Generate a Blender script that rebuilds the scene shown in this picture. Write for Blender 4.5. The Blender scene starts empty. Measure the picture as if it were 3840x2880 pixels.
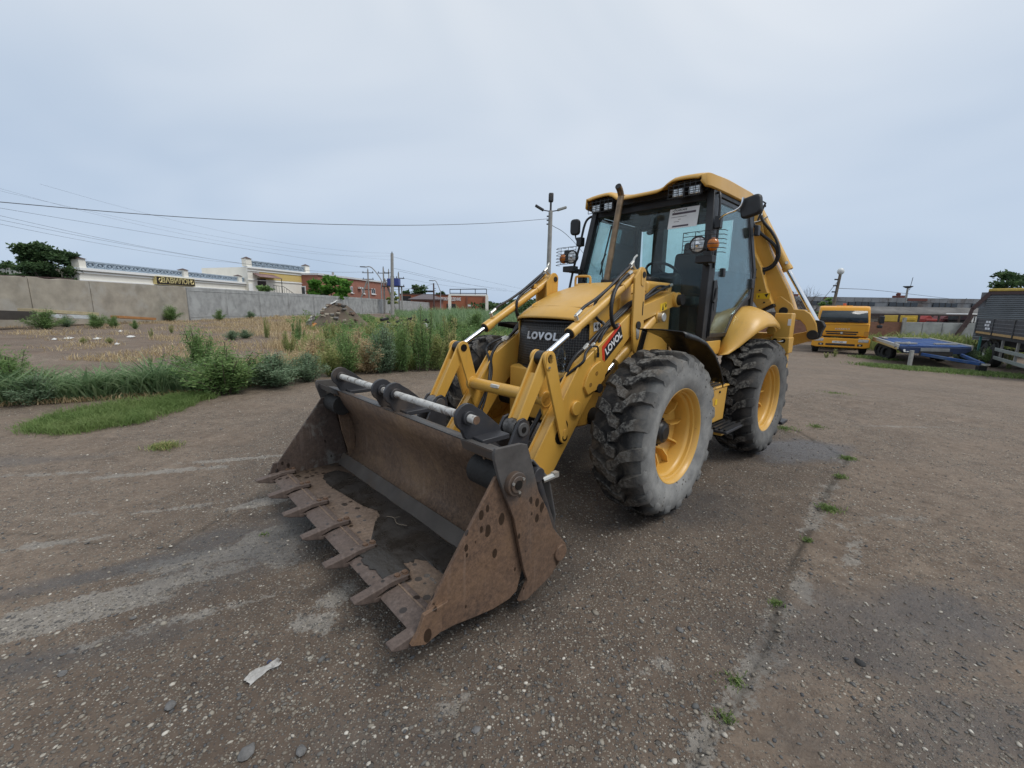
import bpy, bmesh, math, random
import numpy as np
from mathutils import Vector, Matrix
rnd = random.Random(7)
RG = np.random.default_rng(11)
rad = math.radians
scene = bpy.context.scene
COL = scene.collection

# ------------------------------------------------------------------ camera
FPX, CAMZ, PITCH, ROLL = 418.38, 1.670, -10.302, 0.825      # focal length in pixels of a 1024 wide picture
_p, _r = rad(PITCH), rad(ROLL)
_f = Vector((0, math.cos(_p), math.sin(_p))); _x = Vector((1, 0, 0)); _u = _x.cross(_f)
C_R = _x*math.cos(_r) + _u*math.sin(_r); C_U = -_x*math.sin(_r) + _u*math.cos(_r); C_F = _f
cd = bpy.data.cameras.new('camera'); cd.sensor_width = 36; cd.lens = FPX/1024*36
cd.clip_start = 0.05; cd.clip_end = 3000
camo = bpy.data.objects.new('camera', cd); COL.objects.link(camo)
mw = Matrix.Identity(4)
for i in range(3):
    mw[i][0] = C_R[i]; mw[i][1] = C_U[i]; mw[i][2] = -C_F[i]
mw.translation = (0, 0, CAMZ); camo.matrix_world = mw
scene.camera = camo

# ------------------------------------------------------------------ world and sun (soft overcast daylight)
SUN_EL, SUN_AZ = 56, 115          # degrees; azimuth clockwise from +Y
w = bpy.data.worlds.new('World'); scene.world = w; w.use_nodes = True
wt = w.node_tree; wn = wt.nodes; wl = wt.links
bg = wn['Background']
sky = wn.new('ShaderNodeTexSky'); sky.sky_type = 'NISHITA'; sky.sun_disc = False
sky.sun_elevation = rad(SUN_EL); sky.sun_rotation = rad(SUN_AZ); sky.air_density = 1.0; sky.dust_density = 2.0; sky.ozone_density = 1.5
tc = wn.new('ShaderNodeTexCoord'); mp = wn.new('ShaderNodeMapping'); mp.inputs['Scale'].default_value = (1.0, 0.9, 2.0)
wl.new(tc.outputs['Generated'], mp.inputs[0])
n1 = wn.new('ShaderNodeTexNoise'); n1.inputs['Scale'].default_value = 1.3; n1.inputs['Detail'].default_value = 3; n1.inputs['Roughness'].default_value = .55; n1.inputs['Distortion'].default_value = .6
wl.new(mp.outputs[0], n1.inputs['Vector'])
cr = wn.new('ShaderNodeValToRGB'); cr.color_ramp.elements[0].position = .30; cr.color_ramp.elements[1].position = .70
cr.color_ramp.elements[0].color = (5.0, 5.8, 6.8, 1); cr.color_ramp.elements[1].color = (6.5, 7.05, 7.7, 1)
wl.new(n1.outputs['Fac'], cr.inputs[0])
# the cloud deck is a little darker and bluer low down, paler overhead
sep = wn.new('ShaderNodeSeparateXYZ'); wl.new(tc.outputs['Generated'], sep.inputs[0])
hr = wn.new('ShaderNodeValToRGB'); hr.color_ramp.elements[0].position = 0.0; hr.color_ramp.elements[1].position = .55
hr.color_ramp.elements[0].color = (.70, .79, .91, 1); hr.color_ramp.elements[1].color = (1.08, 1.05, 1.02, 1)
wl.new(sep.outputs['Z'], hr.inputs[0])
ml = wn.new('ShaderNodeMix'); ml.data_type = 'RGBA'; ml.blend_type = 'MULTIPLY'; ml.inputs[0].default_value = 1
wl.new(cr.outputs[0], ml.inputs[6]); wl.new(hr.outputs[0], ml.inputs[7])
mx = wn.new('ShaderNodeMix'); mx.data_type = 'RGBA'; mx.inputs[0].default_value = .92
wl.new(sky.outputs[0], mx.inputs[6]); wl.new(ml.outputs[2], mx.inputs[7]); wl.new(mx.outputs[2], bg.inputs['Color'])
bg.inputs['Strength'].default_value = 0.1
sd = bpy.data.lights.new('sun', 'SUN'); sd.energy = 1.5; sd.angle = rad(25); sd.color = (1.0, .97, .92)
so = bpy.data.objects.new('sun', sd); COL.objects.link(so)
_d = Vector((math.sin(rad(SUN_AZ))*math.cos(rad(SUN_EL)), math.cos(rad(SUN_AZ))*math.cos(rad(SUN_EL)), math.sin(rad(SUN_EL))))
so.rotation_euler = _d.to_track_quat('Z', 'Y').to_euler(); so.location = (0, 0, 30)
vs = scene.view_settings; vs.view_transform = 'Standard'; vs.look = 'None'; vs.exposure = 0.22; vs.gamma = 1
vs.use_curve_mapping = False

# ------------------------------------------------------------------ helpers
def ray(px, py):                       # photograph pixel (3840 wide) -> direction
    return C_R*((px/3.75-512)/FPX) - C_U*((py/3.75-384)/FPX) + C_F
def at(px, py, Y):                     # point on that ray at depth Y
    d = ray(px, py); t = Y/d.y; return Vector((d.x*t, Y, CAMZ+d.z*t))
def at_x(px, py, X):
    d = ray(px, py); t = X/d.x; return Vector((X, d.y*t, CAMZ+d.z*t))
def sstep(a, b, x):
    t = np.clip((x-a)/(b-a), 0, 1); return t*t*(3-2*t)
def gz(X, Y):                          # the yard: level round the machine, rising to the wall, falling to the lorries
    return .40*sstep(4.5, 24, -np.asarray(X, float)) - .68*sstep(6.5, 23, .7*np.asarray(X, float)+.5*np.asarray(Y, float))*sstep(-6, 4, np.asarray(X, float))
def gnd(px, py):
    d = ray(px, py); t = -CAMZ/d.z
    for i in range(40):
        t = (float(gz(d.x*t, d.y*t))-CAMZ)/d.z
    return Vector((d.x*t, d.y*t, CAMZ+d.z*t))

def vnoise(x, y, seed=0):              # value noise on arrays
    xi = np.floor(x).astype(np.int64); yi = np.floor(y).astype(np.int64); fx = x-xi; fy = y-yi
    fx = fx*fx*(3-2*fx); fy = fy*fy*(3-2*fy)
    def h(a, b):
        n = (a*374761393 + b*668265263 + seed*1274126177) & 0x7fffffff
        n = ((n ^ (n >> 13))*1103515245) & 0x7fffffff
        return ((n ^ (n >> 16)) & 0xffff)/65535.0
    return (h(xi, yi)*(1-fx)+h(xi+1, yi)*fx)*(1-fy) + (h(xi, yi+1)*(1-fx)+h(xi+1, yi+1)*fx)*fy
def fbm(x, y, seed=0, o=4):
    s = 0; a = .5
    for i in range(o):
        s = s+a*vnoise(x*2**i, y*2**i, seed+i*17); a *= .5
    return s/(1-.5**o)

class MB:
    def __init__(s): s.v = []; s.f = []
    def add(s, v, f):
        o = len(s.v); s.v += [tuple(p) for p in v]; s.f += [tuple(i+o for i in q) for q in f]; return s
    def box(s, c, d, R=None):
        c = Vector(c); P = []
        for k in range(8):
            q = Vector(((k & 1)-.5, ((k >> 1) & 1)-.5, (k >> 2)-.5)); q = Vector((q.x*d[0], q.y*d[1], q.z*d[2]))
            P.append(c+(R @ q if R else q))
        return s.add(P, [(0, 2, 3, 1), (4, 5, 7, 6), (0, 1, 5, 4), (2, 6, 7, 3), (0, 4, 6, 2), (1, 3, 7, 5)])
    def bx(s, x0, x1, y0, y1, z0, z1): return s.box(((x0+x1)/2, (y0+y1)/2, (z0+z1)/2), (x1-x0, y1-y0, z1-z0))
    def prism(s, poly, ax, a, b):
        def P(p, h): return {'y': (p[0], h, p[1]), 'x': (h, p[0], p[1]), 'z': (p[0], p[1], h)}[ax]
        n = len(poly); v = [P(p, a) for p in poly]+[P(p, b) for p in poly]
        return s.add(v, [tuple(range(n)), tuple(range(2*n-1, n-1, -1))]+[(i, (i+1) % n, n+(i+1) % n, n+i) for i in range(n)])
    def beam(s, p0, p1, w, h, up=(0, 0, 1)):           # square bar between two points
        p0 = Vector(p0); p1 = Vector(p1); d = p1-p0; L = d.length; d.normalize(); u = Vector(up)
        if abs(d.dot(u)) > .98: u = Vector((1, 0, 0))
        r = d.cross(u).normalized(); u = r.cross(d)
        R = Matrix((d, r, u)).transposed(); return s.box((p0+p1)/2, (L, w, h), R)
    def cyl(s, p0, p1, r0, r1=None, n=16, caps=True):
        p0 = Vector(p0); p1 = Vector(p1); r1 = r0 if r1 is None else r1
        d = (p1-p0).normalized(); a = d.orthogonal().normalized(); b = d.cross(a); v = []
        for p, r in ((p0, r0), (p1, r1)):
            for i in range(n):
                t = 2*math.pi*i/n; v.append(p+(a*math.cos(t)+b*math.sin(t))*r)
        f = [(i, (i+1) % n, n+(i+1) % n, n+i) for i in range(n)]
        if caps: f += [tuple(range(n-1, -1, -1)), tuple(range(n, 2*n))]
        return s.add(v, f)
    def tube(s, path, r, n=8, sm=4, caps=True, rfun=None):
        P = [Vector(p) for p in path]
        if sm > 1 and len(P) > 2:
            Q = []; E = [P[0]*2-P[1]]+P+[P[-1]*2-P[-2]]
            for i in range(len(P)-1):
                a, b, c, d = E[i:i+4]
                for k in range(sm):
                    t = k/sm; Q.append(.5*((2*b)+(c-a)*t+(2*a-5*b+4*c-d)*t*t+(3*b-a-3*c+d)*t**3))
            P = Q+[P[-1]]
        m = len(P); v = []; a = None
        for i in range(m):
            d = (P[min(i+1, m-1)]-P[max(i-1, 0)]).normalized()
            a = d.orthogonal().normalized() if a is None else (a-d*a.dot(d)).normalized()
            b = d.cross(a); rr = r if rfun is None else r*rfun(i/(m-1), i)
            for k in range(n):
                t = 2*math.pi*k/n; v.append(P[i]+(a*math.cos(t)+b*math.sin(t))*rr)
        f = [(i*n+k, i*n+(k+1) % n, (i+1)*n+(k+1) % n, (i+1)*n+k) for i in range(m-1) for k in range(n)]
        if caps: f += [tuple(range(n-1, -1, -1)), tuple(range((m-1)*n, m*n))]
        return s.add(v, f)
    def lathe(s, prof, n=32, c=(0, 0, 0), ax='y', closed=False):
        v = []; m = len(prof)
        for i in range(n):
            t = 2*math.pi*i/n; cs, sn = math.cos(t), math.sin(t)
            for r, h in prof:
                p = {'y': (r*cs, h, r*sn), 'x': (h, r*cs, r*sn), 'z': (r*cs, r*sn, h)}[ax]
                v.append((c[0]+p[0], c[1]+p[1], c[2]+p[2]))
        f = []
        for i in range(n):
            j = (i+1) % n
            for k in range(m if closed else m-1):
                l = (k+1) % m; f.append((i*m+k, j*m+k, j*m+l, i*m+l))
        return s.add(v, f)
    def loft(s, secs, closed=False, caps=False):       # rows of equally many points
        n = len(secs[0]); v = [p for q in secs for p in q]; f = []
        for i in range(len(secs)-1):
            for k in range(n if closed else n-1):
                l = (k+1) % n; f.append((i*n+k, i*n+l, (i+1)*n+l, (i+1)*n+k))
        if caps: f += [tuple(range(n-1, -1, -1)), tuple(range((len(secs)-1)*n, len(secs)*n))]
        return s.add(v, f)
    def ball(s, c, r, n=10, m=6):
        r = (r, r, r) if not hasattr(r, '__len__') else r; v = []; f = []
        for j in range(m+1):
            ph = math.pi*j/m
            for i in range(n):
                t = 2*math.pi*i/n
                v.append((c[0]+r[0]*math.sin(ph)*math.cos(t), c[1]+r[1]*math.sin(ph)*math.sin(t), c[2]+r[2]*math.cos(ph)))
        for j in range(m):
            for i in range(n): f.append((j*n+i, j*n+(i+1) % n, (j+1)*n+(i+1) % n, (j+1)*n+i))
        return s.add(v, f)
    def mesh(s, name, mat, smooth=35, fix=True):
        me = bpy.data.meshes.new(name); me.from_pydata(s.v, [], s.f)
        if fix:
            bm = bmesh.new(); bm.from_mesh(me); bmesh.ops.remove_doubles(bm, verts=bm.verts, dist=1e-5)
            bmesh.ops.recalc_face_normals(bm, faces=bm.faces); bm.to_mesh(me); bm.free()
        if smooth:
            me.polygons.foreach_set('use_smooth', [True]*len(me.polygons)); me.set_sharp_from_angle(angle=rad(smooth))
        if mat: me.materials.append(mat)
        return me
    def build(s, name, mat, parent=None, bev=0, smooth=35, loc=None, seg=2, thick=0, fix=True):
        o = link(name, s.mesh(name, mat, smooth, fix), parent, loc)
        if thick:
            m = o.modifiers.new('solid', 'SOLIDIFY'); m.thickness = thick; m.offset = 0
        if bev:
            m = o.modifiers.new('bevel', 'BEVEL'); m.width = bev; m.segments = seg; m.limit_method = 'ANGLE'; m.angle_limit = rad(40)
        return o
def link(name, me, parent=None, loc=None):
    o = bpy.data.objects.new(name, me); COL.objects.link(o)
    if parent: o.parent = parent
    if loc is not None: o.location = loc
    return o
def tag(o, label, cat, group=None, kind=None):
    o['label'] = label; o['category'] = cat
    if group: o['group'] = group
    if kind: o['kind'] = kind
    return o
def thing(name, label, cat, loc=(0, 0, 0), rz=0, group=None):
    o = link(name, None, None, loc); o.rotation_euler = (0, 0, rz); return tag(o, label, cat, group)
def structure(o): o['kind'] = 'structure'; return o
def copy_tree(o, parent=None):
    c = o.copy(); COL.objects.link(c); c.parent = parent
    for ch in [k for k in o.children]: copy_tree(ch, c)
    return c
def npmesh(name, V, Fc, mat, tint=None, smooth=False):   # V (n,3); Fc (m,3 or 4)
    me = bpy.data.meshes.new(name); V = np.ascontiguousarray(V, np.float32); Fc = np.ascontiguousarray(Fc, np.int32)
    k = Fc.shape[1]; me.vertices.add(len(V)); me.vertices.foreach_set('co', V.ravel())
    me.loops.add(Fc.size); me.loops.foreach_set('vertex_index', Fc.ravel())
    me.polygons.add(len(Fc)); me.polygons.foreach_set('loop_start', np.arange(0, Fc.size, k, dtype=np.int32))
    if smooth: me.polygons.foreach_set('use_smooth', np.ones(len(Fc), bool))
    me.update(calc_edges=True)
    if tint is not None:
        for nm, a in (tint.items() if isinstance(tint, dict) else (('tint', tint),)):
            at_ = me.attributes.new(nm, 'FLOAT', 'POINT'); at_.data.foreach_set('value', np.ascontiguousarray(a, np.float32))
    me.materials.append(mat); return me

# ------------------------------------------------------------------ materials
class NT:                                # tiny node-tree writer
    def __init__(s, name):
        s.m = bpy.data.materials.new(name); s.m.use_nodes = True; s.t = s.m.node_tree; s.n = s.t.nodes; s.b = s.n['Principled BSDF']
        s.co = s.n.new('ShaderNodeTexCoord').outputs['Object']
    def put(s, sock, val):
        if isinstance(val, bpy.types.NodeSocket): s.t.links.new(val, sock)
        else:
            if hasattr(val, '__len__') and sock.type == 'RGBA' and len(val) == 3: val = (*val, 1)
            sock.default_value = val
    def set(s, **k):
        for a, b in k.items(): s.put(s.b.inputs[a.replace('_', ' ')], b)
        return s
    def noise(s, sc, det=5, rough=.55, dist=0, vec=None):
        n = s.n.new('ShaderNodeTexNoise'); s.put(n.inputs['Vector'], vec or s.co); n.inputs['Scale'].default_value = sc
        n.inputs['Detail'].default_value = det; n.inputs['Roughness'].default_value = rough; n.inputs['Distortion'].default_value = dist
        return n.outputs['Fac']
    def voro(s, sc, feat='F1', vec=None, out='Distance', rnd=1):
        n = s.n.new('ShaderNodeTexVoronoi'); n.feature = feat; s.put(n.inputs['Vector'], vec or s.co); n.inputs['Scale'].default_value = sc
        n.inputs['Randomness'].default_value = rnd
        return n.outputs[out]
    def mapped(s, scale=(1, 1, 1), rot=(0, 0, 0), vec=None):
        n = s.n.new('ShaderNodeMapping'); s.put(n.inputs[0], vec or s.co); n.inputs['Scale'].default_value = scale; n.inputs['Rotation'].default_value = rot
        return n.outputs[0]
    def ramp(s, fac, stops, interp='LINEAR'):
        n = s.n.new('ShaderNodeValToRGB'); r = n.color_ramp; r.interpolation = interp
        while len(r.elements) < len(stops): r.elements.new(.5)
        for e, (p, c) in zip(r.elements, stops):
            e.position = p; e.color = (*c, 1) if hasattr(c, '__len__') else (c, c, c, 1)
        s.put(n.inputs[0], fac); return n.outputs[0]
    def mix(s, fac, a, b, mode='MIX'):
        n = s.n.new('ShaderNodeMix'); n.data_type = 'RGBA'; n.blend_type = mode
        s.put(n.inputs[0], fac); s.put(n.inputs[6], a); s.put(n.inputs[7], b); return n.outputs[2]
    def math(s, op, a, b=0, c=None):
        n = s.n.new('ShaderNodeMath'); n.operation = op; s.put(n.inputs[0], a); s.put(n.inputs[1], b)
        if c is not None: s.put(n.inputs[2], c)
        return n.outputs[0]
    def attr(s, nm):
        n = s.n.new('ShaderNodeAttribute'); n.attribute_name = nm; return n.outputs['Fac']
    def xyz(s):
        n = s.n.new('ShaderNodeSeparateXYZ'); s.put(n.inputs[0], s.co); return n.outputs
    def bump(s, h, strength=.3, dist=.01):
        n = s.n.new('ShaderNodeBump'); s.put(n.inputs['Height'], h); n.inputs['Strength'].default_value = strength; n.inputs['Distance'].default_value = dist
        s.put(s.b.inputs['Normal'], n.outputs[0]); return s
MATS = {}
def plain(name, c, rough=.6, metal=0, var=.18, sc=6, bump=0, bsc=60, c2=None, coat=0, spec=.5):
    if name in MATS: return MATS[name]
    t = NT(name); n = t.noise(sc, 6, .6)
    lo = tuple(x*(1-var) for x in c); hi = tuple(min(1, x*(1+var)) for x in c)
    col = t.ramp(n, [(.3, lo), (.7, hi)])
    if c2: col = t.mix(t.ramp(t.noise(sc*.6, 8, .65, .4), [(.5, 0.), (.66, 1.)]), col, c2)
    t.set(Base_Color=col, Roughness=t.ramp(t.noise(sc*2.3), [(.3, max(0, rough-.08)), (.7, min(1, rough+.08))]), Metallic=metal, Specular_IOR_Level=spec, Coat_Weight=coat)
    if bump: t.bump(t.noise(bsc, 6), bump)
    MATS[name] = t.m; return t.m
def m_yellow():
    t = NT('yellow paint')
    base = t.ramp(t.noise(2.2, 6, .6), [(.3, (.59, .328, .058)), (.7, (.66, .375, .073))])
    dust = t.ramp(t.noise(5, 9, .7, .5), [(.60, 0.), (.84, .30)])
    c = t.mix(dust, base, (.36, .25, .13))
    c = t.mix(t.ramp(t.noise(11, 8, .7, .2, t.mapped((1, 1, .10))), [(.54, 0.), (.74, .30)]), c, (.30, .185, .075)); c = t.mix(t.ramp(t.noise(26, 6, .8), [(.60, 0.), (.70, .35)]), c, (.40, .27, .12))
    sp = t.math('LESS_THAN', t.voro(22), .07)                      # small chips and mud flecks
    c = t.mix(t.math('MULTIPLY', sp, t.ramp(t.noise(3), [(.55, 0.), (.62, .8)])), c, (.12, .07, .03))
    t.set(Base_Color=c, Roughness=t.ramp(t.noise(7, 6), [(.3, .30), (.7, .46)]), Specular_IOR_Level=.55, Coat_Weight=.15, Coat_Roughness=.3)
    t.bump(t.noise(90, 3), .04, .004); return t.m
def m_truck():
    t = NT('orange yellow lorry paint'); t.set(Base_Color=t.ramp(t.noise(1.5), [(.3, (.68, .30, .018)), (.7, (.76, .36, .026))]), Roughness=.38); return t.m
def m_rust(name, base, hi, dark, drops=.5, worn=0., wornc=(.16, .15, .135)):
    t = NT(name)
    c = t.ramp(t.noise(2.6, 9, .68, .6), [(.28, dark), (.5, base), (.72, hi)])
    c = t.mix(t.ramp(t.noise(34, 8, .8), [(.40, .0), (.66, .75)]), c, tuple(x*2.0 for x in base)); c = t.mix(t.ramp(t.noise(70, 6, .8), [(.45, .0), (.62, .5)]), c, dark); c = t.mix(t.ramp(t.noise(24, 7, .7, 0, t.mapped((1, 1, .06))), [(.56, 0.), (.70, .45)]), c, tuple(.06+x*1.6 for x in base))
    st = t.noise(9, 5, .6, 0, t.mapped((1, 1, .12)))
    c = t.mix(t.ramp(st, [(.55, 0.), (.75, .35)]), c, tuple(x*.55 for x in base))
    if worn: c = t.mix(t.ramp(t.noise(1.5, 9, .7, .8), [(.60-worn, 0.), (.66-worn, 1.)]), c, t.ramp(t.noise(14), [(.3, tuple(x*.75 for x in wornc)), (.7, wornc)]))
    rough = t.ramp(t.noise(12, 6), [(.3, .55), (.7, .85)])
    if drops:
        v = t.mapped((1, 1, .6)); d = t.voro(22, vec=v); sc_ = t.n.new('ShaderNodeSeparateColor'); t.put(sc_.inputs[0], t.voro(22, vec=v, out='Color')); cl = sc_.outputs[0]
        rr = t.math('MULTIPLY', t.math('MAXIMUM', t.math('SUBTRACT', cl, 1-drops), 0), .50/drops)
        mk = t.math('LESS_THAN', d, rr)
        c = t.mix(t.math('MULTIPLY', mk, .9), c, tuple(x*.22 for x in base)); rough = t.mix(mk, rough, (.28, .28, .28))
    t.set(Base_Color=c, Roughness=rough, Specular_IOR_Level=.4); t.bump(t.noise(45, 8, .7), .25, .006); return t.m
def m_rubber(name, dust, dustamt, side=0.):
    t = NT(name); X, Y, Z = t.xyz()
    r = t.math('SQRT', t.math('ADD', t.math('POWER', X, 2), t.math('POWER', Z, 2)))
    n = t.noise(5, 9, .7, .6)
    c = t.ramp(t.noise(16, 7, .65), [(.3, (.012, .012, .012)), (.7, (.030, .028, .027))])
    c = t.mix(t.ramp(n, [(.60-dustamt, 0.), (.85-dustamt, .85)]), c, dust)
    if side:                                                        # dried grey mud splashed over the outer sidewall
        s1 = t.math('MULTIPLY', t.ramp(r, [(.50, 1.), (.60, .55), (.66, .05)]), t.ramp(Y, [(.10, 0.), (.19, 1.)])); c = t.mix(t.math('MULTIPLY', t.ramp(r, [(.655, 0.), (.668, 1.)]), t.ramp(t.noise(38, 6, .7), [(.45, 0.), (.60, .7)])), c, (.19, .18, .16))
        fl = t.math('SUBTRACT', 1., t.math('MULTIPLY', t.math('LESS_THAN', t.voro(24, vec=t.mapped((1, 1, 1))), .2), t.ramp(t.noise(6), [(.5, 0.), (.6, 1.)])))
        m = t.math('MULTIPLY', t.math('MULTIPLY', s1, fl), t.ramp(t.noise(7, 8, .7, .4), [(.18, .45), (.45, 1.)]))
        c = t.mix(t.math('MULTIPLY', m, side), c, t.ramp(t.noise(10, 6), [(.3, (.22, .22, .215)), (.7, (.36, .355, .335))]))
    t.set(Base_Color=c, Roughness=.82, Specular_IOR_Level=.25); t.bump(t.noise(70, 7, .7), .5, .006); return t.m
def m_glass(name, tint, rough=.02):
    t = NT(name); n = t.n; out = n['Material Output']
    tr = n.new('ShaderNodeBsdfTransparent'); tr.inputs[0].default_value = (*tint, 1)
    gl = n.new('ShaderNodeBsdfGlossy'); gl.inputs['Roughness'].default_value = rough; gl.inputs[0].default_value = (.9, .95, 1, 1)
    fr = n.new('ShaderNodeFresnel'); fr.inputs[0].default_value = 1.5
    dirt = n.new('ShaderNodeBsdfDiffuse'); dirt.inputs[0].default_value = (.30, .30, .28, 1)
    m1 = n.new('ShaderNodeMixShader'); m2 = n.new('ShaderNodeMixShader')
    t.put(m1.inputs[0], t.math('MULTIPLY', fr.outputs[0], .45)); t.t.links.new(tr.outputs[0], m1.inputs[1]); t.t.links.new(gl.outputs[0], m1.inputs[2])
    t.put(m2.inputs[0], t.ramp(t.noise(6, 8, .7), [(.4, .015), (.75, .09)])); t.t.links.new(m1.outputs[0], m2.inputs[1]); t.t.links.new(dirt.outputs[0], m2.inputs[2])
    t.t.links.new(m2.outputs[0], out.inputs[0]); n.remove(t.b); return t.m
def m_leaf(name, stops, trans=.42):
    stops = [(p, tuple(x*1.65 for x in c)) for p, c in stops]; t = NT(name); n = t.n; out = n['Material Output']
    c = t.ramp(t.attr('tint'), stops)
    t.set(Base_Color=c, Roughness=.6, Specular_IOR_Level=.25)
    tl = n.new('ShaderNodeBsdfTranslucent'); t.put(tl.inputs[0], c); mx_ = n.new('ShaderNodeMixShader'); mx_.inputs[0].default_value = trans
    t.t.links.new(t.b.outputs[0], mx_.inputs[1]); t.t.links.new(tl.outputs[0], mx_.inputs[2]); t.t.links.new(mx_.outputs[0], out.inputs[0]); return t.m

YEL = m_yellow()
BLACK = plain('black satin metal', (.012, .012, .013), .42)
DARK = plain('dark grey painted steel', (.030, .030, .034), .5, c2=(.07, .055, .045))
CHAS = plain('grimy black chassis', (.014, .013, .012), .75, bump=.3)
BLKPL = plain('black plastic', (.016, .016, .017), .5)
CHROME = plain('chromed rod', (.80, .81, .82), .12, 1, var=.05)
STEEL = plain('zinc fitting', (.55, .54, .50), .35, .8)
GREASE = plain('black grease', (.008, .007, .006), .35)
HOSE = plain('black rubber hose', (.014, .014, .016), .5)
WHITE = plain('white label', (.75, .75, .74), .6, var=.05)
RED = plain('red label', (.62, .05, .02), .5)
INK = plain('black ink', (.010, .010, .012), .55)
AMBER = plain('amber lens', (.55, .16, .015), .2, coat=.5)
LENS = plain('lamp glass', (.62, .63, .62), .12, .55, sc=30, var=.4)
LABELY = plain('yellow warning label', (.80, .52, .02), .5, var=.05)
SILV = plain('silver lettering', (.62, .63, .64), .3, .6)
CHIP = plain('chipped white rod', (.50, .49, .46), .55, c2=(.10, .065, .045), sc=30)
GLASS = m_glass('tinted cab glass', (.80, .91, .89))
GLASSW = m_glass('windscreen glass', (.84, .92, .92))
RUST_OUT = m_rust('rusty worn steel outside', (.118, .071, .045), (.205, .122, .066), (.062, .041, .031), .42)
RUST_IN = m_rust('rusty moldboard', (.115, .072, .045), (.22, .140, .075), (.062, .041, .030), 0)
RUST_FL = m_rust('rusty spotted floor', (.150, .105, .074), (.215, .146, .092), (.095, .066, .050), .5)
RUST_EDGE = m_rust('worn cutting edge', (.090, .067, .056), (.125, .094, .075), (.062, .046, .040), .35)
RUST_SIDE = m_rust('rusty side with old paint', (.060, .042, .034), (.10, .066, .045), (.032, .024, .020), .30, worn=.03)
def m_cheek():
    m = m_rust('grey painted rusty cheek', (.110, .067, .043), (.185, .108, .058), (.064, .044, .034), .42); t = NT.__new__(NT); t.m = m; t.t = m.node_tree; t.n = t.t.nodes; t.b = t.n['Principled BSDF']
    t.co = t.n.new('ShaderNodeTexCoord').outputs['Object']; X, Y, Z = t.xyz(); src = t.b.inputs['Base Color'].links[0].from_socket
    f = t.math('ADD', Z, t.math('MULTIPLY', t.math('SUBTRACT', t.noise(5, 8, .7, .5), .5), .5)); t.set(Base_Color=t.mix(t.ramp(f, [(.66, 0.), (.80, .92)]), src, t.ramp(t.noise(9, 7, .7), [(.3, (.052, .050, .049)), (.7, (.098, .094, .090))]))); return m
CHEEK = m_cheek()
GREYST = plain('scuffed grey steel', (.075, .072, .070), .55, c2=(.10, .062, .040), sc=3)
TYRE1 = m_rubber('muddy rubber', (.155, .130, .104), .15, .85)
TYRE2 = m_rubber('dusty dark rubber', (.12, .10, .082), .09, .45)

# ------------------------------------------------------------------ ground
def segdist(X, Y, pts):
    best = np.full(X.shape, 1e9)
    for (a, b), (c, d) in zip(pts[:-1], pts[1:]):
        t = np.clip(((X-a)*(c-a)+(Y-b)*(d-b))/((c-a)**2+(d-b)**2), 0, 1); best = np.minimum(best, np.hypot(X-a-t*(c-a), Y-b-t*(d-b)))
    return best
g2 = lambda px, py: tuple(gnd(px, py)[:2])
CRACK = [g2(*p) for p in ((2560, 2920), (2760, 2640), (2890, 2400), (2960, 2150), (3050, 1950), (3110, 1830), (3180, 1720), (3080, 1660), (2960, 1600))]
CRACK2 = [g2(*p) for p in ((0, 1990), (640, 2060), (860, 1900), (1030, 1790), (1130, 1700))]
VERGE = [g2(*p) for p in ((-420, 1560), (0, 1523), (380, 1500), (760, 1474), (1000, 1440), (1193, 1403), (1450, 1392), (1700, 1384), (1900, 1340), (2050, 1300))]
def verge_side(X, Y):                   # >0 beyond the verge line (the waste ground)
    vx = np.array([p[0] for p in VERGE]); vy = np.array([p[1] for p in VERGE]); o = np.argsort(vx)
    yy = np.interp(X, vx[o], vy[o]); return np.where(X < vx.max()+.5, Y-yy, -1.0)
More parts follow.
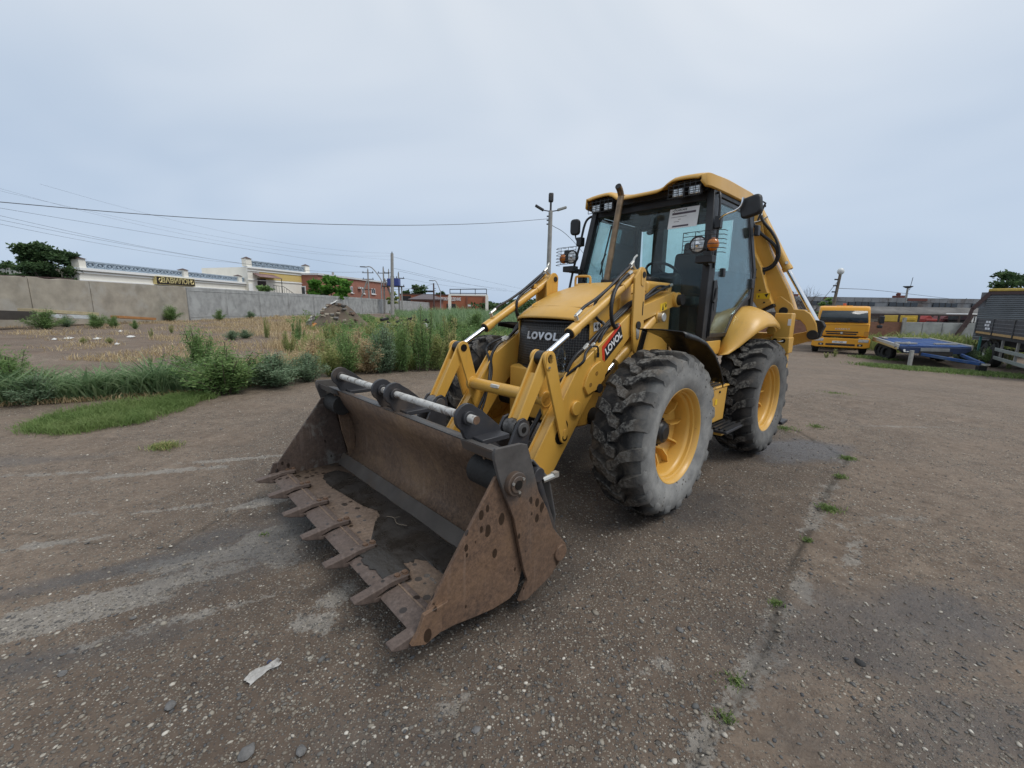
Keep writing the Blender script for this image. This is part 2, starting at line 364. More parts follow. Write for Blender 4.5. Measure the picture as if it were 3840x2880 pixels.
def make_ground():
    def axis(lo, hi, d, far0, far1, g):
        a = list(np.arange(lo, hi+1e-9, d)); s = d
        while a[-1] < far1: s *= g; a.append(a[-1]+s)
        s = d; b = []; c = lo
        while c > far0: s *= g; c -= s; b.append(c)
        return np.array(b[::-1]+a)
    xs = axis(-5.5, 5.5, .04, -700, 700, 1.045); ys = axis(.2, 8.5, .04, -60, 1200, 1.045)
    X, Y = np.meshgrid(xs, ys); near = 1-sstep(8, 16, np.hypot(X, Y-3))
    Z = gz(X, Y)
    Z = Z + near*(.030*(fbm(X*.8, Y*.8, 3, 4)-.5) + .016*(fbm(X*5, Y*5, 5, 3)-.5)) + (1-near)*.10*(fbm(X*.25, Y*.25, 9, 3)-.5)*sstep(10, 25, np.hypot(X, Y))
    wob = .22*(fbm(X*2.2, Y*2.2, 21)-.5)+.05*(fbm(X*9, Y*9, 22)-.5)
    dc = segdist(X+wob, Y+wob, CRACK); dc2 = segdist(X+wob, Y-wob, CRACK2)
    Z = Z - .010*np.exp(-(dc/.022)**2) - .007*np.exp(-(dc2/.02)**2)
    blob = np.zeros_like(X)
    for (px, py, ra, rb, an, s) in CONC:
        c = gnd(px, py); u = (X-c.x)*math.cos(an)+(Y-c.y)*math.sin(an); v = -(X-c.x)*math.sin(an)+(Y-c.y)*math.cos(an)
        blob = np.maximum(blob, s*np.exp(-((u/ra)**2+(v/rb)**2)))
    blob = np.maximum(blob, .62*np.exp(-(dc/.13)**2)*sstep(.42, .6, fbm(X*1.1, Y*1.1, 71))*sstep(1.0, 1.4, Y))
    wet = np.zeros_like(X)
    for (px, py, ra, rb, an, s) in WET:
        c = gnd(px, py); u = (X-c.x)*math.cos(an)+(Y-c.y)*math.sin(an); v = -(X-c.x)*math.sin(an)+(Y-c.y)*math.cos(an)
        wet = np.maximum(wet, s*np.exp(-((u/ra)**2+(v/rb)**2)))
    lot = np.clip(.5+verge_side(X, Y)*.6, 0, 1)
    inner = np.clip(.5-2*(dc-0.02), 0, 1)
    # slab side of the joint: exposed aggregate concrete under the machine
    cx = np.array([p[0] for p in CRACK[:7]]); cy = np.array([p[1] for p in CRACK[:7]])
    slab = sstep(-.1, .1, np.interp(Y, cy, cx, left=cx[0], right=cx[-1])-X+wob)*sstep(-2.6, -1.2, X+.25*Y)*(1-sstep(6.0, 7.5, Y))
    V = np.stack([X, Y, Z], -1).reshape(-1, 3); ny, nx = X.shape; i = np.arange(nx*ny).reshape(ny, nx)
    Fc = np.stack([i[:-1, :-1], i[:-1, 1:], i[1:, 1:], i[1:, :-1]], -1).reshape(-1, 4)
    me = npmesh('yard_ground', V, Fc, m_ground(), {'conc': blob.ravel(), 'wet': wet.ravel(), 'lot': lot.ravel(), 'slab': slab.ravel(), 'crack': np.maximum(np.exp(-(dc/.02)**2)*sstep(.3, .55, fbm(X*2, Y*2, 91)), .8*np.exp(-(dc2/.018)**2)*sstep(.3, .6, fbm(X*2, Y*2, 92))).ravel()}, True)
    return structure(link('yard_ground', me))
# photograph pixel, half axes in metres, angle, strength
CONC = [(420, 2240, 1.0, .12, .50, .95), (850, 2080, .7, .15, .45, 1.0), (1000, 1880, .42, .13, .6, .9), (240, 2330, .7, .10, .5, .9), (1010, 2010, .35, .18, 1.0, .9), (1180, 2330, .20, .12, 0, .8),
        (600, 1770, .9, .10, .35, .85), (880, 1720, .8, .08, .3, .8), (1040, 2080, .3, .15, -.6, .9), (1260, 2240, .25, .12, .9, .8), (300, 1930, .8, .09, .3, .6), (1700, 2650, .22, .10, 1.2, .6), (2640, 2800, .25, .08, 1.1, .8), (2780, 2560, .22, .07, 1.0, .7), (3000, 2180, .35, .10, 1.1, .75), (650, 2330, .8, .07, .5, .7), (100, 2050, .9, .08, .3, .7), (700, 1900, .6, .07, .4, .7),
        (3300, 1950, .9, .12, .2, .6), (3500, 2350, .8, .10, .1, .45), (3200, 2080, .6, .10, .8, .65), (2450, 2500, .25, .1, .4, .6), (180, 1780, .9, .12, .2, .6), (3450, 1600, 2.2, .15, 0, .55)]
WET = [(3350, 2350, 1.3, .45, .2, .7), (3650, 2750, .9, .35, .1, .6), (1950, 2150, 1.0, .5, .8, .75), (2600, 1900, 1.0, .5, .5, .6), (1500, 2750, .8, .25, .1, .45), (3200, 2700, .7, .2, .3, .45), (500, 2130, .7, .12, .5, .8), (150, 2480, 1.0, .15, .4, .6), (2980, 1690, .9, .42, .3, 1.0), (1180, 2000, .75, .35, .9, .9), (2350, 1950, .8, .35, .7, .55), (860, 2010, .5, .2, .5, .7), (60, 1730, 1.2, .3, .2, .5), (1250, 1950, 1.2, .5, .9, .8), (2900, 2450, .6, .4, 0, .5)]
def m_ground():
    t = NT('gravelly yard'); W = t.co
    big = t.noise(.45, 6, .6, .3); mid = t.noise(2.6, 9, .75, .3); fine = t.noise(16, 7, .78)
    dirt = t.ramp(mid, [(.28, (.090, .064, .046)), (.48, (.165, .122, .090)), (.72, (.285, .222, .168))])
    dirt = t.mix(t.ramp(big, [(.38, 0.), (.66, .65)]), dirt, (.27, .208, .158))
    dirt = t.mix(t.ramp(fine, [(.38, .0), (.66, .6)]), dirt, (.088, .064, .048))
    dirt = t.mix(t.ramp(t.noise(7, 9, .8, .6), [(.44, 0.), (.62, .55)]), dirt, (.255, .20, .152)); dirt = t.mix(t.ramp(t.noise(5, 9, .8, .9), [(.52, 0.), (.66, .6)]), dirt, (.070, .051, .038))
    slabc = t.ramp(mid, [(.28, (.070, .052, .040)), (.52, (.112, .084, .064)), (.75, (.19, .148, .114))])
    dirt = t.mix(t.math('MULTIPLY', t.attr('slab'), .8), dirt, slabc)
    lotc = t.ramp(t.noise(.7, 9, .75, .8), [(.28, (.082, .056, .042)), (.45, (.165, .118, .086)), (.58, (.21, .158, .118)), (.74, (.33, .265, .20))])
    lotc = t.mix(t.ramp(t.noise(3, 7, .7), [(.5, 0.), (.8, .5)]), lotc, (.12, .10, .07))
    dirt = t.mix(t.ramp(t.math('ADD', t.attr('lot'), t.math('MULTIPLY', mid, .3)), [(.58, 0.), (.75, 1.)]), dirt, lotc)
    # bare concrete showing through
    ce = t.math('ADD', t.attr('conc'), t.math('MULTIPLY', t.math('ADD', t.math('SUBTRACT', t.noise(5.5, 9, .72, .4), .5), t.math('MULTIPLY', t.math('SUBTRACT', t.noise(30, 6, .75), .5), .75)), 1.4))
    cm = t.ramp(ce, [(.52, 0.), (.62, .80)]); concc = t.ramp(t.noise(20, 6, .7), [(.3, (.20, .182, .158)), (.7, (.33, .305, .27))])
    col = t.mix(cm, dirt, concc)
    # stones set in the surface, two sizes
    hgt = t.math('MULTIPLY', mid, .3); keepm = None
    for sc, thr, keep, bri in ((20, .30, .84, .9), (34, .36, .66, .95), (60, .42, .55, .95), (120, .5, .45, .85)):
        d = t.voro(sc); cl = t.voro(sc, out='Color')
        s = t.n.new('ShaderNodeSeparateColor'); t.put(s.inputs[0], cl)
        on = t.math('MULTIPLY', t.math('GREATER_THAN', s.outputs[0], keep), t.ramp(d, [(thr*.75, 1.), (thr, 0.)]))
        on = t.math('MULTIPLY', on, t.ramp(t.math('ADD', t.math('MULTIPLY', t.attr('slab'), .15), t.noise(1.1, 5)), [(.36, .25), (.58, 1.)]))
        sc_ = t.ramp(s.outputs[1], [(.0, (.055, .055, .058)), (.3, (.12, .115, .105)), (.55, (.21, .185, .15)), (.84, (.29, .25, .20)), (1., (.56, .52, .44))])
        col = t.mix(t.math('MULTIPLY', on, .85*bri), col, sc_); hgt = t.math('ADD', hgt, t.math('MULTIPLY', t.math('MULTIPLY', on, t.math('SUBTRACT', 1., d)), 14./sc))
    wetm = t.ramp(t.math('ADD', t.attr('wet'), t.math('MULTIPLY', t.math('SUBTRACT', t.noise(3, 6), .5), .7)), [(.28, 0.), (.62, 1.)])
    col = t.mix(t.math('MULTIPLY', wetm, .55), col, (.034, .028, .024))
    col = t.mix(t.math('MULTIPLY', t.attr('crack'), .8), col, (.035, .030, .024))
    t.set(Base_Color=col, Roughness=t.mix(wetm, t.ramp(mid, [(.3, .78), (.7, .95)]), (.38, .38, .38)), Specular_IOR_Level=t.math('ADD', .22, t.math('MULTIPLY', wetm, .3)))
    hgt = t.math('ADD', hgt, t.math('MULTIPLY', fine, .5)); t.bump(hgt, .9, .025); return t.m
GROUND = make_ground()

def make_pebbles():
    # loose stones lying on the yard, uncountable: one object
    phi = (1+5**.5)/2
    ico = np.array([(-1, phi, 0), (1, phi, 0), (-1, -phi, 0), (1, -phi, 0), (0, -1, phi), (0, 1, phi), (0, -1, -phi), (0, 1, -phi), (phi, 0, -1), (phi, 0, 1), (-phi, 0, -1), (-phi, 0, 1)], float)
    ico /= np.linalg.norm(ico[0])
    F = np.array([(0, 11, 5), (0, 5, 1), (0, 1, 7), (0, 7, 10), (0, 10, 11), (1, 5, 9), (5, 11, 4), (11, 10, 2), (10, 7, 6), (7, 1, 8), (3, 9, 4), (3, 4, 2), (3, 2, 6), (3, 6, 8), (3, 8, 9), (4, 9, 5), (2, 4, 11), (6, 2, 10), (8, 6, 7), (9, 8, 1)])
    N = 26000
    ang = RG.uniform(-.98, .98, N); r = .9+10*RG.random(N)**1.35
    X = r*np.sin(ang); Y = r*np.cos(ang)
    ok = (Y > .5) & (verge_side(X, Y) < -.3) & (fbm(X*.9, Y*.9, 33)+.22*RG.random(N) > .46); X = X[ok]; Y = Y[ok]; N = len(X)
    sz = .0030+.0075*RG.random(N)**2.6+.011*(RG.random(N) > .988)*RG.random(N)
    sc = sz[:, None]*np.stack([RG.uniform(.9, 1.7, N), RG.uniform(.7, 1.1, N), RG.uniform(.35, .7, N)], 1)
    a = RG.uniform(0, 6.28, N); jit = 1+RG.uniform(-.18, .18, (N, 12, 1))
    P = ico[None]*jit*sc[:, None, :]
    c, s = np.cos(a)[:, None], np.sin(a)[:, None]
    Q = np.stack([P[..., 0]*c-P[..., 1]*s+X[:, None], P[..., 0]*s+P[..., 1]*c+Y[:, None], P[..., 2]], -1)
    near = 1-sstep(8, 16, np.hypot(X, Y-3)); Zb = gz(X, Y)+near*(.030*(fbm(X*.8, Y*.8, 3, 4)-.5)+.016*(fbm(X*5, Y*5, 5, 3)-.5))
    Q[..., 2] += (Zb+sc[:, 2]*.30)[:, None]
    Fa = (F[None]+12*np.arange(N)[:, None, None]).reshape(-1, 3)
    t = NT('loose stones'); t.set(Base_Color=t.ramp(t.attr('tint'), [(0, (.06, .060, .064)), (.25, (.12, .118, .112)), (.55, (.165, .140, .112)), (.86, (.26, .23, .185)), (1, (.56, .52, .45))]), Roughness=.8)
    o = link('loose_pebbles', npmesh('loose_pebbles', Q.reshape(-1, 3), Fa, t.m, np.repeat(RG.random(N), 12), True))
    return tag(o, 'loose grey and pale pebbles scattered over the brown yard', 'pebbles', kind='stuff')
make_pebbles()
# ------------------------------------------------------------------ the backhoe loader (local frame: x forward, y to its left, z up, origin below the front axle)
MACH = thing('backhoe_loader', 'large yellow backhoe loader with rusty open front bucket parked on the gravel yard', 'backhoe loader', (.489, 4.118, 0), rad(223.2408))
WB, TR = 2.258, .68
def text_mesh(s, size, ext=.002, off=0, shear=0, sx=1, mat=None, name='lettering'):
    cu = bpy.data.curves.new('t', 'FONT'); cu.body = s; cu.size = size; cu.extrude = ext; cu.offset = off; cu.shear = shear; cu.align_x = 'CENTER'; cu.align_y = 'CENTER'; cu.resolution_u = 3
    o = bpy.data.objects.new('t', cu); COL.objects.link(o); bpy.context.view_layer.update()
    me = bpy.data.meshes.new_from_object(o.evaluated_get(bpy.context.evaluated_depsgraph_get())); bpy.data.objects.remove(o)
    me.name = name; me.transform(Matrix.Diagonal((sx, 1, 1, 1))); me.materials.clear(); me.materials.append(mat); return me
def lettering(s, size, c, right, up, mat, parent, name='lettering', ext=.002, **k):
    r = Vector(right).normalized(); u = Vector(up); u = (u-r*u.dot(r)).normalized(); n = r.cross(u)
    me = text_mesh(s, size, ext, mat=mat, name=name, **k)
    M = Matrix((r, u, n)).transposed().to_4x4(); M.translation = Vector(c); me.transform(M); return link(name, me, parent)
def sheet(c, right, up, w, h, mat, name, parent, th=.003):
    r = Vector(right).normalized(); u = Vector(up); u = (u-r*u.dot(r)).normalized(); R = Matrix((r, u, r.cross(u))).transposed()
    return MB().box(c, (w, h, th), R).build(name, mat, parent)
def rounded(p, q, r0, r1=None, n=7):      # 2D link outline: two round ends joined by straight flanks
    r1 = r1 or r0; a = math.atan2(q[1]-p[1], q[0]-p[0]); out = []
    for (c, r, s) in ((q, r1, a-math.pi/2), (p, r0, a+math.pi/2)):
        for i in range(n+1): t = s+math.pi*i/n; out.append((c[0]+r*math.cos(t), c[1]+r*math.sin(t)))
    return out

# ---- wheels
def tyre_mesh(mat, seed):
    R = TR; b = MB(); hw = .215
    prof = [(.372, -hw*.86), (.40, -hw*.98), (.47, -hw*1.05), (.55, -hw*1.06), (.605, -hw*.98), (R-.062, -hw*.80), (R-.054, -hw*.4), (R-.052, 0),
            (R-.054, hw*.4), (R-.062, hw*.80), (.605, hw*.98), (.55, hw*1.06), (.47, hw*1.05), (.405, hw*.98), (.372, hw*.86)]
    b.lathe(prof, 72)
    N = 19; rr = random.Random(seed)
    def rad_at(y):                         # outer radius of the lug over the crown
        a = abs(y)/hw; return R-.002-.020*max(0, a-.35)**2*2.2
    def base_at(y):
        a = abs(y)/hw; return R-.066-.06*max(0, a-.55)
    for k in range(2*N):
        sgn = 1 if k % 2 else -1; ph = 2*math.pi*(k*.5)/N + rr.uniform(-.006, .006)
        # centre line of the lug: (share of the half width, angle)
        cl = [(-.14, -.085), (.14, -.055), (.36, .050), (.72, .105), (1.03, .130)]
        wd = [.066, .082, .078, .084, .10]
        rows = []
        for (a, t), wdt in zip(cl, wd):
            y = sgn*a*hw; h = wdt/2/R; ro = rad_at(y)-rr.uniform(0, .004); ri = base_at(y)
            if a > 1: ro -= .035; ri -= .05
            row = []
            for (r, dt) in ((ri, -h*1.35), (ro, -h), (ro, h), (ri, h*1.35)):
                q = ph+t+dt; row.append((r*math.cos(q), y, r*math.sin(q)))
            rows.append(row)
        # shoulder block running down the sidewall
        a, t = 1.08, .13; y = sgn*a*hw; row = []
        for (r, dt) in ((.565, -.05), (.60, -.045), (.60, .045), (.565, .05)):
            q = ph+t+dt; row.append((r*math.cos(q), y*.99 if r < .58 else y, r*math.sin(q)))
        rows.append(row); b.loft(rows, True, True)
    return b.mesh('tyre', mat, 40)
def rim_mesh():
    b = MB()
    b.lathe([(.372, -.19), (.385, -.20), (.39, -.185), (.345, -.17), (.325, -.10), (.315, .02), (.325, .10), (.33, .115), (.345, .125), (.348, .15), (.36, .158), (.366, .185), (.385, .20), (.394, .198), (.394, .187), (.372, .178)], 56)
    b.lathe([(.0, -.075), (.17, -.075), (.19, -.06), (.27, -.01), (.318, .005)], 48)
    return b.mesh('wheel', YEL, 40)
def rib_mesh(a):
    c, s = math.cos(a), math.sin(a); b = MB()
    P = []
    for r, y0, y1 in ((.185, -.07, .03), (.25, -.03, .06), (.318, .0, .055)):
        for dn in (-.007, .007):
            for y in (y0, y1): P.append((r*c-dn*s, y, r*s+dn*c))
    f = [(0, 1, 3, 2), (8, 10, 11, 9)]
    for o in (0, 4): f += [(o, o+4, o+5, o+1), (o+2, o+3, o+7, o+6), (o+1, o+5, o+7, o+3), (o, o+2, o+6, o+4)]
    b.add(P, f); return b
hubm = MB(); hubm.lathe([(0, .085), (.05, .085), (.060, .078), (.082, .074), (.090, .06), (.098, .05), (.105, .0), (.128, -.02), (.128, -.08)], 28)
for i in range(20):
    a = 2*math.pi*i/20; hubm.cyl((.116*math.cos(a), -.03, .116*math.sin(a)), (.116*math.cos(a), .022, .116*math.sin(a)), .011, n=6)
hubme = hubm.mesh('hub', BLACK); rimme = rim_mesh()
ribs = [rib_mesh(2*math.pi*i/10+.15).mesh('rim_rib', YEL) for i in range(10)]
def wheel(x, s, mat, seed):
    o = link('wheel', rimme, MACH, (x, s*1.045, TR)); o.rotation_euler = (0, rad(seed*17), 0 if s > 0 else math.pi)
    link('tyre', tyre_mesh(mat, seed), o); link('hub', hubme, o)
    for m in ribs: link('rim_rib', m, o)
    return o
wheel(0, 1, TYRE1, 1); wheel(0, -1, TYRE1, 2); wheel(-WB, 1, TYRE2, 3); wheel(-WB, -1, TYRE2, 4)
# ---- chassis and axles
MB().cyl((0, -.85, TR), (0, .85, TR), .085, n=14).box((0, 0, TR), (.34, .46, .30)).build('front_axle', CHAS, MACH, .01)
MB().cyl((-WB, -.85, TR), (-WB, .85, TR), .11, n=14).box((-WB, 0, TR), (.42, .5, .36)).build('rear_axle', CHAS, MACH, .01)
b = MB(); b.bx(-3.0, .2, -.36, -.26, .72, 1.02).bx(-3.0, .2, .26, .36, .72, 1.02).bx(-1.9, -.2, -.24, .24, .55, 1.1).bx(-1.1, .1, -.3, .3, .85, 1.35)
b.build('chassis_frame', CHAS, MACH, .01)
b = MB(); b.prism([(.33, .62), (.33, 1.10), (.28, 1.115), (-.9, 1.115), (-.9, .85), (.1, .60)], 'y', -.40, .40); b.build('front_frame', YEL, MACH, .015)
b = MB()
for s in (-1, 1): b.prism([(-.55, .95), (.05, .95), (.05, 1.25), (-.2, 1.38), (-.62, 1.55), (-1.25, 1.86), (-1.25, 1.1)], 'y', *sorted((s*.385, s*.425)))
b.build('loader_tower', YEL, MACH, .008)

# ---- bonnet, grille, exhaust
def hood():
    secs = []
    for (x, hw, zs, zc, bow) in ((.335, .455, 1.552, 1.585, .155), (.325, .46, 1.572, 1.605, .155), (.20, .462, 1.63, 1.672, .12), (0., .46, 1.715, 1.765, .07), (-.25, .455, 1.80, 1.865, .03), (-.5, .45, 1.855, 1.925, .01), (-.8, .45, 1.885, 1.955, 0), (-1.22, .45, 1.90, 1.97, 0)):
        row = []
        for k in range(-10, 11):
            u = k/10; y = hw*math.copysign(min(1, abs(u)*1.02), u) if abs(u) < .99 else hw*math.copysign(1, u)
            z = zs+(zc-zs)*(1-abs(u)**2.6); row.append((x-bow*u*u, y, z-(.02 if abs(u) > .95 else 0)))
        secs.append(row)
    m = MB().loft(secs)
    return m
o = hood().build('hood', YEL, MACH, thick=.012, smooth=50)
def hoodz(x, y):
    xs = [-1.22, -.8, -.5, -.25, 0, .2, .325]; zs = [1.90, 1.885, 1.855, 1.80, 1.715, 1.63, 1.572]; zc = [1.97, 1.955, 1.925, 1.865, 1.765, 1.672, 1.605]
    bow = .155*max(0, (x+.3)/.63)**1.6*(y/.45)**2; x = x+bow
    return float(np.interp(x, xs, zs)+(np.interp(x, xs, zc)-np.interp(x, xs, zs))*(1-abs(y/.455)**2.6))
path = [(-1.0, -.36), (-.5, -.365), (0, -.36), (.09, -.33), (.13, -.26), (.16, 0), (.13, .26), (.09, .33), (0, .36), (-.5, .365), (-1.0, .36)]
MB().tube([(x, y, hoodz(x, y)+.002) for x, y in path], .007, 6, 6).build('pressed_ridge', YEL, o)
MB().tube([(-.62, -.36, hoodz(-.6, -.3)-.02), (-.62, -.36, 2.0), (-.62, -.33, 2.025), (-.62, -.19, 2.02), (-.62, -.16, 1.995), (-.62, -.16, hoodz(-.6, -.2)-.01)], .013, 8, 4).build('handle', YEL, o)
b = MB()
for s in (-1, 1): b.prism([(.16, 1.11), (.17, 1.58), (-.25, 1.79), (-1.22, 1.895), (-1.22, 1.11)], 'y', *sorted((s*.438, s*.452)))
b.build('hood_side', YEL, MACH, .006)
b = MB(); b.bx(-1.25, -.72, -.468, .468, 1.20, 1.958); b.build('cowl', YEL, MACH, .035, seg=3)
def grille_mat():
    t = NT('perforated black grille'); v = t.mapped((0, 1, .87), (rad(0), 0, 0)); d = t.voro(48, vec=v, rnd=.12)
    hole = t.ramp(d, [(.40, 1.), (.47, 0.)]); t.set(Base_Color=t.mix(hole, (.050, .050, .050), (.002, .002, .002)), Roughness=.5); t.bump(t.math('SUBTRACT', 1., hole), .6, .006); return t.m
secs = []
for z, dx in ((1.10, .0), (1.25, -.012), (1.40, -.022), (1.56, -.045)):
    secs.append([(.325+dx-.155*(k/10)**2, .445*k/10, z) for k in range(-10, 11)])
g = MB().loft(secs).build('grille', grille_mat(), MACH, thick=.015)
for z, dx in ((1.105, 0), (1.553, -.043)): MB().tube([(.334+dx-.155*(k/10)**2, .445*k/10, z) for k in range(-10, 11)], .012, 6, 1).build('grille_frame', BLKPL, g)
for i, ch in enumerate('LOVOL'):
    y = -.165+i*.086-(.014 if i == 4 else 0); lettering(ch, .092, (.336-.018-.155*(y/.445)**2, y, 1.415), (-.30*y/.445, 1, 0), (-.07, 0, 1), SILV, g, 'letter', off=.0045, shear=.12, ext=.007, sx=1.12)
e = Vector((-.85, -.12, 1.93)); e2 = Vector((-1.045, -.12, 2.85))
o = MB().tube([e, e.lerp(e2, .5), e2, e2+Vector((-.01, .0, .06)), e2+Vector((.035, .01, .11)), e2+Vector((.085, .02, .135))], .034, 16, 5).build('exhaust_pipe', plain('heat browned steel', (.20, .14, .085), .42, .6, .35, 9, c2=(.10, .075, .055)), MACH)
MB().cyl(e2+Vector((.083, .02, .134)), e2+Vector((.0882, .0206, .1366)), .031, n=16).build('exhaust_mouth', INK, o)
MB().cyl((-.845, -.12, 1.93), (-.853, -.12, 1.985), .055, n=16).build('exhaust_collar', CHAS, o)
# clear plastic bottle lying behind the arm against the grille
# ---- loader arms, levers, cylinders (mirrored left and right)
ARM = [(1.10, .36), (1.14, .27), (1.10, .17), (1.0, .13), (.90, .20), (.577, .58), (.346, .861), (.18, 1.03), (.06, 1.13), (-.013, 1.22), (-.2, 1.366), (-.44, 1.555), (-1.07, 1.705), (-1.15, 1.71), (-1.19, 1.77), (-1.16, 1.84), (-1.07, 1.858), (-.44, 1.705), (-.24, 1.63), (.33, 1.295), (.445, 1.225)]
def hose(path, r, parent, name='hose', ends=True, ring=True):
    P = [Vector(p) for p in path]
    o = MB().tube(P, r, 10, 10, rfun=(lambda t, i: 1.0+.07*(i % 2)) if ring else None).build(name, HOSE, parent, smooth=60)
    if ends:
        for a, c in ((P[0], P[1]), (P[-1], P[-2])):
            d = (c-a).normalized(); MB().cyl(a-d*.01, a+d*.045, r*1.25, n=8).build('hose_fitting', STEEL, parent)
    return o
BELL, LOWP, EARP, CYT = (.861, 1.302), (.658, .655), (1.14, .815), (-.393, 1.985)
for s in (1, -1):
    Y = lambda a, b: sorted((s*a, s*b))
    arm = MB().prism(ARM, 'y', *Y(.487, .58)).build('loader_arm', YEL, MACH, .006)
    b = MB()                                # welded edge flanges standing proud of the box
    b.prism([(.432, 1.236), (.448, 1.243), (.462, 1.232), (1.10, .375), (1.085, .360)], 'y', *Y(.572, .586)); b.prism([(.432, 1.236), (.448, 1.243), (.462, 1.232), (1.10, .375), (1.085, .360)], 'y', *Y(.482, .495))
    b.build('edge_flange', YEL, arm, .002)
    g = MB().prism([(.21, 1.245), (.175, 1.25), (.16, 1.22), (.40, .98), (.43, 1.0), (.43, 1.04), (.36, 1.12)], 'y', *Y(.58, .595)); g = MB()
    gp = [(.195, 1.235)]+[(.195+.215*t+.035*math.sin(math.pi*t), 1.235-.20*t+.035*math.sin(math.pi*t)) for t in (.2, .4, .6, .8)]+[(.41, 1.035), (.36, .96), (.24, .99), (.13, 1.07), (.12, 1.12)]
    g.prism(gp, 'y', *Y(.578, .600)); g.build('gusset_plate', YEL, arm, .004)
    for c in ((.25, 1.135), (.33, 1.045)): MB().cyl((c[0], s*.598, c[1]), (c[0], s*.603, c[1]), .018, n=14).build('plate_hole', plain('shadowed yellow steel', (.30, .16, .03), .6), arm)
    MB().cyl((.503, s*.575, .868), (.503, s*.607, .868), .062, n=24).build('pivot_cap', YEL, arm, .006)
    MB().cyl((1.03, s*.46, .27), (1.03, s*.61, .27), .065, n=20).build('bucket_pin', GREYST, arm, .004)
    MB().cyl((.93, s*.58, .40), (.93, s*.615, .40), .05, n=18).build('pin_boss', YEL, arm, .004)
    MB().prism(rounded((.672, .66), (.64, .74), .068, .05), 'y', *Y(.5795, .5835)).build('grease_slot', GREASE, arm)
    MB().cyl((-1.11, s*.42, 1.777), (-1.11, s*.66, 1.777), .055, n=20).build('rear_pivot_pin', CHAS, arm, .004)
    MB().cyl((-1.11, s*.55, 1.777), (-1.11, s*.615, 1.777), .075, n=24).build('rear_pivot_boss', YEL, arm, .004)
    # lever and links of the parallel lift
    lv = MB().prism(rounded(LOWP, BELL, .048, .062), 'y', *Y(.592, .612)).prism(rounded(LOWP, BELL, .048, .062), 'y', *Y(.455, .475)).build('tilt_lever', YEL, MACH, .004)
    MB().cyl((BELL[0], s*.45, BELL[1]), (BELL[0], s*.618, BELL[1]), .034, n=16).build('lever_pin', GREASE, lv); MB().cyl((LOWP[0], s*.45, LOWP[1]), (LOWP[0], s*.616, LOWP[1]), .03, n=14).build('lever_pin', GREASE, lv)
    MB().prism(rounded((.875, 1.25), (.861, 1.31), .034, .042), 'y', *Y(.612, .618)).build('keeper_plate', YEL, lv, .002)
    MB().cyl((.878, s*.617, 1.238), (.878, s*.626, 1.238), .010, n=6).build('bolt', STEEL, lv)
    MB().prism(rounded((.662, .66), (.655, .70), .020, .026), 'y', *Y(.612, .617)).build('keeper_plate', YEL, lv, .002)
    lk = MB()
    for y in (.485, .575):
        lk.prism(rounded(EARP, BELL, .045, .055), 'y', *Y(y-.009, y+.009))
    d = Vector((EARP[0]-BELL[0], EARP[1]-BELL[1])); n_ = Vector((d.y, -d.x)).normalized()
    p0 = Vector(BELL)+d*.24; p1 = Vector(BELL)+d*.90
    lk.prism([tuple(p0-n_*.02), tuple(p1-n_*.02), tuple(p1-n_*.03), tuple(p0-n_*.03)], 'y', *Y(.49, .57))
    lk = lk.build('bucket_link', YEL, MACH, .004)
    MB().cyl((BELL[0], s*.496, BELL[1]), (BELL[0], s*.564, BELL[1]), .056, n=18).build('greased_bush', GREASE, lk)
    for t in (.22, .60): 
        q = Vector(BELL)+d*t
        for y in (.479, .579): pass
    # compensating lever at the tower
    tl = MB(); TP = [(-.25, 1.50), (-.245, 1.95)]+[(CYT[0]+.068*math.cos(a)+.03, CYT[1]+.068*math.sin(a)) for a in (.4, .9, 1.4, 1.9, 2.4, 2.9)]+[(-.425, 1.90), (-.43, 1.64), (-.445, 1.50), (-.40, 1.30), (-.37, 1.265), (-.32, 1.265), (-.29, 1.30)]
    tl.prism(TP, 'y', *Y(.592, .614)); tl.prism(TP, 'y', *Y(.448, .468)); tl = tl.build('tower_lever', YEL, MACH, .004)
    MB().prism(rounded((-.372, 1.915), (-.372, 1.995), .033, .04), 'y', *Y(.614, .620)).build('keeper_plate', YEL, tl, .002)
    MB().cyl((CYT[0]+.015, s*.44, CYT[1]), (CYT[0]+.015, s*.624, CYT[1]), .028, n=14).build('lever_pin', CHAS, tl)
    MB().cyl((-.335, s*.44, 1.53), (-.335, s*.625, 1.53), .036, n=14).build('lever_pin', GREASE, tl)
    MB().prism(rounded((-.34, 1.42), (-.335, 1.49), .022, .028), 'y', *Y(.614, .620)).build('keeper_plate', STEEL, tl, .002)
    MB().bx(-.405, -.395, *Y(.6145, .618), 1.62, 1.745).build('weld_slot', GREASE, tl)
    # tilt cylinder
    A = Vector((CYT[0]+.015, s*.53, CYT[1])); B = Vector((BELL[0], s*.53, BELL[1])); dd = (B-A).normalized(); G_ = A+(B-A)*.715
    cy = MB().cyl(A+dd*.05, G_-dd*.05, .041, n=22).cyl(G_-dd*.05, G_+dd*.045, .050, n=22).cyl(A+dd*.24, A+dd*.255, .0445, n=22)
    cy.cyl(A-Vector((0, s*.045, 0)), A+Vector((0, s*.045, 0)), .05, n=18); cy = cy.build('tilt_cylinder', YEL, MACH, .003)
    MB().cyl(G_+dd*.045, B-dd*.02, .0215, n=18).build('chrome_rod', CHROME, cy)
    MB().cyl(G_+dd*.0445, G_+dd*.052, .043, n=18).cyl(G_+dd*.052, G_+dd*.056, .034, n=18).build('gland_seal', CHAS, cy)
    MB().box(B-dd*.015, (.06, .07, .055), Matrix((dd, Vector((0, 1, 0)), dd.cross(Vector((0, 1, 0))))).transposed()).build('rod_eye', YEL, cy, .008)
    up = Vector((-dd.z, 0, dd.x)); 
    if up.z < 0: up = -up
    el = G_-dd*.085
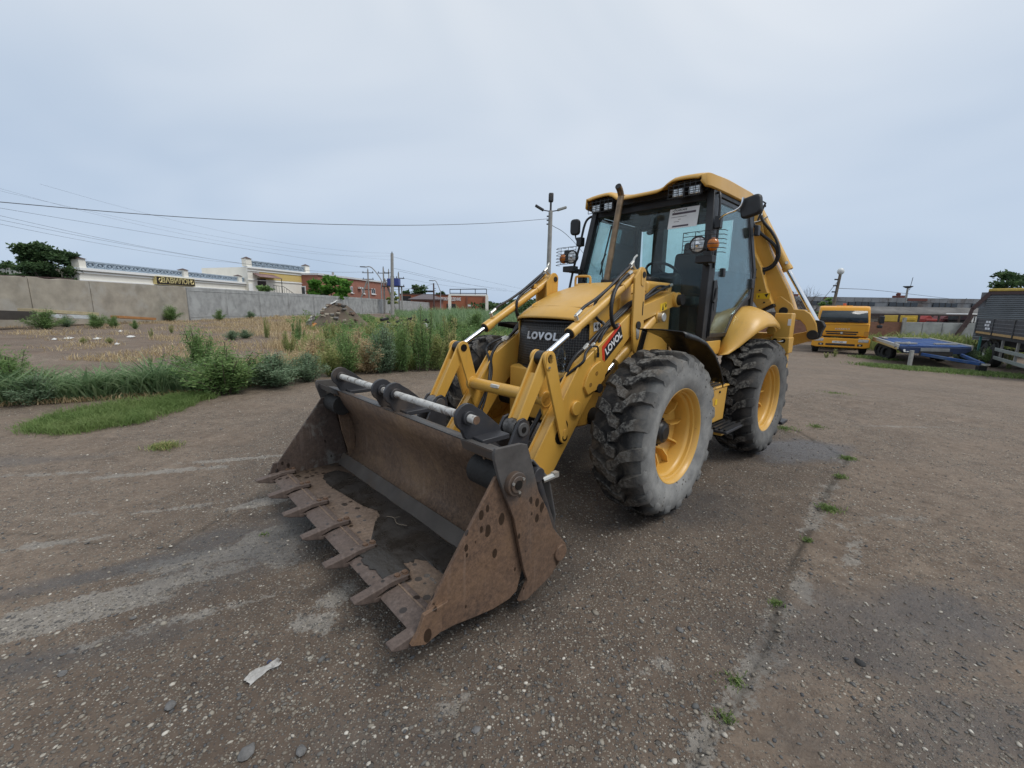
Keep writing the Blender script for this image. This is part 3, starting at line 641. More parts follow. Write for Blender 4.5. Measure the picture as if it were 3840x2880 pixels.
    MB().cyl(el+up*.03, el+up*.095, .016, n=10).cyl(el+up*.09, el+up*.09-dd*.04, .014, n=10).build('elbow_fitting', STEEL, cy, .003)
    MB().cyl(el+up*.02, el+up*.05, .024, n=12).build('port_boss', YEL, cy, .002)
    top = A+up*.05
    hose([el+up*.09-dd*.03, el+up*.10-dd*.13, A+dd*.62+up*.085, A+dd*.42+up*.085, A+dd*.22+up*.10, top+up*.06+dd*.08, top+up*.075-dd*.0], .0125, cy)
    ho = Vector((0, -s*.022, 0))
    hose([top+up*.05+dd*.04, A+dd*.12+up*.095+ho, A+dd*.3+up*.075+ho, A+dd*.50+up*.065+ho, A+dd*.60+up*.03+ho*2, A+dd*.64-up*.08+ho*2, A+dd*.56-up*.20+ho*2], .0125, cy)
    hose([A+dd*.10+up*.07-ho, A+dd*.2+up*.075-ho, A+dd*.38+up*.055-ho*1.6, A+dd*.52-up*.02-ho*2.6, A+dd*.57-up*.14-ho*2.6, A+dd*.545-up*.235-ho*2.2, A+dd*.46-up*.262-ho*1.2], .0165, cy)
    MB().bx(A.x+dd.x*.30-.02, A.x+dd.x*.30+.02, A.y-.035, A.y+.035, A.z+dd.z*.30+.04, A.z+dd.z*.30+.085).build('hose_clamp', YEL, cy, .004)
    MB().tube([top-dd*.02, top+up*.05, top+up*.07+Vector((-.02, 0, .04)), top+up*.07+Vector((-.05, s*.01, .07))], .010, 8, 3).build('top_fitting', STEEL, cy)
    # lift cylinder under the arm
    a = Vector((-.78, s*.53, 1.60)); c = Vector((.20, s*.53, 1.0)); d3 = (c-a).normalized()
    lc = MB().cyl(a+d3*.03, a+d3*.72, .055, n=20).cyl(a+d3*.72, a+d3*.80, .064, n=20).cyl(a-Vector((0, .06, 0)), a+Vector((0, .06, 0)), .06, n=18).build('lift_cylinder', YEL, MACH, .003)
    MB().cyl(a+d3*.80, c, .032, n=16).build('chrome_rod', CHROME, lc)
    MB().cyl((a.x, s*.55, a.z), (a.x, s*.64, a.z), .045, n=14).build('pin_cap', STEEL, lc, .006)
    MB().cyl((.20, s*.47, 1.0), (.20, s*.61, 1.0), .04, n=14).build('lift_pin', CHAS, lc)
    # hard pipes and hoses on top of the arm
    for k, oy in enumerate((.50, .525, .55)):
        hose([(-1.05, s*oy, 1.885+.02*k), (-.8, s*oy, 1.86+.035*(k % 2)), (-.55, s*oy, 1.775), (-.36, s*oy, 1.735), (-.15, s*oy, 1.63), (.1, s*oy, 1.48), (.30-.06*k, s*oy, 1.35)], .013, arm)
    hose([(.30, s*.515, 1.355), (.42, s*.505, 1.29), (.50, s*.49, 1.18), (.52, s*.46, 1.05), (.58, s*.42, .95), (.70, s*.38, .80), (.85, s*.36, .58), (1.0, s*.35, .42)], .014, arm)
    hose([(.26, s*.55, 1.375), (.40, s*.59, 1.32), (.46, s*.61, 1.25), (.50, s*.52, 1.16), (.60, s*.40, 1.0), (.74, s*.34, .72), (.95, s*.33, .5)], .011, arm)
    MB().tube([(.30, s*.555, 1.36), (.26, s*.60, 1.36), (.25, s*.603, 1.30)], .008, 6, 3).bx(.235, .265, *Y(.597, .606), 1.27, 1.31).build('pipe_bracket', BLACK, arm)
MB().cyl((.75, -.49, .96), (.75, .49, .96), .055, n=24).cyl((.75, -.49, .96), (.75, -.45, .96), .066, n=24).cyl((.75, .45, .96), (.75, .49, .96), .066, n=24).build('cross_tube', YEL, MACH, .003)
b = MB(); b.bx(.79, .815, -.13, -.03, .975, 1.005); b.build('hose_clamp', plain('white clamp', (.62, .60, .54), .5), MACH, .004)
# decal on the near arm: red and black panel with white lettering
arm0 = [o for o in MACH.children if o.name == 'loader_arm'][0]
DP = [(-.10, 1.535), (-.152, 1.41), (.106, 1.222), (.128, 1.338)]
def dec(poly, y0, y1, mat, name): return MB().prism(poly, 'y', y0, y1).build(name, mat, arm0)
dec([(-.075, 1.545), (-.105, 1.53), (.130, 1.335), (.115, 1.222), (.150, 1.243), (.168, 1.352)], .5803, .5815, RED, 'red_decal')
dec([(-.105, 1.528), (-.150, 1.412), (.108, 1.224), (.128, 1.335)], .5803, .5819, INK, 'black_decal')
lettering('LOVOL', .088, (-.005, .5825, 1.378), (-.285, 0, .205), (.10, 0, .30), WHITE, arm0, 'decal_lettering', off=.003, ext=.0006, sx=.98)
sheet((-.86, .5815, 1.705), (-1, 0, .20), (0, 0, 1), .13, .075, LABELY, 'warning_label', arm0, .002)
MB().prism([(-.83, 1.665), (-.865, 1.675), (-.842, 1.735)], 'y', .5826, .5832).tube([(-.88, .583, 1.74), (-.90, .583, 1.70), (-.915, .583, 1.73)], .004, 5, 2).build('label_mark', INK, arm0)
sheet((.075, .456, 1.52), (-1, 0, .12), (0, 0, 1), .105, .075, WHITE, 'number_label', MACH, .002)
lettering('4 4', .062, (.075, .458, 1.52), (-1, 0, .12), (0, 0, 1), INK, MACH, 'number_lettering', ext=.0008, off=.002)
# ---- front bucket (opening clam type, tipped slightly back)
MOLD = [(1.85, .950), (1.80, .825), (1.745, .735), (1.705, .65), (1.682, .56), (1.678, .46), (1.692, .36), (1.745, .285)]
def curve_loft(prof, y0, y1, n=2): return MB().loft([[(x, y0+(y1-y0)*k/n, z) for x, z in prof] for k in range(n+1)])
bk = curve_loft(MOLD, -1.12, 1.12).build('bucket', RUST_IN, MACH, thick=.014, smooth=50)
curve_loft([(1.740, .300), (1.797, .207)], -1.17, 1.17).build('moldboard_edge', plain('worn bare steel edge', (.082, .071, .062), .8, 0, var=.25, c2=(.095, .070, .050), sc=4, spec=.25), bk, thick=.02, smooth=0)
curve_loft([(1.74, .205), (2.246, .207)], -1.19, 1.19).build('bucket_floor', RUST_FL, bk, thick=.016)
MB().prism([(1.86, .957), (1.79, .945), (1.79, .915), (1.84, .925)], 'y', -1.17, 1.17).build('top_flange', GREYST, bk, .003)
b = curve_loft([(1.74, .86), (1.58, .84), (1.45, .70), (1.38, .45), (1.40, .27), (1.52, .16), (1.74, .135), (1.95, .140), (2.2, .175)], -1.15, 1.15); b.build('back_shell', GREYST, bk, thick=.012, smooth=50)
TY = [-1.183+.3943*i for i in range(7)]
for i in range(6):
    MB().prism([(2.205, .200), (2.205, .222), (2.235, .226), (2.33, .214), (2.352, .200), (2.30, .178)], 'y', TY[i]+.034, TY[i+1]-.034).build('cutting_edge', RUST_EDGE, bk, .002)
MB().tube([(2.243, -1.17, .224), (2.243, 1.17, .224)], .006, 6, 1).build('weld_seam', RUST_FL, bk)
TOOTH = [(2.165, .224), (2.175, .252), (2.275, .258), (2.335, .249), (2.478, .232), (2.482, .222), (2.46, .208), (2.36, .176), (2.30, .170), (2.31, .196), (2.36, .206), (2.30, .224)]
tm = MB()
secs = []
tm.prism(TOOTH, 'y', -.030, .030); tme = tm.mesh('tooth', RUST_EDGE)
bolt = MB().cyl((0, 0, 0), (0, 0, .010), .016, n=6).cyl((0, 0, -.006), (0, 0, .002), .021, n=12).mesh('bolt', RUST_OUT)
for i, y in enumerate(TY):
    o = link('tooth', tme, bk, (0, y+(.012 if i == 0 else -.012 if i == 6 else 0), 0)); m = o.modifiers.new('bevel', 'BEVEL'); m.width = .005; m.segments = 2
    if 0 < i < 6 or i == 0:
        for x in (2.19, 2.235): link('bolt', bolt, bk, (x, y, .254))
# near and far side: clam cheek in front, moldboard cheek behind it
CLAM = [(2.30, .33), (1.905, .850), (1.85, .855), (1.79, .70), (1.70, .28), (1.745, .150), (1.80, .128), (1.916, .128), (2.05, .150), (2.16, .172), (2.345, .185), (2.36, .205), (2.32, .26)]
REAR = [(1.925, 1.008), (1.938, .985), (1.935, .95), (1.90, .835), (1.80, .60), (1.725, .29), (1.69, .20), (1.755, .105), (1.69, .085), (1.50, .14), (1.40, .215), (1.365, .265), (1.375, .30), (1.44, .375), (1.49, .44), (1.55, .58), (1.62, .70), (1.695, .93), (1.715, .985), (1.76, 1.0)]
for s in (1, -1):
    Y = lambda a, b: sorted((s*a, s*b)); mat = RUST_OUT if s > 0 else RUST_SIDE
    MB().prism(CLAM, 'y', *Y(1.185, 1.203)).build('clam_cheek', mat, bk, .003)
    t = None
    pl = MB().prism(REAR, 'y', *Y(1.212, 1.232))
    o = pl.build('moldboard_cheek', CHEEK, bk, .003)
    MB().cyl((1.81, s*1.20, .806), (1.81, s*1.262, .806), .062, n=24).cyl((1.81, s*1.262, .806), (1.81, s*1.27, .806), .045, n=20).build('pivot_boss', GREYST, o, .004)
    MB().cyl((1.81, s*1.268, .806), (1.81, s*1.274, .806), .024, n=14).build('pivot_bore', GREASE, o)
    for k in range(3):
        a = k*2.1+.4; MB().cyl((1.81+.04*math.cos(a), s*1.269, .806+.04*math.sin(a)), (1.81+.04*math.cos(a), s*1.277, .806+.04*math.sin(a)), .008, n=6).build('boss_bolt', STEEL, o)
    MB().cyl((1.425, s*1.225, .262), (1.425, s*1.245, .262), .05, n=20).build('lower_boss', mat, o, .004)
    MB().cyl((1.81, s*.95, .806), (1.81, s*1.19, .806), .085, n=20).build('hinge_tube', CHAS, bk, .003)
    MB().prism([(1.85, .945), (1.84, .83), (1.815, .68), (1.80, .56), (1.76, .40), (1.745, .285), (1.692, .36), (1.678, .46), (1.682, .56), (1.705, .65), (1.745, .735), (1.80, .825)], 'y', *Y(1.03, 1.045)).build('end_plate', RUST_IN, bk, .002)
    MB().prism([(1.86, .952), (1.92, .985), (1.90, .93), (1.845, .905)], 'y', *Y(.93, 1.205)).build('corner_gusset', GREYST, bk, .003)
    MB().prism([(2.235, .20), (2.24, .315), (2.20, .335), (2.33, .33), (2.36, .26), (2.40, .215), (2.33, .18)], 'y', *Y(1.20, 1.222)).build('corner_guard', mat, bk, .003)
    # clam cylinder lying behind the cheek
    a = Vector((1.56, s*1.13, .76)); c = Vector((1.37, s*1.13, .285))
    o = MB().cyl(a, a.lerp(c, .92), .034, n=16).cyl(a-Vector((0, .05, 0)), a+Vector((0, .05, 0)), .042, n=14).build('clam_cylinder', DARK, bk, .003)
    MB().cyl(a.lerp(c, .92), c, .019, n=12).build('chrome_rod', CHROME, o)
    MB().cyl((1.50, s*1.15, .705), (1.43, s*1.17, .72), .018, n=10).box((1.42, s*1.17, .725), (.04, .03, .03)).build('pipe_fitting', STEEL, o)
    # ears the loader links pin to
    for y in (.445, .605):
        MB().prism([(1.06, .80), (1.075, .86), (1.12, .895), (1.17, .885), (1.20, .84), (1.32, .62), (1.45, .66), (1.42, .30), (1.20, .30), (1.10, .45), (1.085, .62)], 'y', *Y(y-.011, y+.011)).build('bucket_ear', DARK, bk, .004)
    MB().cyl((EARP[0]-.0, s*.43, EARP[1]), (EARP[0], s*.63, EARP[1]), .052, n=20).build('ear_pin', GREYST, bk, .005)
    MB().cyl((EARP[0], s*.63, EARP[1]), (EARP[0], s*.634, EARP[1]), .022, n=12).build('pin_bore', GREASE, bk)
    MB().cyl((EARP[0], s*.47, EARP[1]), (EARP[0], s*.58, EARP[1]), .064, n=22).build('ear_bush', plain('scraped grey steel', (.16, .155, .15), .5, .3, c2=(.02, .018, .016), sc=8), bk, .004)
    MB().prism([(1.60, .93), (1.30, .70), (1.30, .67), (1.60, .88)], 'y', *Y(.60, .62)).build('ear_web', DARK, bk)
# fork shaft with its round brackets on the bucket's top edge
sh = MB().cyl((1.835, -.93, 1.078), (1.835, .965, 1.078), .0235, n=18).build('fork_shaft', CHIP, bk)
MB().cyl((1.835, .962, 1.078), (1.835, .968, 1.078), .0225, n=16).build('shaft_end', RUST_OUT, sh)
for y in (-.895, -.135, .055, .875):
    D = [(1.835+.078*math.cos(a), 1.078+.078*math.sin(a)) for a in [rad(q) for q in range(-60, 141, 20)]]+[(1.73, 1.10), (1.60, .99), (1.58, .935), (1.80, .935), (1.85, .96)]
    o = MB().prism(D, 'y', y-.012, y+.012).build('shaft_bracket', DARK, bk, .003)
    MB().cyl((1.835, y-.035, 1.078), (1.835, y+.035, 1.078), .040, n=18).build('bracket_boss', DARK, o, .004)
    MB().bx(1.60, 1.80, y-.04, y+.10, .932, .962).build('bracket_foot', DARK, o, .004)
# wet mud and rainwater lying in the bucket
def blob_sheet(name, pts, z, mat, parent, seed, bulge=.004):
    n = 40; V = []; cx = sum(p[0] for p in pts)/len(pts); cy = sum(p[1] for p in pts)/len(pts); rr = random.Random(seed)
    P = []
    m = len(pts)
    for i in range(m):
        a, b = pts[i], pts[(i+1) % m]
        for k in range(6):
            t = k/6; P.append((a[0]+(b[0]-a[0])*t+rr.uniform(-.012, .012), a[1]+(b[1]-a[1])*t+rr.uniform(-.02, .02)))
    mb = MB(); N = len(P); rings = [1., .9, .6, .3]; hs = [0, bulge*.7, bulge, bulge]
    for q, h in zip(rings, hs): mb.v += [(cx+(x-cx)*q, cy+(y-cy)*q, z+h*(.8+.4*rr.random())) for x, y in P]
    for r in range(3):
        for i in range(N): mb.f.append((r*N+i, r*N+(i+1) % N, (r+1)*N+(i+1) % N, (r+1)*N+i))
    mb.f.append(tuple(range(3*N, 4*N))); return mb.build(name, mat, parent, smooth=80)
tmud = NT('wet black mud'); tmud.set(Base_Color=tmud.ramp(tmud.noise(12, 8, .7), [(.3, (.016, .014, .012)), (.7, (.045, .038, .032))]), Roughness=tmud.ramp(tmud.noise(6, 6), [(.35, .08), (.6, .5)]), Specular_IOR_Level=.6); tmud.bump(tmud.noise(40, 7, .7), .35, .008)
o = blob_sheet('wet_mud', [(1.81, .95), (1.80, .3), (1.805, -.5), (1.82, -.88), (1.90, -1.0), (2.02, -.95), (2.06, -.7), (1.98, -.45), (1.90, -.15), (1.95, .1), (2.10, .25), (2.19, .35), (2.22, .62), (2.12, .65), (2.02, .70), (2.0, .95)], .216, tmud.m, bk, 4)
blob_sheet('wet_mud', [(2.17, .33), (2.28, .42), (2.30, .55), (2.26, .80), (2.16, .82), (2.12, .6)], .226, plain('damp gritty mud', (.035, .031, .027), .6, bump=.8, bsc=50), bk, 6, .01)
MB().tube([(1.95, .10, .225), (1.93, .17, .235), (1.95, .25, .232), (1.92, .33, .24)], .003, 5, 3).tube([(1.93, .17, .235), (1.90, .20, .245)], .002, 4, 1).build('twig', plain('dry twig', (.14, .11, .08), .8), bk)

# ---- cab
cab = MB()
PIL = [(-1.31, .785, 1.36), (-1.31, .80, 2.10), (-1.46, .715, 2.90)]
for s in (1, -1):
    P = [Vector((x, s*y, z)) for x, y, z in PIL]
    cab.beam(P[0], P[1]+Vector((0, 0, .01)), .075, .105, (1, 0, 0)).beam(P[1]-Vector((0, 0, .01)), P[2], .075, .105, (1, 0, 0))
    q = [Vector((-2.66, s*.785, 1.70)), Vector((-2.60, s*.80, 2.15)), Vector((-2.45, s*.715, 2.90))]
    cab.beam(q[0], q[1]+Vector((0, 0, .01)), .07, .09, (1, 0, 0)).beam(q[1]-Vector((0, 0, .01)), q[2], .07, .09, (1, 0, 0))
    cab.beam((-1.44, s*.715, 2.875), (-2.50, s*.715, 2.875), .08, .07)
    cab.prism([(-1.27, 1.34), (-1.27, 1.42), (-1.92, 1.42), (-2.10, 1.62), (-2.40, 1.76), (-2.66, 1.82), (-2.72, 1.70), (-2.3, 1.60), (-2.0, 1.34)], 'y', *sorted((s*.765, s*.80)))
cab.bx(-1.50, -1.42, -.70, .70, 2.80, 2.93).bx(-2.75, -2.66, -.75, .75, 1.35, 2.18).bx(-2.55, -2.45, -.70, .70, 2.78, 2.93)
cab.bx(-2.72, -1.25, -.77, .77, 1.28, 1.36)
cab = cab.build('cab', BLKPL, MACH, .006)
MB().bx(-2.60, -1.42, -.70, .70, 2.86, 2.90).build('headliner', plain('grey headliner', (.045, .047, .05), .8), cab)
MB().bx(-2.66, -1.40, -.50, .50, 1.37, 1.40).build('cab_floor_mat', BLKPL, cab)
# roof shell
secs = []
for (x, hw, dz, front) in ((-1.20, .70, -.045, 1), (-1.235, .735, -.012, 1), (-1.30, .755, .006, 1), (-1.55, .765, .02, .7), (-1.75, .77, .03, .15), (-2.4, .77, .03, 0), (-2.68, .755, .015, 0), (-2.75, .72, -.03, 0)):
    row = [(x, -hw+.012, 2.885 if x < -1.21 else 2.94), (x, -hw, 2.90 if x < -1.21 else 2.95), (x, -hw+.006, 3.005+dz*.5)]
    for k in range(-12, 13):
        u = k/12; y = u*(hw-.035); a = abs(u); pod = 1/(1+math.exp(-(a-.47)*26)); z = 3.035+dz-.085*front*(1-pod)-.022*a**6+.03*(1-front)*(1-a*a); row.append((x, y, z))
    row += [(x, hw-.006, 3.005+dz*.5), (x, hw, 2.90 if x < -1.21 else 2.95), (x, hw-.012, 2.885 if x < -1.21 else 2.94)]; secs.append(row)
secs.append([(-2.77, p[1], 2.91) for p in secs[-1]])
roof = MB().loft(secs).build('roof', YEL, cab, smooth=40, thick=.016)
MB().bx(-2.70, -1.36, -.705, .705, 2.885, 2.945).build('roof_underside', BLKPL, roof); MB().bx(-2.60, -1.34, -.70, -.30, 2.94, 3.005).build('lamp_pod', BLKPL, roof); MB().bx(-2.60, -1.34, .30, .70, 2.94, 3.005).build('lamp_pod', BLKPL, roof)
MB().cyl((-1.55, .30, 3.03), (-1.55, .30, 3.085), .013, n=10).build('roof_stud', STEEL, roof)
# panes
def pane(name, pts, mat, parent=cab, th=.008):
    P = [Vector(p) for p in pts]; n = (P[1]-P[0]).cross(P[2]-P[0]).normalized()*th; k = len(P)
    return MB().add(P+[p+n for p in P], [tuple(range(k)), tuple(range(2*k-1, k-1, -1))]+[(i, (i+1) % k, k+(i+1) % k, k+i) for i in range(k)]).build(name, mat, parent)
pane('windscreen', [(-1.335, -.745, 1.38), (-1.335, .745, 1.38), (-1.335, .76, 2.10), (-1.335, -.76, 2.10)], GLASSW)
pane('windscreen', [(-1.335, -.76, 2.10), (-1.335, .76, 2.10), (-1.462, .675, 2.83), (-1.462, -.675, 2.83)], GLASSW)
door = MB()
DOUT = [(-1.375, 1.385), (-1.90, 1.385), (-2.08, 1.60), (-2.36, 1.755), (-2.55, 1.83), (-2.555, 2.15), (-2.44, 2.83), (-1.50, 2.83), (-1.375, 2.10)]
def side_y(z): return .815 if z < 2.1 else .815-.088*(z-2.1)/.8
def ring(outer, inset, s, y_off, t):
    c = Vector((sum(p[0] for p in outer)/len(outer), sum(p[1] for p in outer)/len(outer))); I = []
    n = len(outer)
    for i in range(n):
        p = Vector(outer[i]); a = Vector(outer[i-1]); b_ = Vector(outer[(i+1) % n]); d1 = (p-a).normalized(); d2 = (b_-p).normalized()
        n1 = Vector((-d1.y, d1.x)); n2 = Vector((-d2.y, d2.x)); m = (n1+n2).normalized(); m = m if m.dot(c-p) > 0 else -m
        I.append(p+m*inset/max(.5, abs(m.dot(n1))))
    V = []
    for P_ in (outer, I):
        for yy in (0, t): V += [(p[0], s*(side_y(p[1])+y_off+yy), p[1]) for p in P_]
    f = []
    for i in range(n):
        j = (i+1) % n; f += [(i, j, 2*n+j, 2*n+i), (n+i, 3*n+i, 3*n+j, n+j), (i, n+i, n+j, j), (2*n+i, 2*n+j, 3*n+j, 3*n+i)]
    return V, f, I
for s in (1, -1):
    V, f, I = ring(DOUT, .045, s, -.008, .022); dr = MB().add(V, f).build('door' if s > 0 else 'side_window_frame', BLACK, MACH, .004)
    low = [p for p in I if p[1] < 2.101]; 
    for nm, zz in (('door_glass', 0), ('door_glass', 1)):
        P_ = []
        if zz == 0: Q = [I[0], I[1], I[2], I[3], I[4], I[5], I[8]]; Q[5] = Vector((I[5].x, 2.10)); Q[6] = Vector((I[8].x, 2.10))
        else: Q = [Vector((I[8].x, 2.10)), Vector((I[5].x, 2.10)), I[6], I[7]]
        pane(nm, [(p[0], s*(side_y(p[1])+.002), p[1]) for p in Q], GLASS, dr)
    if s > 0:
        hb = MB().prism([(-1.40, 1.98), (-1.46, 1.99), (-1.50, 1.92), (-1.52, 1.78), (-1.50, 1.62), (-1.42, 1.52), (-1.40, 1.40), (-1.385, 1.40)], 'y', .826, .846).build('door_panel', BLKPL, dr, .008)
        MB().prism(rounded((-1.455, 1.70), (-1.455, 1.84), .028, .028), 'y', .846, .850).build('handle_recess', GREASE, hb)
        MB().tube([(-1.45, .85, 1.90), (-1.40, .865, 1.80), (-1.35, .87, 1.755)], .012, 8, 3).build('door_lever', BLACK, hb)
        for z in (2.0, 2.62): MB().bx(-2.58, -2.50, .80, .85, z-.06, z+.06).build('door_hinge', DARK, dr, .01)
        MB().bx(-1.66, -1.60, .80, .845, 2.03, 2.12).build('door_latch', BLKPL, dr, .008)
# right hand post between its two panes, rear wall posts
MB().prism([(-1.86, 1.42), (-1.88, 2.1), (-1.90, 2.84), (-2.44, 2.84), (-2.56, 2.1), (-2.50, 1.42)], 'y', -.79, -.765).build('side_post', BLKPL, cab)
MB().bx(-2.72, -2.60, -.56, -.40, 1.9, 2.86).build('rear_post', BLKPL, cab); MB().bx(-2.72, -2.60, .52, .72, 1.9, 2.86).build('rear_post', BLKPL, cab)
pane('rear_window', [(-2.68, -.74, 2.15), (-2.68, .52, 2.15), (-2.56, .52, 2.82), (-2.56, -.70, 2.82)], GLASS)
# interior
seat = MB().bx(-2.35, -1.88, -.10, .42, 1.72, 1.84).build('seat', plain('dark grey seat cloth', (.035, .036, .04), .85), cab, .04, seg=3)
MB().box((-2.34, .16, 2.10), (.12, .48, .62), Matrix.Rotation(rad(-8), 3, 'Y')).build('seat_back', MATS['dark grey seat cloth'], seat, .05, seg=3)
MB().box((-2.38, .16, 2.44), (.09, .27, .20), Matrix.Rotation(rad(-8), 3, 'Y')).build('head_rest', MATS['dark grey seat cloth'], seat, .04, seg=3)
MB().bx(-2.25, -1.95, -.02, .34, 1.38, 1.72).build('seat_base', BLKPL, seat)
for y in (-.16, .48): MB().box((-2.10, y, 2.02), (.36, .06, .05)).build('arm_rest', BLKPL, seat, .015)
b = MB(); R = Matrix.Rotation(rad(-32), 3, 'Y'); ring_ = [Vector((.19*math.cos(a), .19*math.sin(a), 0)) for a in [2*math.pi*i/24 for i in range(25)]]
c = Vector((-1.72, .08, 2.12)); b.tube([c+R@p for p in ring_], .016, 8, 1, caps=False)
for a in (0, 2.1, 4.2): b.tube([c, c+R@Vector((.18*math.cos(a), .18*math.sin(a), 0))], .012, 6, 1)
b.build('steering_wheel', BLKPL, cab)
MB().cyl((-1.62, .08, 1.45), (-1.71, .08, 2.10), .05, n=12).build('steering_column', BLKPL, cab)
MB().prism([(-1.36, 1.40), (-1.36, 2.04), (-1.45, 2.09), (-1.55, 2.05), (-1.60, 1.40)], 'y', -.42, .42).build('dashboard', BLKPL, cab, .03, seg=3)
MB().bx(-1.30, -1.05, -.20, .30, 1.955, 2.03).build('scuttle', BLKPL, MACH, .03)
MB().tube([(-1.365, -.52, 2.02), (-1.36, -.55, 2.25), (-1.375, -.50, 2.35)], .008, 6, 1).tube([(-1.355, -.56, 2.10), (-1.42, -.47, 2.68)], .010, 6, 1).build('wiper', BLACK, cab)
MB().bx(-1.52, -1.47, .02, .10, 2.62, 2.78).ball((-1.49, .02, 2.56), (.03, .05, .03)).build('interior_mirror', BLKPL, cab, .01)
MB().bx(-1.66, -1.50, .35, .48, 2.70, 2.86).build('visor_box', plain('grey headliner', (0, 0, 0)), cab, .02)
# notice on the windscreen
nr, nu = Vector((0, 1, 0)), Vector((-.174, 0, .985)); nc = Vector((-1.415, .44, 2.655))
no = sheet(nc, nr, nu, .325, .215, WHITE, 'notice_sheet', cab, .002)
nn = nr.cross(nu); 
def on(u, v): return nc+nr*u+nu*v+nn*.0022
for i, (u, v) in enumerate(((-.125, .085), (-.11, .095), (-.11, .075), (-.095, .085), (-.10, .10))): MB().box(on(u, v), (.002, .008, .008), Matrix((nn, (nr+nu).normalized(), (nu-nr).normalized())).transposed()).build('logo_mark', INK, no)
lettering('CARCADE', .026, on(-.03, .087), nr, nu, INK, no, 'notice_lettering', ext=.0004, off=.0005)
for u, v, wd, hh, mt in ((0, .052, .26, .022, 'bar'), (-.02, -.085, .18, .018, 'bar'), (-.05, .015, .17, .004, 'line'), (-.04, -.012, .03, .004, 'line'), (-.07, -.035, .06, .004, 'line')):
    sheet(on(u, v), nr, nu, wd, hh, plain('violet grey print', (.10, .08, .10), .7), 'notice_print', no, .001)
# work lamps with wire guards
def lamp(c, w_, h_, parent, name='work_lamp'):
    c = Vector(c); o = MB().box(c, (.06, w_, h_)).build(name, BLKPL, parent, .015, seg=3)
    MB().box(c+Vector((.031, 0, 0)), (.006, w_*.84, h_*.80)).build('lens', LENS, o, .003)
    g_ = MB(); X = c.x+.075
    W, H = w_*.62, h_*.78
    loop = [(X, c.y-W, c.z-H*.8), (X, c.y+W, c.z-H*.8), (X, c.y+W, c.z+H), (X, c.y-W, c.z+H), (X, c.y-W, c.z-H*.8)]; g_.tube(loop, .0042, 5, 1)
    for k in (-.33, .33): g_.tube([(X-.05, c.y+k*W, c.z+H*1.25), (X, c.y+k*W, c.z+H), (X, c.y+k*W, c.z-H*.8)], .0040, 5, 1)
    for k in (-.25, .30, .75): g_.tube([(X, c.y-W, c.z+k*H), (X, c.y+W, c.z+k*H)], .0038, 5, 1)
    g_.build('lamp_guard', BLACK, o); return o
for y in (-.605, -.43, .43, .605): lamp((-1.30, y, 2.885), .135, .10, MACH)
for s in (1, -1):
    # round headlamp with indicator on a bracket
    c = Vector((-1.08, s*.785, 2.305)); o = MB().lathe([(0, -.05), (.05, -.05), (.078, -.01), (.084, .03), (.072, .034)], 26, c, 'x').build('headlamp', BLKPL, MACH, smooth=50)
    MB().lathe([(0, .036), (.04, .034), (.072, .026)], 24, c, 'x').build('lens', LENS, o)
    MB().lathe([(0, .0), (.02, -.004), (.028, -.012)], 12, c+Vector((.042, 0, .0)), 'x').build('bulb_shield', CHROME, o)
    MB().prism([(-1.14, 2.34), (-1.06, 2.40), (-1.04, 2.25), (-1.13, 2.24)], 'y', *sorted((s*.84, s*.915))).build('lamp_housing', BLKPL, o, .01)
    MB().ball((-1.07, s*.925, 2.295), (.055, .055, .062), 14, 8).build('indicator_lens', AMBER, o)
    MB().bx(-1.17, -1.06, *sorted((s*.765, s*.93)), 2.13, 2.20).build('lamp_bracket', BLKPL, o, .008)
    MB().beam((-1.12, s*.85, 2.15), (-1.31, s*.80, 2.14), .05, .055).build('bracket_arm', BLKPL, o)
    g_ = MB(); X = -.985; ya, yb = s*.665, s*1.03
    for z in (2.215, 2.255, 2.295, 2.335, 2.375, 2.415): g_.tube([(X, ya, z), (X, s*.95, z), (X-.06, yb, z), (X-.13, yb, z)], .0036, 5, 1)
    for yy in (.665, .785, .90): g_.tube([(X, s*yy, 2.215), (X, s*yy, 2.415), (X-.10, s*yy, 2.418)], .0036, 5, 1)
    g_.build('lamp_guard', BLACK, o)
# mirrors
def mirror(c, R, sx, sy, parent, arm, cm):
    q = []
    for (u, v, a0) in ((1, 1, 0), (-1, 1, 90), (-1, -1, 180), (1, -1, 270)): q += [(u*(sx/2-.045)+.045*math.cos(rad(a0+a)), v*(sy/2-.045)+.045*math.sin(rad(a0+a))) for a in (0, 30, 60, 90)]
    m_ = MB().prism(q, 'x', -.03, .03); m_.v = [tuple(Vector(c)+R@Vector(p)) for p in m_.v]
    o = m_.build('mirror', BLKPL, parent, .02, seg=3); MB().tube(arm, .0095, 8, 5).build('mirror_arm', cm, o); return o
mo = mirror((-1.33, 1.14, 2.645), Matrix.Rotation(rad(-14), 3, 'Z') @ Matrix.Rotation(rad(9), 3, 'X'), .20, .19, MACH, [(-1.36, .845, 2.575), (-1.32, .91, 2.605), (-1.30, 1.01, 2.625), (-1.295, 1.06, 2.66), (-1.29, 1.075, 2.73)], CHROME)
MB().bx(-1.42, -1.35, .80, .86, 2.49, 2.61).build('mirror_bracket', BLACK, mo, .008)
MB().tube([(-1.47, .76, 2.86), (-1.43, .80, 2.83), (-1.40, .825, 2.60), (-1.34, .845, 2.1)], .012, 8, 4).build('grab_rail', BLACK, MACH)
mo = mirror((-1.33, -.965, 2.715), Matrix.Rotation(rad(20), 3, 'Z'), .13, .20, MACH, [(-1.33, -.965, 2.63), (-1.335, -.945, 2.56), (-1.34, -.90, 2.53)], BLACK)
MB().bx(-1.38, -1.30, -.92, -.84, 2.47, 2.58).build('mirror_bracket', BLACK, mo, .008)
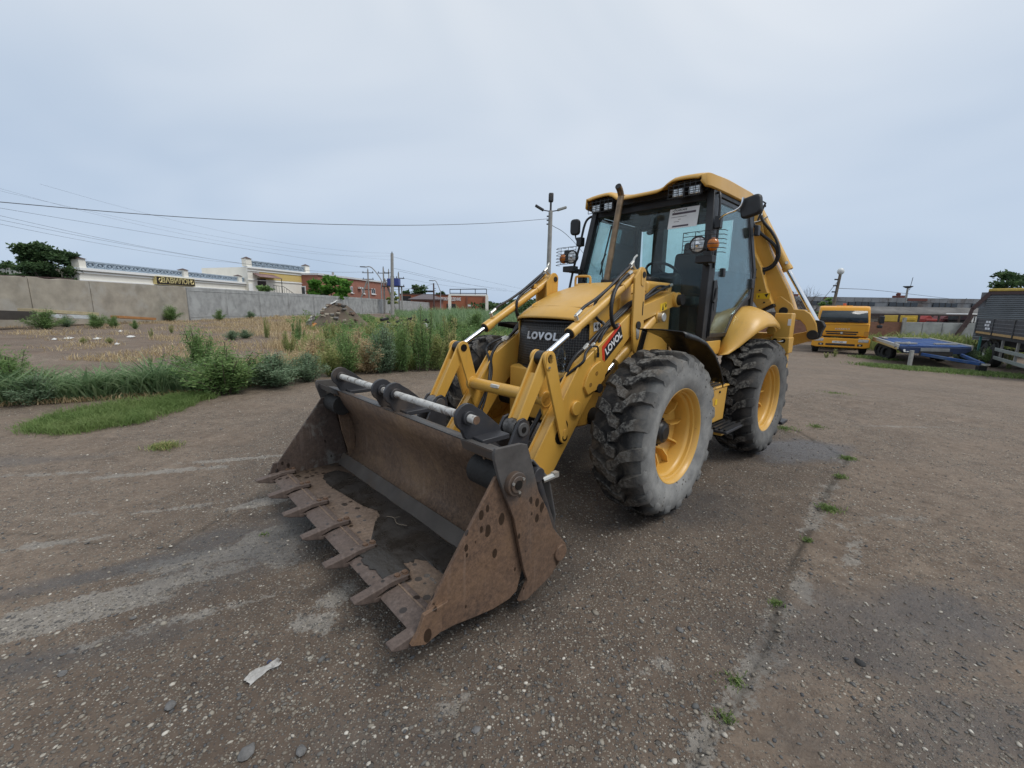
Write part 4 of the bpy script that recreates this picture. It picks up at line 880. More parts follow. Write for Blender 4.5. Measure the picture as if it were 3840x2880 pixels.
MB().tube([(-1.46, -.72, 2.84), (-1.42, -.80, 2.83), (-1.38, -.85, 2.75), (-1.33, -.875, 2.5), (-1.25, -.90, 2.2), (-1.18, -.91, 1.90)], .015, 8, 4).build('grab_rail', BLACK, MACH)
MB().tube([(-2.60, .62, 3.0), (-2.72, .74, 3.02), (-2.80, .80, 2.98), (-2.78, .74, 2.78)], .012, 8, 1).build('rear_rail', BLACK, MACH)

# ---- mudguards, steps
for s in (1, -1):
    pr = [(-.16, 1.500), (-.25, 1.488), (-.40, 1.462), (-.60, 1.41), (-.80, 1.30), (-.96, 1.17), (-1.06, 1.04), (-1.08, .98)]
    b = MB(); b.loft([[(x, s*.72, z+.005), (x, s*.95, z+.01), (x, s*1.12, z), (x, s*1.145, z-.018), (x, s*1.145, z-.045)] for x, z in pr]); b.build('front_mudguard', plain('black mudguard plastic', (.012, .012, .012), .35), MACH, thick=.010, smooth=60)
    MB().tube([(-.17, s*.78, 1.49), (-.20, s*.74, 1.38), (-.22, s*.66, 1.05)], .026, 8, 3).build('mudguard_stay', BLACK, MACH)
    # rear mudguard lofted between the cab side and its outer lip
    inn = [(-1.78, 1.17), (-1.86, 1.33), (-1.95, 1.47), (-2.08, 1.61), (-2.30, 1.715), (-2.52, 1.735), (-2.74, 1.70), (-2.92, 1.62)]
    out = [(-1.62, .86, 1.185), (-1.72, .94, 1.20), (-1.84, 1.0, 1.275), (-1.95, 1.08, 1.385), (-2.06, 1.12, 1.455), (-2.22, 1.15, 1.50), (-2.46, 1.16, 1.50), (-2.70, 1.15, 1.455)]
    rows = []
    for (xi, zi), (xo, yo, zo) in zip(inn, out):
        row = []
        for k in range(9):
            t = k/8; y = .79+(yo-.79)*math.sin(t*math.pi/2)**.9; h = t**1.7; row.append((xi+(xo-xi)*t, s*y, zi+(zo-zi)*h))
        rows.append(row)
    b = MB().loft(rows); mg = b.build('rear_mudguard', YEL, MACH, thick=.008, smooth=60)
    MB().bx(-1.80, -1.36, *sorted((s*.78, s*.815)), 1.19, 1.345).build('sill_panel', YEL, MACH, .008)
    MB().prism(rounded((-1.62, 1.265), (-1.50, 1.265), .018, .018), 'y', *sorted((s*.8155, s*.819))).build('sill_slot', YEL, MACH)
    # step box between the wheels
    sb = MB().prism([(-.96, .905), (-1.40, .905), (-1.36, .555), (-.98, .555)], 'y', *sorted((s*.62, s*1.08))).build('step_box', YEL, MACH, .012)
    MB().bx(-1.42, -.95, *sorted((s*.70, s*1.09)), .905, .925).build('step_lid', YEL, sb, .008)
    for k in range(6): MB().bx(-1.36, -1.0, *sorted((s*(.74+.06*k), s*(.765+.06*k))), .926, .94).build('tread_bar', BLKPL, sb)
    st = MB().bx(-1.40, -.98, *sorted((s*1.06, s*1.26)), .50, .525).build('lower_step', DARK, sb, .004)
    for k in range(4): MB().bx(-1.39, -.99, *sorted((s*(1.075+.05*k), s*(1.095+.05*k))), .526, .545).build('tread_bar', BLKPL, sb)
    MB().bx(-1.37, -1.02, *sorted((s*1.0, s*1.20)), .465, .495).build('step_carrier', YEL, sb, .004)
    MB().cyl((-1.19, s*1.08, .865), (-1.19, s*1.09, .865), .012, n=10).build('lid_lock', CHAS, sb)
    if s > 0: sheet((-1.12, 1.083, .77), (-1, 0, 0), (0, 0, 1), .05, .055, LABELY, 'warning_label', sb, .002)

# ---- rear frame, stabilisers, digging arm folded across the back
MB().bx(-3.12, -3.0, -1.02, 1.02, 1.22, 1.40).bx(-3.12, -3.0, -1.02, 1.02, .62, .80).bx(-3.10, -3.02, -.55, -.40, .80, 1.22).bx(-3.10, -3.02, .40, .55, .80, 1.22).build('rear_frame', YEL, MACH, .01)
for s in (1, -1):
    Y = lambda a, b: sorted((s*a, s*b))
    o = MB().bx(-3.02, -2.86, *Y(1.035, 1.225), 1.16, 1.655).bx(-3.03, -2.85, *Y(1.025, 1.235), 1.16, 1.36).build('stabiliser', YEL, MACH, .012)
    MB().bx(-2.98, -2.89, *Y(1.13, 1.215), .34, 1.17).build('inner_leg', YEL, o, .008)
    MB().bx(-3.06, -2.82, *Y(1.06, 1.28), .26, .30).bx(-2.98, -2.90, *Y(1.14, 1.20), .29, .36).build('foot_pad', DARK, o, .008)
    MB().cyl((-2.90, s*1.02, 1.44), (-2.84, s*1.02, 1.44), .055, n=18).build('pin_boss', YEL, o, .004)
    MB().prism([(s*.83, 1.30), (s*1.035, 1.36), (s*1.035, 1.22), (s*.83, 1.22)], 'x', -2.95, -2.87).build('stabiliser_bracket', YEL, o, .006)
    for yy in (1.075, 1.165): MB().cyl((-2.852, s*yy, 1.315), (-2.846, s*yy, 1.315), .026, n=14).build('pin_hole', GREASE, o)
    if s > 0: sheet((-2.857, 1.205, 1.545), (0, 1, 0), (0, 0, 1), .035, .08, WHITE, 'maker_plate', o, .003); MB().tube([(-2.845, 1.075, 1.315), (-2.82, 1.12, 1.305), (-2.845, 1.165, 1.315)], .007, 6, 3).build('hydraulic_pipe', STEEL, o)
BX = -3.40
king = MB().prism([(.87, 1.78), (.91, 1.86), (.96, 1.875), (1.09, 1.775), (1.13, 1.705), (1.24, 1.70), (1.31, 1.655), (1.39, 1.53), (1.42, 1.40), (1.39, 1.34), (1.33, 1.34), (1.30, 1.42), (1.27, 1.50), (1.21, 1.565), (1.12, 1.58), (.95, 1.58)], 'x', BX-.09, BX+.09).build('swing_casting', YEL, MACH, .01)
MB().cyl((BX-.12, 1.01, 1.68), (BX+.105, 1.01, 1.68), .052, n=18).build('boom_pivot', CHAS, king, .005)
MB().cyl((BX-.12, 1.365, 1.385), (BX+.105, 1.365, 1.385), .062, n=20).build('lower_pivot', CHAS, king, .005)
MB().prism([(1.37, 1.575), (1.44, 1.56), (1.475, 1.50), (1.45, 1.43), (1.44, 1.36), (1.40, 1.33), (1.36, 1.40), (1.38, 1.50)], 'x', BX-.05, BX+.07).build('ram_lug', CHAS, king, .008)
MB().prism([(1.05, 1.36), (1.37, 1.45), (1.40, 1.33), (1.05, 1.19), (.6, 1.19), (.6, 1.36)], 'x', BX-.16, BX-.10).build('swing_bracket', YEL, king, .008)
boom = MB().prism([(1.01, 1.60), (1.13, 1.70), (1.03, 1.96), (.845, 2.30), (.66, 2.72), (.585, 3.02), (.54, 3.06), (.48, 3.02), (.47, 2.84), (.56, 2.55), (.72, 2.17), (.88, 1.76), (.94, 1.62)], 'x', BX-.10, BX+.08).build('boom', YEL, MACH, .012)
dip = MB().prism([(.895, 1.77), (.745, 1.685), (.55, 1.96), (.44, 2.30), (.40, 2.80), (.50, 2.86), (.60, 2.47), (.71, 2.26), (.80, 1.99)], 'x', BX+.06, BX+.20).build('dipper_arm', YEL, MACH, .012)
MB().prism([(.895, 1.77), (.745, 1.685), (.73, 1.735), (.885, 1.815)], 'x', BX+.06, BX+.215).build('end_box', YEL, dip, .006)
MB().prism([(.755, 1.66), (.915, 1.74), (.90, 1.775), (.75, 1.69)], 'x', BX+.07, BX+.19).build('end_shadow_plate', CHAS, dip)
sheet((BX+.2015, .775, 1.875), (0, 1, -.0), (0, -.25, 1), .165, .075, LABELY, 'warning_label', dip, .002)
MB().prism([(.79, 1.895), (.84, 1.91), (.82, 1.855)], 'x', BX+.2027, BX+.2033).prism([(.715, 1.88), (.735, 1.885), (.73, 1.85)], 'x', BX+.2027, BX+.2033).build('label_mark', INK, dip)
for y, z in ((.66, 2.12), (.73, 1.95), (.80, 1.79)): MB().cyl((BX+.20, y, z), (BX+.212, y, z), .012, n=6).build('bolt', CHAS, dip)
rA, rG, rB = Vector((BX+.02, .56, 3.0)), Vector((BX+.02, .985, 2.215)), Vector((BX+.02, 1.41, 1.50)); dd = (rG-rA).normalized()
ram = MB().cyl(rA, rG, .055, n=22).cyl(rG-dd*.05, rG+dd*.005, .06, n=22).build('boom_ram', YEL, MACH, .004)
MB().cyl(rG, rB, .030, n=18).build('chrome_rod', CHROME, ram)
MB().cyl(rG-dd*.10+Vector((.055, .03, 0)), rG-dd*.10+Vector((.075, .04, 0)), .02, n=10).build('port_fitting', STEEL, ram)
MB().tube([(BX+.07, .55, 2.98), (BX+.08, .60, 3.05), (BX+.06, .64, 3.06)], .016, 8, 3).build('top_fitting', DARK, ram)
MB().tube([(BX+.08, .49, 2.86), (BX+.09, .60, 2.87), (BX+.07, .68, 2.92)], .012, 8, 2).build('hose_strap', STEEL, ram)
hx = BX+.13
hose([(hx, .521, 2.849), (hx, .639, 2.702), (hx+.02, .803, 2.555), (hx+.03, .87, 2.446), (hx+.03, .865, 2.325), (hx+.02, .795, 2.252), (hx+.02, .70, 2.238), (hx+.06, .603, 2.305), (hx+.08, .538, 2.40)], .019, boom, ends=False)
hose([(hx, .605, 2.96), (hx, .655, 2.85), (hx, .76, 2.72), (hx+.03, .84, 2.60), (hx+.05, .888, 2.482), (hx+.05, .895, 2.361), (hx+.04, .83, 2.245), (hx+.04, .70, 2.208), (hx+.08, .59, 2.27), (hx+.09, .53, 2.38)], .019, boom, ends=False)
MB().cyl((hx+.08, .54, 2.39), (hx+.09, .52, 2.45), .025, n=10).build('hose_fitting', STEEL, boom); MB().cyl((hx, .612, 2.93), (hx, .60, 3.0), .025, n=10).build('hose_fitting', STEEL, boom)
MB().bx(hx-.02, hx+.05, .70, .745, 2.15, 2.21).build('hose_bracket', DARK, boom, .006)
# near side lift rams, pipes and the bottle stuck behind the arm
MB().lathe([(.0, 0), (.042, 0), (.045, .012), (.045, .05), (.042, .055), (.045, .06), (.045, .10), (.042, .105), (.045, .11), (.045, .16), (.035, .195), (.016, .225), (.014, .245), (0, .245)], 18, ax='z').build('plastic_bottle_stub', m_glass('clear plastic', (.75, .80, .84), .12), None)
bo = bpy.data.objects['plastic_bottle_stub']; bo.name = 'plastic_bottle'; bo.data.name = 'plastic_bottle'
tag(bo, 'clear empty plastic bottle wedged upright between bonnet grille and loader arm', 'bottle')
bo.matrix_world = MACH.matrix_basis @ Matrix.Translation((.36, .285, 1.125)) @ Matrix.Rotation(rad(8), 4, 'Y') @ Matrix.Rotation(rad(-10), 4, 'X')
# ------------------------------------------------------------------ surroundings
def atz(px, py, z):
    d = ray(px, py); t = (z-CAMZ)/d.z; return Vector((d.x*t, d.y*t, z))
def part(mb, name, mat, parent, bev=0, **k): return mb.build(name, mat, parent, bev, **k)
def frame(o, e):                          # matrix: local x along e (horizontal), local y to its left, z up
    e = Vector((e[0], e[1], 0)).normalized(); n = Vector((-e.y, e.x, 0)); M = Matrix((e, n, Vector((0, 0, 1)))).transposed().to_4x4(); M.translation = Vector(o); return M
def thing_m(name, label, cat, M, group=None):
    o = link(name, None); o.matrix_world = M; return tag(o, label, cat, group)
CONC1 = plain('weathered brown grey concrete', (.33, .295, .24), .9, 0, .25, 1.3, .4, 25, c2=(.38, .355, .31))
CONC2 = plain('weathered grey concrete', (.31, .312, .305), .9, 0, .25, 1.6, .4, 25, c2=(.40, .405, .395))
POLEC = plain('concrete pole', (.30, .29, .27), .85, 0, .2, 3)
WOODP = plain('weathered timber pole', (.16, .13, .10), .9, 0, .3, 6)
CREAM = plain('cream render', (.80, .77, .69), .85, 0, .05, .7, c2=(.74, .71, .63)); TRIM = plain('white trim', (.82, .82, .80), .8, 0, .04)
LEMON = plain('pale yellow render', (.60, .56, .36), .85, 0, .06); OCHRE = plain('ochre panel', (.62, .46, .17), .8, 0, .06)
BLUEP = plain('blue grey balustrade', (.34, .41, .48), .75, 0, .2, 4); CAPB = plain('dark brown sheet cap', (.075, .045, .040), .6)
GOLD = plain('gold lettering', (.62, .52, .25), .45, .4); SIGNB = plain('dark brown sign', (.018, .011, .009), .5)
def brick_mat(name, a, b, mortar, sc):
    t = NT(name); n = t.n.new('ShaderNodeTexBrick'); X, Y, Z = t.xyz(); c = t.n.new('ShaderNodeCombineXYZ'); t.put(c.inputs[0], t.math('ADD', X, Y)); t.put(c.inputs[1], Z)
    t.put(n.inputs['Vector'], c.outputs[0]); n.inputs['Scale'].default_value = sc; t.put(n.inputs['Color1'], a); t.put(n.inputs['Color2'], b); t.put(n.inputs['Mortar'], mortar); n.inputs['Mortar Size'].default_value = .012
    t.set(Base_Color=t.mix(t.ramp(t.noise(.8, 6), [(.35, 0.), (.75, .4)]), n.outputs[0], tuple(x*.72 for x in a)), Roughness=.9); return t.m
BRICK = brick_mat('red brick', (.31, .125, .085), (.36, .16, .115), (.30, .17, .13), 3.2); BRICK2 = brick_mat('old orange brick', (.25, .115, .07), (.19, .085, .055), (.22, .17, .14), 3.2)
WINF = plain('white window frame', (.75, .76, .77), .5, 0, .04); WING = plain('dark window pane', (.035, .042, .05), .12, 0, .3, 1.5)
GREYROOF = plain('grey sheet roofing', (.21, .22, .23), .6, .1, .25, .5, c2=(.12, .10, .09)); DARKW = plain('dark gap', (.030, .028, .027), .8)

# ---- concrete yard wall on the left, running away nearly along the view
WX = -24.6
def wallp(px, py, off=0): return at_x(px, py, WX-off)
wall = thing('concrete_fence', 'long weathered concrete panel fence bordering the waste ground', 'fence', (WX, 30, .3))
wall.location = (0, 0, 0)
joints = [-330, -120, 117, 339, 688, 830, 952, 1058, 1150]
ys = [at_x(j, 1060, WX).y for j in joints]
def panel(y0, y1, zt, mat, i, grey):
    dx = lambda y: WX+.028*(y-30)
    zb = .15
    b = MB(); n = 8; top = []
    rr = random.Random(i)
    for k in range(n+1):
        t = k/n; top.append((y0+(y1-y0)*t, zt+(0 if grey else rr.uniform(-.04, .03))))
    poly = [(y0, zb)]+top+[(y1, zb)]
    b.prism(poly, 'x', -.08, .08); R = math.atan(.028)
    o = b.build('fence_panel', mat, wall, .02); o.matrix_local = Matrix.Translation((dx(y0), y0, 0)) @ Matrix.Rotation(-R, 4, 'Z') @ Matrix.Translation((0, -y0, 0))
    if grey:
        for z in (zt-.30, .62):
            MB().bx(.075, .10, y0+.08, y1-.08, z, z+.06).build('panel_rib', mat, o, .01)
        for y in (y0+.05, y1-.05): MB().bx(.075, .11, y-.04, y+.04, zb, zt-.04).build('panel_rib', mat, o, .01)
    return o
for i in range(len(joints)-1):
    grey = joints[i] >= 688; zt = wallp((joints[i]+joints[i+1])/2, 0).z
    yT = 1032+.0627*(joints[i]+joints[i+1])/2; z = at_x((joints[i]+joints[i+1])/2, yT, WX).z
    panel(ys[i]+.02, ys[i+1]-.02, z, CONC2 if grey else CONC1, i, grey)
y = ys[-1]; zt = at_x(1150, 1104, WX).z
for i in range(16):
    panel(y+.03, y+5.0, zt-.012*i, CONC2, 40+i, True); y += 5.03

# ---- white banquet hall with its sign
def local(M): return M.inverted()
pA = at_x(292, 1005, -38.0); pB = at_x(1010, 1069, -36.8)
M = frame((pA.x, pA.y, 0), (pB.x-pA.x, pB.y-pA.y)); L = (Vector((pB.x, pB.y))-Vector((pA.x, pA.y))).length
Wh = thing_m('banquet_hall', 'long white hall with blue balustrade and gold lettered dark sign behind the concrete fence', 'building', M)
H0 = pA.z
part(MB().bx(0, L, 0, 12, 0, H0-.02), 'wall', CREAM, Wh); 
for z0, z1, d in ((H0-.18, H0+.05, .30), (H0-.42, H0-.30, .14), (H0-1.05, H0-.95, .10)): part(MB().bx(-.1, L+.1, -d, .001, z0, z1), 'cornice', TRIM, Wh, .01)
part(MB().bx(-.02, .55, -.08, -.002, 0, H0-1.05), 'pilaster', TRIM, Wh)
cap_t = [0.0, .415, .75]
for t in cap_t:
    x = .35+t*L
    pr = part(MB().bx(x-.3, x+.3, -.1, .6, H0+.05, H0+.82), 'parapet_pier', CREAM, Wh, .01)
    part(MB().add([(x-.4, -.2, H0+.82), (x+.4, -.2, H0+.82), (x+.4, .7, H0+.82), (x-.4, .7, H0+.82), (x, .25, H0+1.02)], [(0, 3, 2, 1), (0, 1, 4), (1, 2, 4), (2, 3, 4), (3, 0, 4)]), 'pier_cap', CAPB, Wh)
def balustrade(x0, x1, z0, z1, parent):
    b = MB().bx(x0, x1, .1, .2, z0, z0+.12).bx(x0, x1, .1, .2, z1-.12, z1); n = max(2, int((x1-x0)/.85)); w_ = (x1-x0)/n
    part(b, 'balustrade_rail', BLUEP, parent)
    for i in range(n):
        x = x0+w_*(i+.5); m = MB(); m.tube([(x+w_*.42*math.cos(a), .15, (z0+z1)/2+(z1-z0)*.33*math.sin(a)) for a in [2*math.pi*k/12 for k in range(13)]], .05, 5, 1)
        m.bx(x-w_/2-.03, x-w_/2+.03, .11, .19, z0+.1, z1-.1); m.ball((x, .15, (z0+z1)/2), (w_*.16, .06, .12), 8, 4); part(m, 'balustrade_panel', BLUEP, parent)
    part(MB().bx(x0, x1, .24, .27, z0, z1-.05), 'balustrade_back', plain('pale blue grey sheet', (.36, .43, .50), .8), parent)
balustrade(.8, .35+.415*L-.3, H0+.06, H0+.70, Wh); balustrade(.35+.415*L+.3, .35+.75*L-.3, H0+.06, H0+.70, Wh); balustrade(.35+.75*L+.3, L, H0+.06, H0+.70, Wh)
sx0 = (Matrix(M).inverted() @ at_x(585, 1050, -37.4)).x; sx1 = (Matrix(M).inverted() @ at_x(725, 1057, -37.2)).x
part(MB().bx(sx0-.1, sx1+.1, -.36, -.05, H0-.97, H0-.11), 'sign_surround', GOLD, Wh); part(MB().bx(sx0, sx1, -.40, -.35, H0-.91, H0-.17), 'sign_board', SIGNB, Wh)
me = text_mesh('ВАВИЛОН', .74, .02, .02, mat=GOLD, name='sign_lettering'); xs = [v.co.x for v in me.vertices]; k = (sx1-sx0)*.80/(max(xs)-min(xs)); me.transform(Matrix.Translation(((sx0+sx1)/2, -.43, H0-.54)) @ Matrix.Rotation(rad(90), 4, 'X') @ Matrix.Diagonal((k, 1, 1, 1))); link('sign_lettering', me, Wh)
for sgn in (0, 1):
    x = sx0+.35 if sgn == 0 else sx1-.35; part(MB().tube([(x, -.42, H0-.77), (x+(.16-.32*sgn), -.42, H0-.55), (x, -.42, H0-.33), (x-(.16-.32*sgn), -.42, H0-.55), (x, -.42, H0-.77)], .04, 5, 4), 'sign_ornament', GOLD, Wh)
part(MB().bx(sx0-.6, sx1+.6, -.2, -.002, H0-1.35, H0-1.1), 'sign_ledge', TRIM, Wh)
# second block with door, awning and stair rail
q0 = at(926, 998, 59.0); q1 = at(1157, 1024, 69.0); M2 = frame((q0.x, q0.y, 0), (q1.x-q0.x, q1.y-q0.y)); L2 = (Vector((q1.x, q1.y))-Vector((q0.x, q0.y))).length; H2 = q0.z-.1
W2 = thing_m('white_annex', 'white annex with ochre panel, brown door and small awning behind the concrete fence', 'building', M2)
part(MB().bx(0, L2, 0, 9, 0, H2), 'wall', CREAM, W2)
for z0, z1, d in ((H2-.15, H2+.08, .28), (H2-.5, H2-.4, .14), (H2-1.75, H2-1.62, .12)): part(MB().bx(-.1, L2+.1, -d, .001, z0, z1), 'cornice', TRIM, W2, .01)
for x in (.25, L2-.25):
    part(MB().bx(x-.3, x+.3, -.07, -.002, 0, H2-2.2), 'pilaster', TRIM, W2); part(MB().bx(x-.42, x+.42, -.1, .7, H2+.08, H2+1.1), 'parapet_pier', CREAM, W2)
    part(MB().add([(x-.5, -.2, H2+1.1), (x+.5, -.2, H2+1.1), (x+.5, .8, H2+1.1), (x-.5, .8, H2+1.1), (x, .3, H2+1.4)], [(0, 3, 2, 1), (0, 1, 4), (1, 2, 4), (2, 3, 4), (3, 0, 4)]), 'pier_cap', CAPB, W2)
balustrade(.7, L2-.7, H2+.1, H2+.95, W2)
part(MB().bx(L2*.17, L2*.86, -.05, -.002, H2-1.50, H2-.52), 'ochre_panel', OCHRE, W2)
part(MB().bx(L2*.13, L2*.25, -.10, -.002, 3.3, 5.25), 'door', plain('dark brown door', (.035, .018, .016), .5), W2)
part(MB().add([(L2*.07, -.02, 5.95), (L2*.38, -.02, 5.9), (L2*.40, -1.5, 5.35), (L2*.05, -1.5, 5.4)], [(0, 1, 2, 3)]), 'awning', plain('brown pink awning', (.26, .16, .15), .7), W2, thick=.06)
part(MB().tube([(L2*.39, -1.4, .5), (L2*.39, -1.4, 5.35)], .05, 6, 1), 'awning_post', BLACK, W2)
b = MB(); b.tube([(L2*.26, -1.3, 4.35), (L2*.42, -1.3, 4.3), (L2*.66, -1.3, 2.9)], .035, 6, 1)
for k in range(10): b.tube([(L2*(.27+.04*k), -1.3, 2.2), (L2*(.27+.04*k), -1.3, 4.33 if k < 4 else 4.3-(k-3.5)*.235)], .018, 4, 1)
part(b, 'stair_rail', BLACK, W2)
# lemon block behind
c0 = at(802, 1022, 66.0); c1 = at(925, 1010, 72.0)
W3 = thing_m('lemon_block', 'pale yellow plain block standing behind the white hall', 'building', frame((c0.x, c0.y, 0), (1, .35)))
part(MB().bx(0, 10, 0, 8, 0, c0.z), 'wall', LEMON, W3); part(MB().bx(-.1, 10.1, -.1, 8.1, c0.z, c0.z+.1), 'roof_edge', TRIM, W3)
g0 = at(256, 1060, 36.5); W4 = thing_m('hall_side_wing', 'low pale yellow wing at the end of the white hall beside dark trees', 'building', frame((g0.x-.2, g0.y, 0), (-.85, .55)))
part(MB().bx(-1.2, 5, 0, 6, 0, 3.0), 'wall', LEMON, W4); part(MB().add([(-1.4, -.2, 3.55), (5, -.2, 3.02), (5, 6, 3.02), (-1.4, 6, 3.55)], [(0, 1, 2, 3)]), 'roof', CAPB, W4, thick=.08)

# ---- red brick office with windows
r0 = at(1190, 1031, 67.0); r1 = at(1462, 1062, 90.0); M5 = frame((r0.x, r0.y, 0), (r1.x-r0.x, r1.y-r0.y)); L5 = (Vector((r1.x, r1.y))-Vector((r0.x, r0.y))).length; H5 = r0.z
W5 = thing_m('brick_office', 'long red brick office with white framed windows behind the concrete fence', 'building', M5)
part(MB().bx(0, L5, 0, 14, 0, H5), 'wall', BRICK, W5); part(MB().bx(-.15, L5+.2, -.25, 14.2, H5, H5+.28), 'roof_edge', plain('light sheet edge', (.62, .62, .62), .5), W5)
inv5 = M5.inverted()
def wall_x(px, py): 
    a = inv5 @ Vector((0, 0, CAMZ)); d = inv5.to_3x3() @ ray(px, py); t = -a.y/d.y; return (a+d*t)
def window(W, x0, x1, z0, z1, pane_split=.5):
    o = part(MB().bx(x0, x1, -.05, -.003, z0, z1), 'window', WINF, W)
    xm = x0+(x1-x0)*pane_split; e = .10
    part(MB().bx(x0+e, xm-e/2, -.065, -.051, z0+e, z1-e), 'pane', WING, o); part(MB().bx(xm+e/2, x1-e, -.065, -.051, z0+e, z1-e), 'pane', WING, o)
    part(MB().bx(x0-.12, x1+.12, -.22, -.003, z0-.14, z0-.02), 'sill', TRIM, o)
for a, b_ in (((1314, 1074), (1323, 1098)), ((1356, 1079), (1367, 1101)), ((1392, 1082), (1407, 1103))):
    p, q = wall_x(*a), wall_x(*b_); window(W5, p.x, q.x, q.z, p.z)
p = wall_x(1340, 1076); q = wall_x(1352, 1084)
o = part(MB().bx(p.x, q.x, -.5, -.05, q.z, p.z), 'air_conditioner', plain('white unit', (.62, .62, .60), .5), W5, .03); part(MB().cyl(((p.x+q.x)/2, -.52, (p.z+q.z)/2), ((p.x+q.x)/2, -.50, (p.z+q.z)/2), abs(p.z-q.z)*.36, n=14), 'fan_grille', BLACK, o)
o = part(MB().bx(-.06, -.003, 2.2, 4.0, 2.6, 4.6), 'window', WINF, W5); part(MB().bx(-.08, -.061, 2.35, 3.0, 2.75, 4.45), 'pane', WING, o); part(MB().bx(-.08, -.061, 3.15, 3.85, 2.75, 4.45), 'pane', WING, o)
part(MB().cyl((L5*.36, 3, H5), (L5*.36, 3, H5+1.1), .2, n=10), 'chimney', POLEC, W5)

# ---- far shops: hip roofed kiosk and brick workshop with lettering and a bare billboard frame
k0 = at(1530, 1121, 112.0); W6 = thing_m('hip_roof_shop', 'low shop with grey brown hipped roof beyond the fence', 'building', frame((k0.x, k0.y, 0), (1, .06)))
wd = (at(1662, 1121, 112).x-k0.x); part(MB().bx(.8, wd-.8, .8, 7, 0, k0.z), 'wall', BRICK, W6); zr = at(1580, 1102, 112).z
part(MB().add([(0, 0, k0.z), (wd, 0, k0.z), (wd, 8, k0.z), (0, 8, k0.z), (wd*.34, 4, zr), (wd*.62, 4, zr)], [(0, 1, 5, 4), (1, 2, 5), (2, 3, 4, 5), (3, 0, 4), (0, 3, 2, 1)]), 'roof', plain('grey brown tiles', (.125, .105, .11), .8), W6)
part(MB().bx(0, wd, -.06, -.003, k0.z-.3, k0.z-.05), 'eave', CAPB, W6)
h0 = at(1500, 1104, 122.0); h1 = at(1826, 1113, 126.0); W7 = thing_m('brick_workshop', 'flat roofed orange brick workshop with white lettering beyond the fence', 'building', frame((h0.x, h0.y, 0), (h1.x-h0.x, h1.y-h0.y)))
L7 = (h1-h0).length; H7 = h0.z; part(MB().bx(0, L7, 0, 10, 0, H7), 'wall', plain('orange red brick far', (.30, .105, .055), .9, 0, .12, .4), W7); part(MB().bx(-.1, L7+.1, -.15, 10, H7, H7+.25), 'roof_edge', CAPB, W7)
part(MB().bx(L7*.015, L7*.12, -.12, -.003, H7-2.6, H7-.4), 'dark_sign', INK, W7)
fx = lambda px: L7*(px-1500)/326
lettering('РЕЗКА ВЕДЕНИЕ', 1.15, (fx(1688), -.1, H7-1.1), (1, 0, 0), (0, 0, 1), WHITE, W7, 'wall_lettering', ext=.03, off=.03, sx=.62)
part(MB().bx(fx(1672), fx(1706), -.08, -.003, 0, H7-2.4), 'gate_opening', DARKW, W7); part(MB().bx(fx(1752), fx(1770), -.1, -.003, H7-3.1, H7-2.5), 'window', WINF, W7)
for px in (1749, 1815): part(MB().bx(fx(px)-.15, fx(px)+.15, -.25, -.003, 0, H7-.3), 'pier', plain('brown pier', (.22, .10, .07), .9), W7)
s0 = at(1683, 1104, 108.0); s1 = at(1829, 1103, 108.0); bb = thing_m('billboard_frame', 'empty billboard frame on cream posts before the brick workshop', 'billboard', frame((s0.x, s0.y, 0), (1, 0)))
Lb = s1.x-s0.x; zt = at(1690, 1085, 108).z; part(MB().bx(0, Lb, -.25, .25, s0.z-.3, s0.z+.1), 'beam', CREAM, bb)
for x in (.2, Lb-.2): part(MB().bx(x-.35, x+.35, -.3, .3, -.2, s0.z-.3), 'post', CREAM, bb)
b = MB(); b.tube([(.3, 0, zt), (Lb-.3, 0, zt+.2)], .10, 6, 1).tube([(.3, 0, s0.z+.3), (Lb-.3, 0, s0.z+.35)], .10, 6, 1)
for x in (.3, Lb*.3, Lb*.68, Lb-.3): b.tube([(x, 0, s0.z+.1), (x, 0, zt+.15)], .09, 6, 1)
part(b, 'tube_frame', DARK, bb)

# ---- poles, lamps and wires
def insul(parent, pts):
    for p in pts: part(MB().cyl(p, (p[0], p[1], p[2]+.22), .07, .05, n=8), 'insulator', DARK, parent)
def power_pole(px, ptop, pbase_Y, label, arms=(.6,), r=.16, lean=0, strut=None, mat=POLEC, name='power_pole', group='power line poles beyond the fence'):
    t = at(px, ptop, pbase_Y); zb = float(gz(t.x, t.y))-.3
    o = thing(name, label, 'pole', (t.x, t.y, 0), 0, group); part(MB().cyl((-lean, 0, zb), (0, 0, t.z), r, r*.72, n=10), 'shaft', mat, o)
    for i, a in enumerate(arms):
        z = t.z-a; part(MB().bx(-1.0, 1.0, -.05, .05, z-.06, z+.06), 'cross_arm', DARK, o); insul(o, [(-.85, 0, z+.06), (.85, 0, z+.06)])
    insul(o, [(0, 0, t.z)])
    if strut: part(MB().cyl((strut, 0, zb), (strut*.06, 0, t.z-1.8), r*.9, n=8), 'strut', mat, o)
    return t
P1 = power_pole(1379, 1012, 76, 'slim braced power pole left of the street lamp arm before the brick office', (.5, 1.6, 3.4), strut=-2.6)
P2 = power_pole(1437, 1004, 74, 'braced power pole carrying the curved street lamp arm', (.9,), strut=2.3)
P3 = power_pole(1457, 1012, 92, 'farther slim power pole behind the blue transformer', (.6, 2.2))
P4 = power_pole(1494, 1024, 74, 'power pole at the right side of the blue transformer platform', (.9, 2.2))
P5 = power_pole(1470, 950, 58, 'tallest plain concrete pole standing before the blue transformer', (), .26, lean=.25)
tb = at(1477, 1062, 73.5); o = thing('transformer', 'blue transformer box on a platform between two poles', 'transformer', tuple(tb)); part(MB().bx(-1.0, 1.0, -.6, .6, -.45, .75), 'tank', plain('blue enamel', (.035, .055, .22), .45), o, .05)
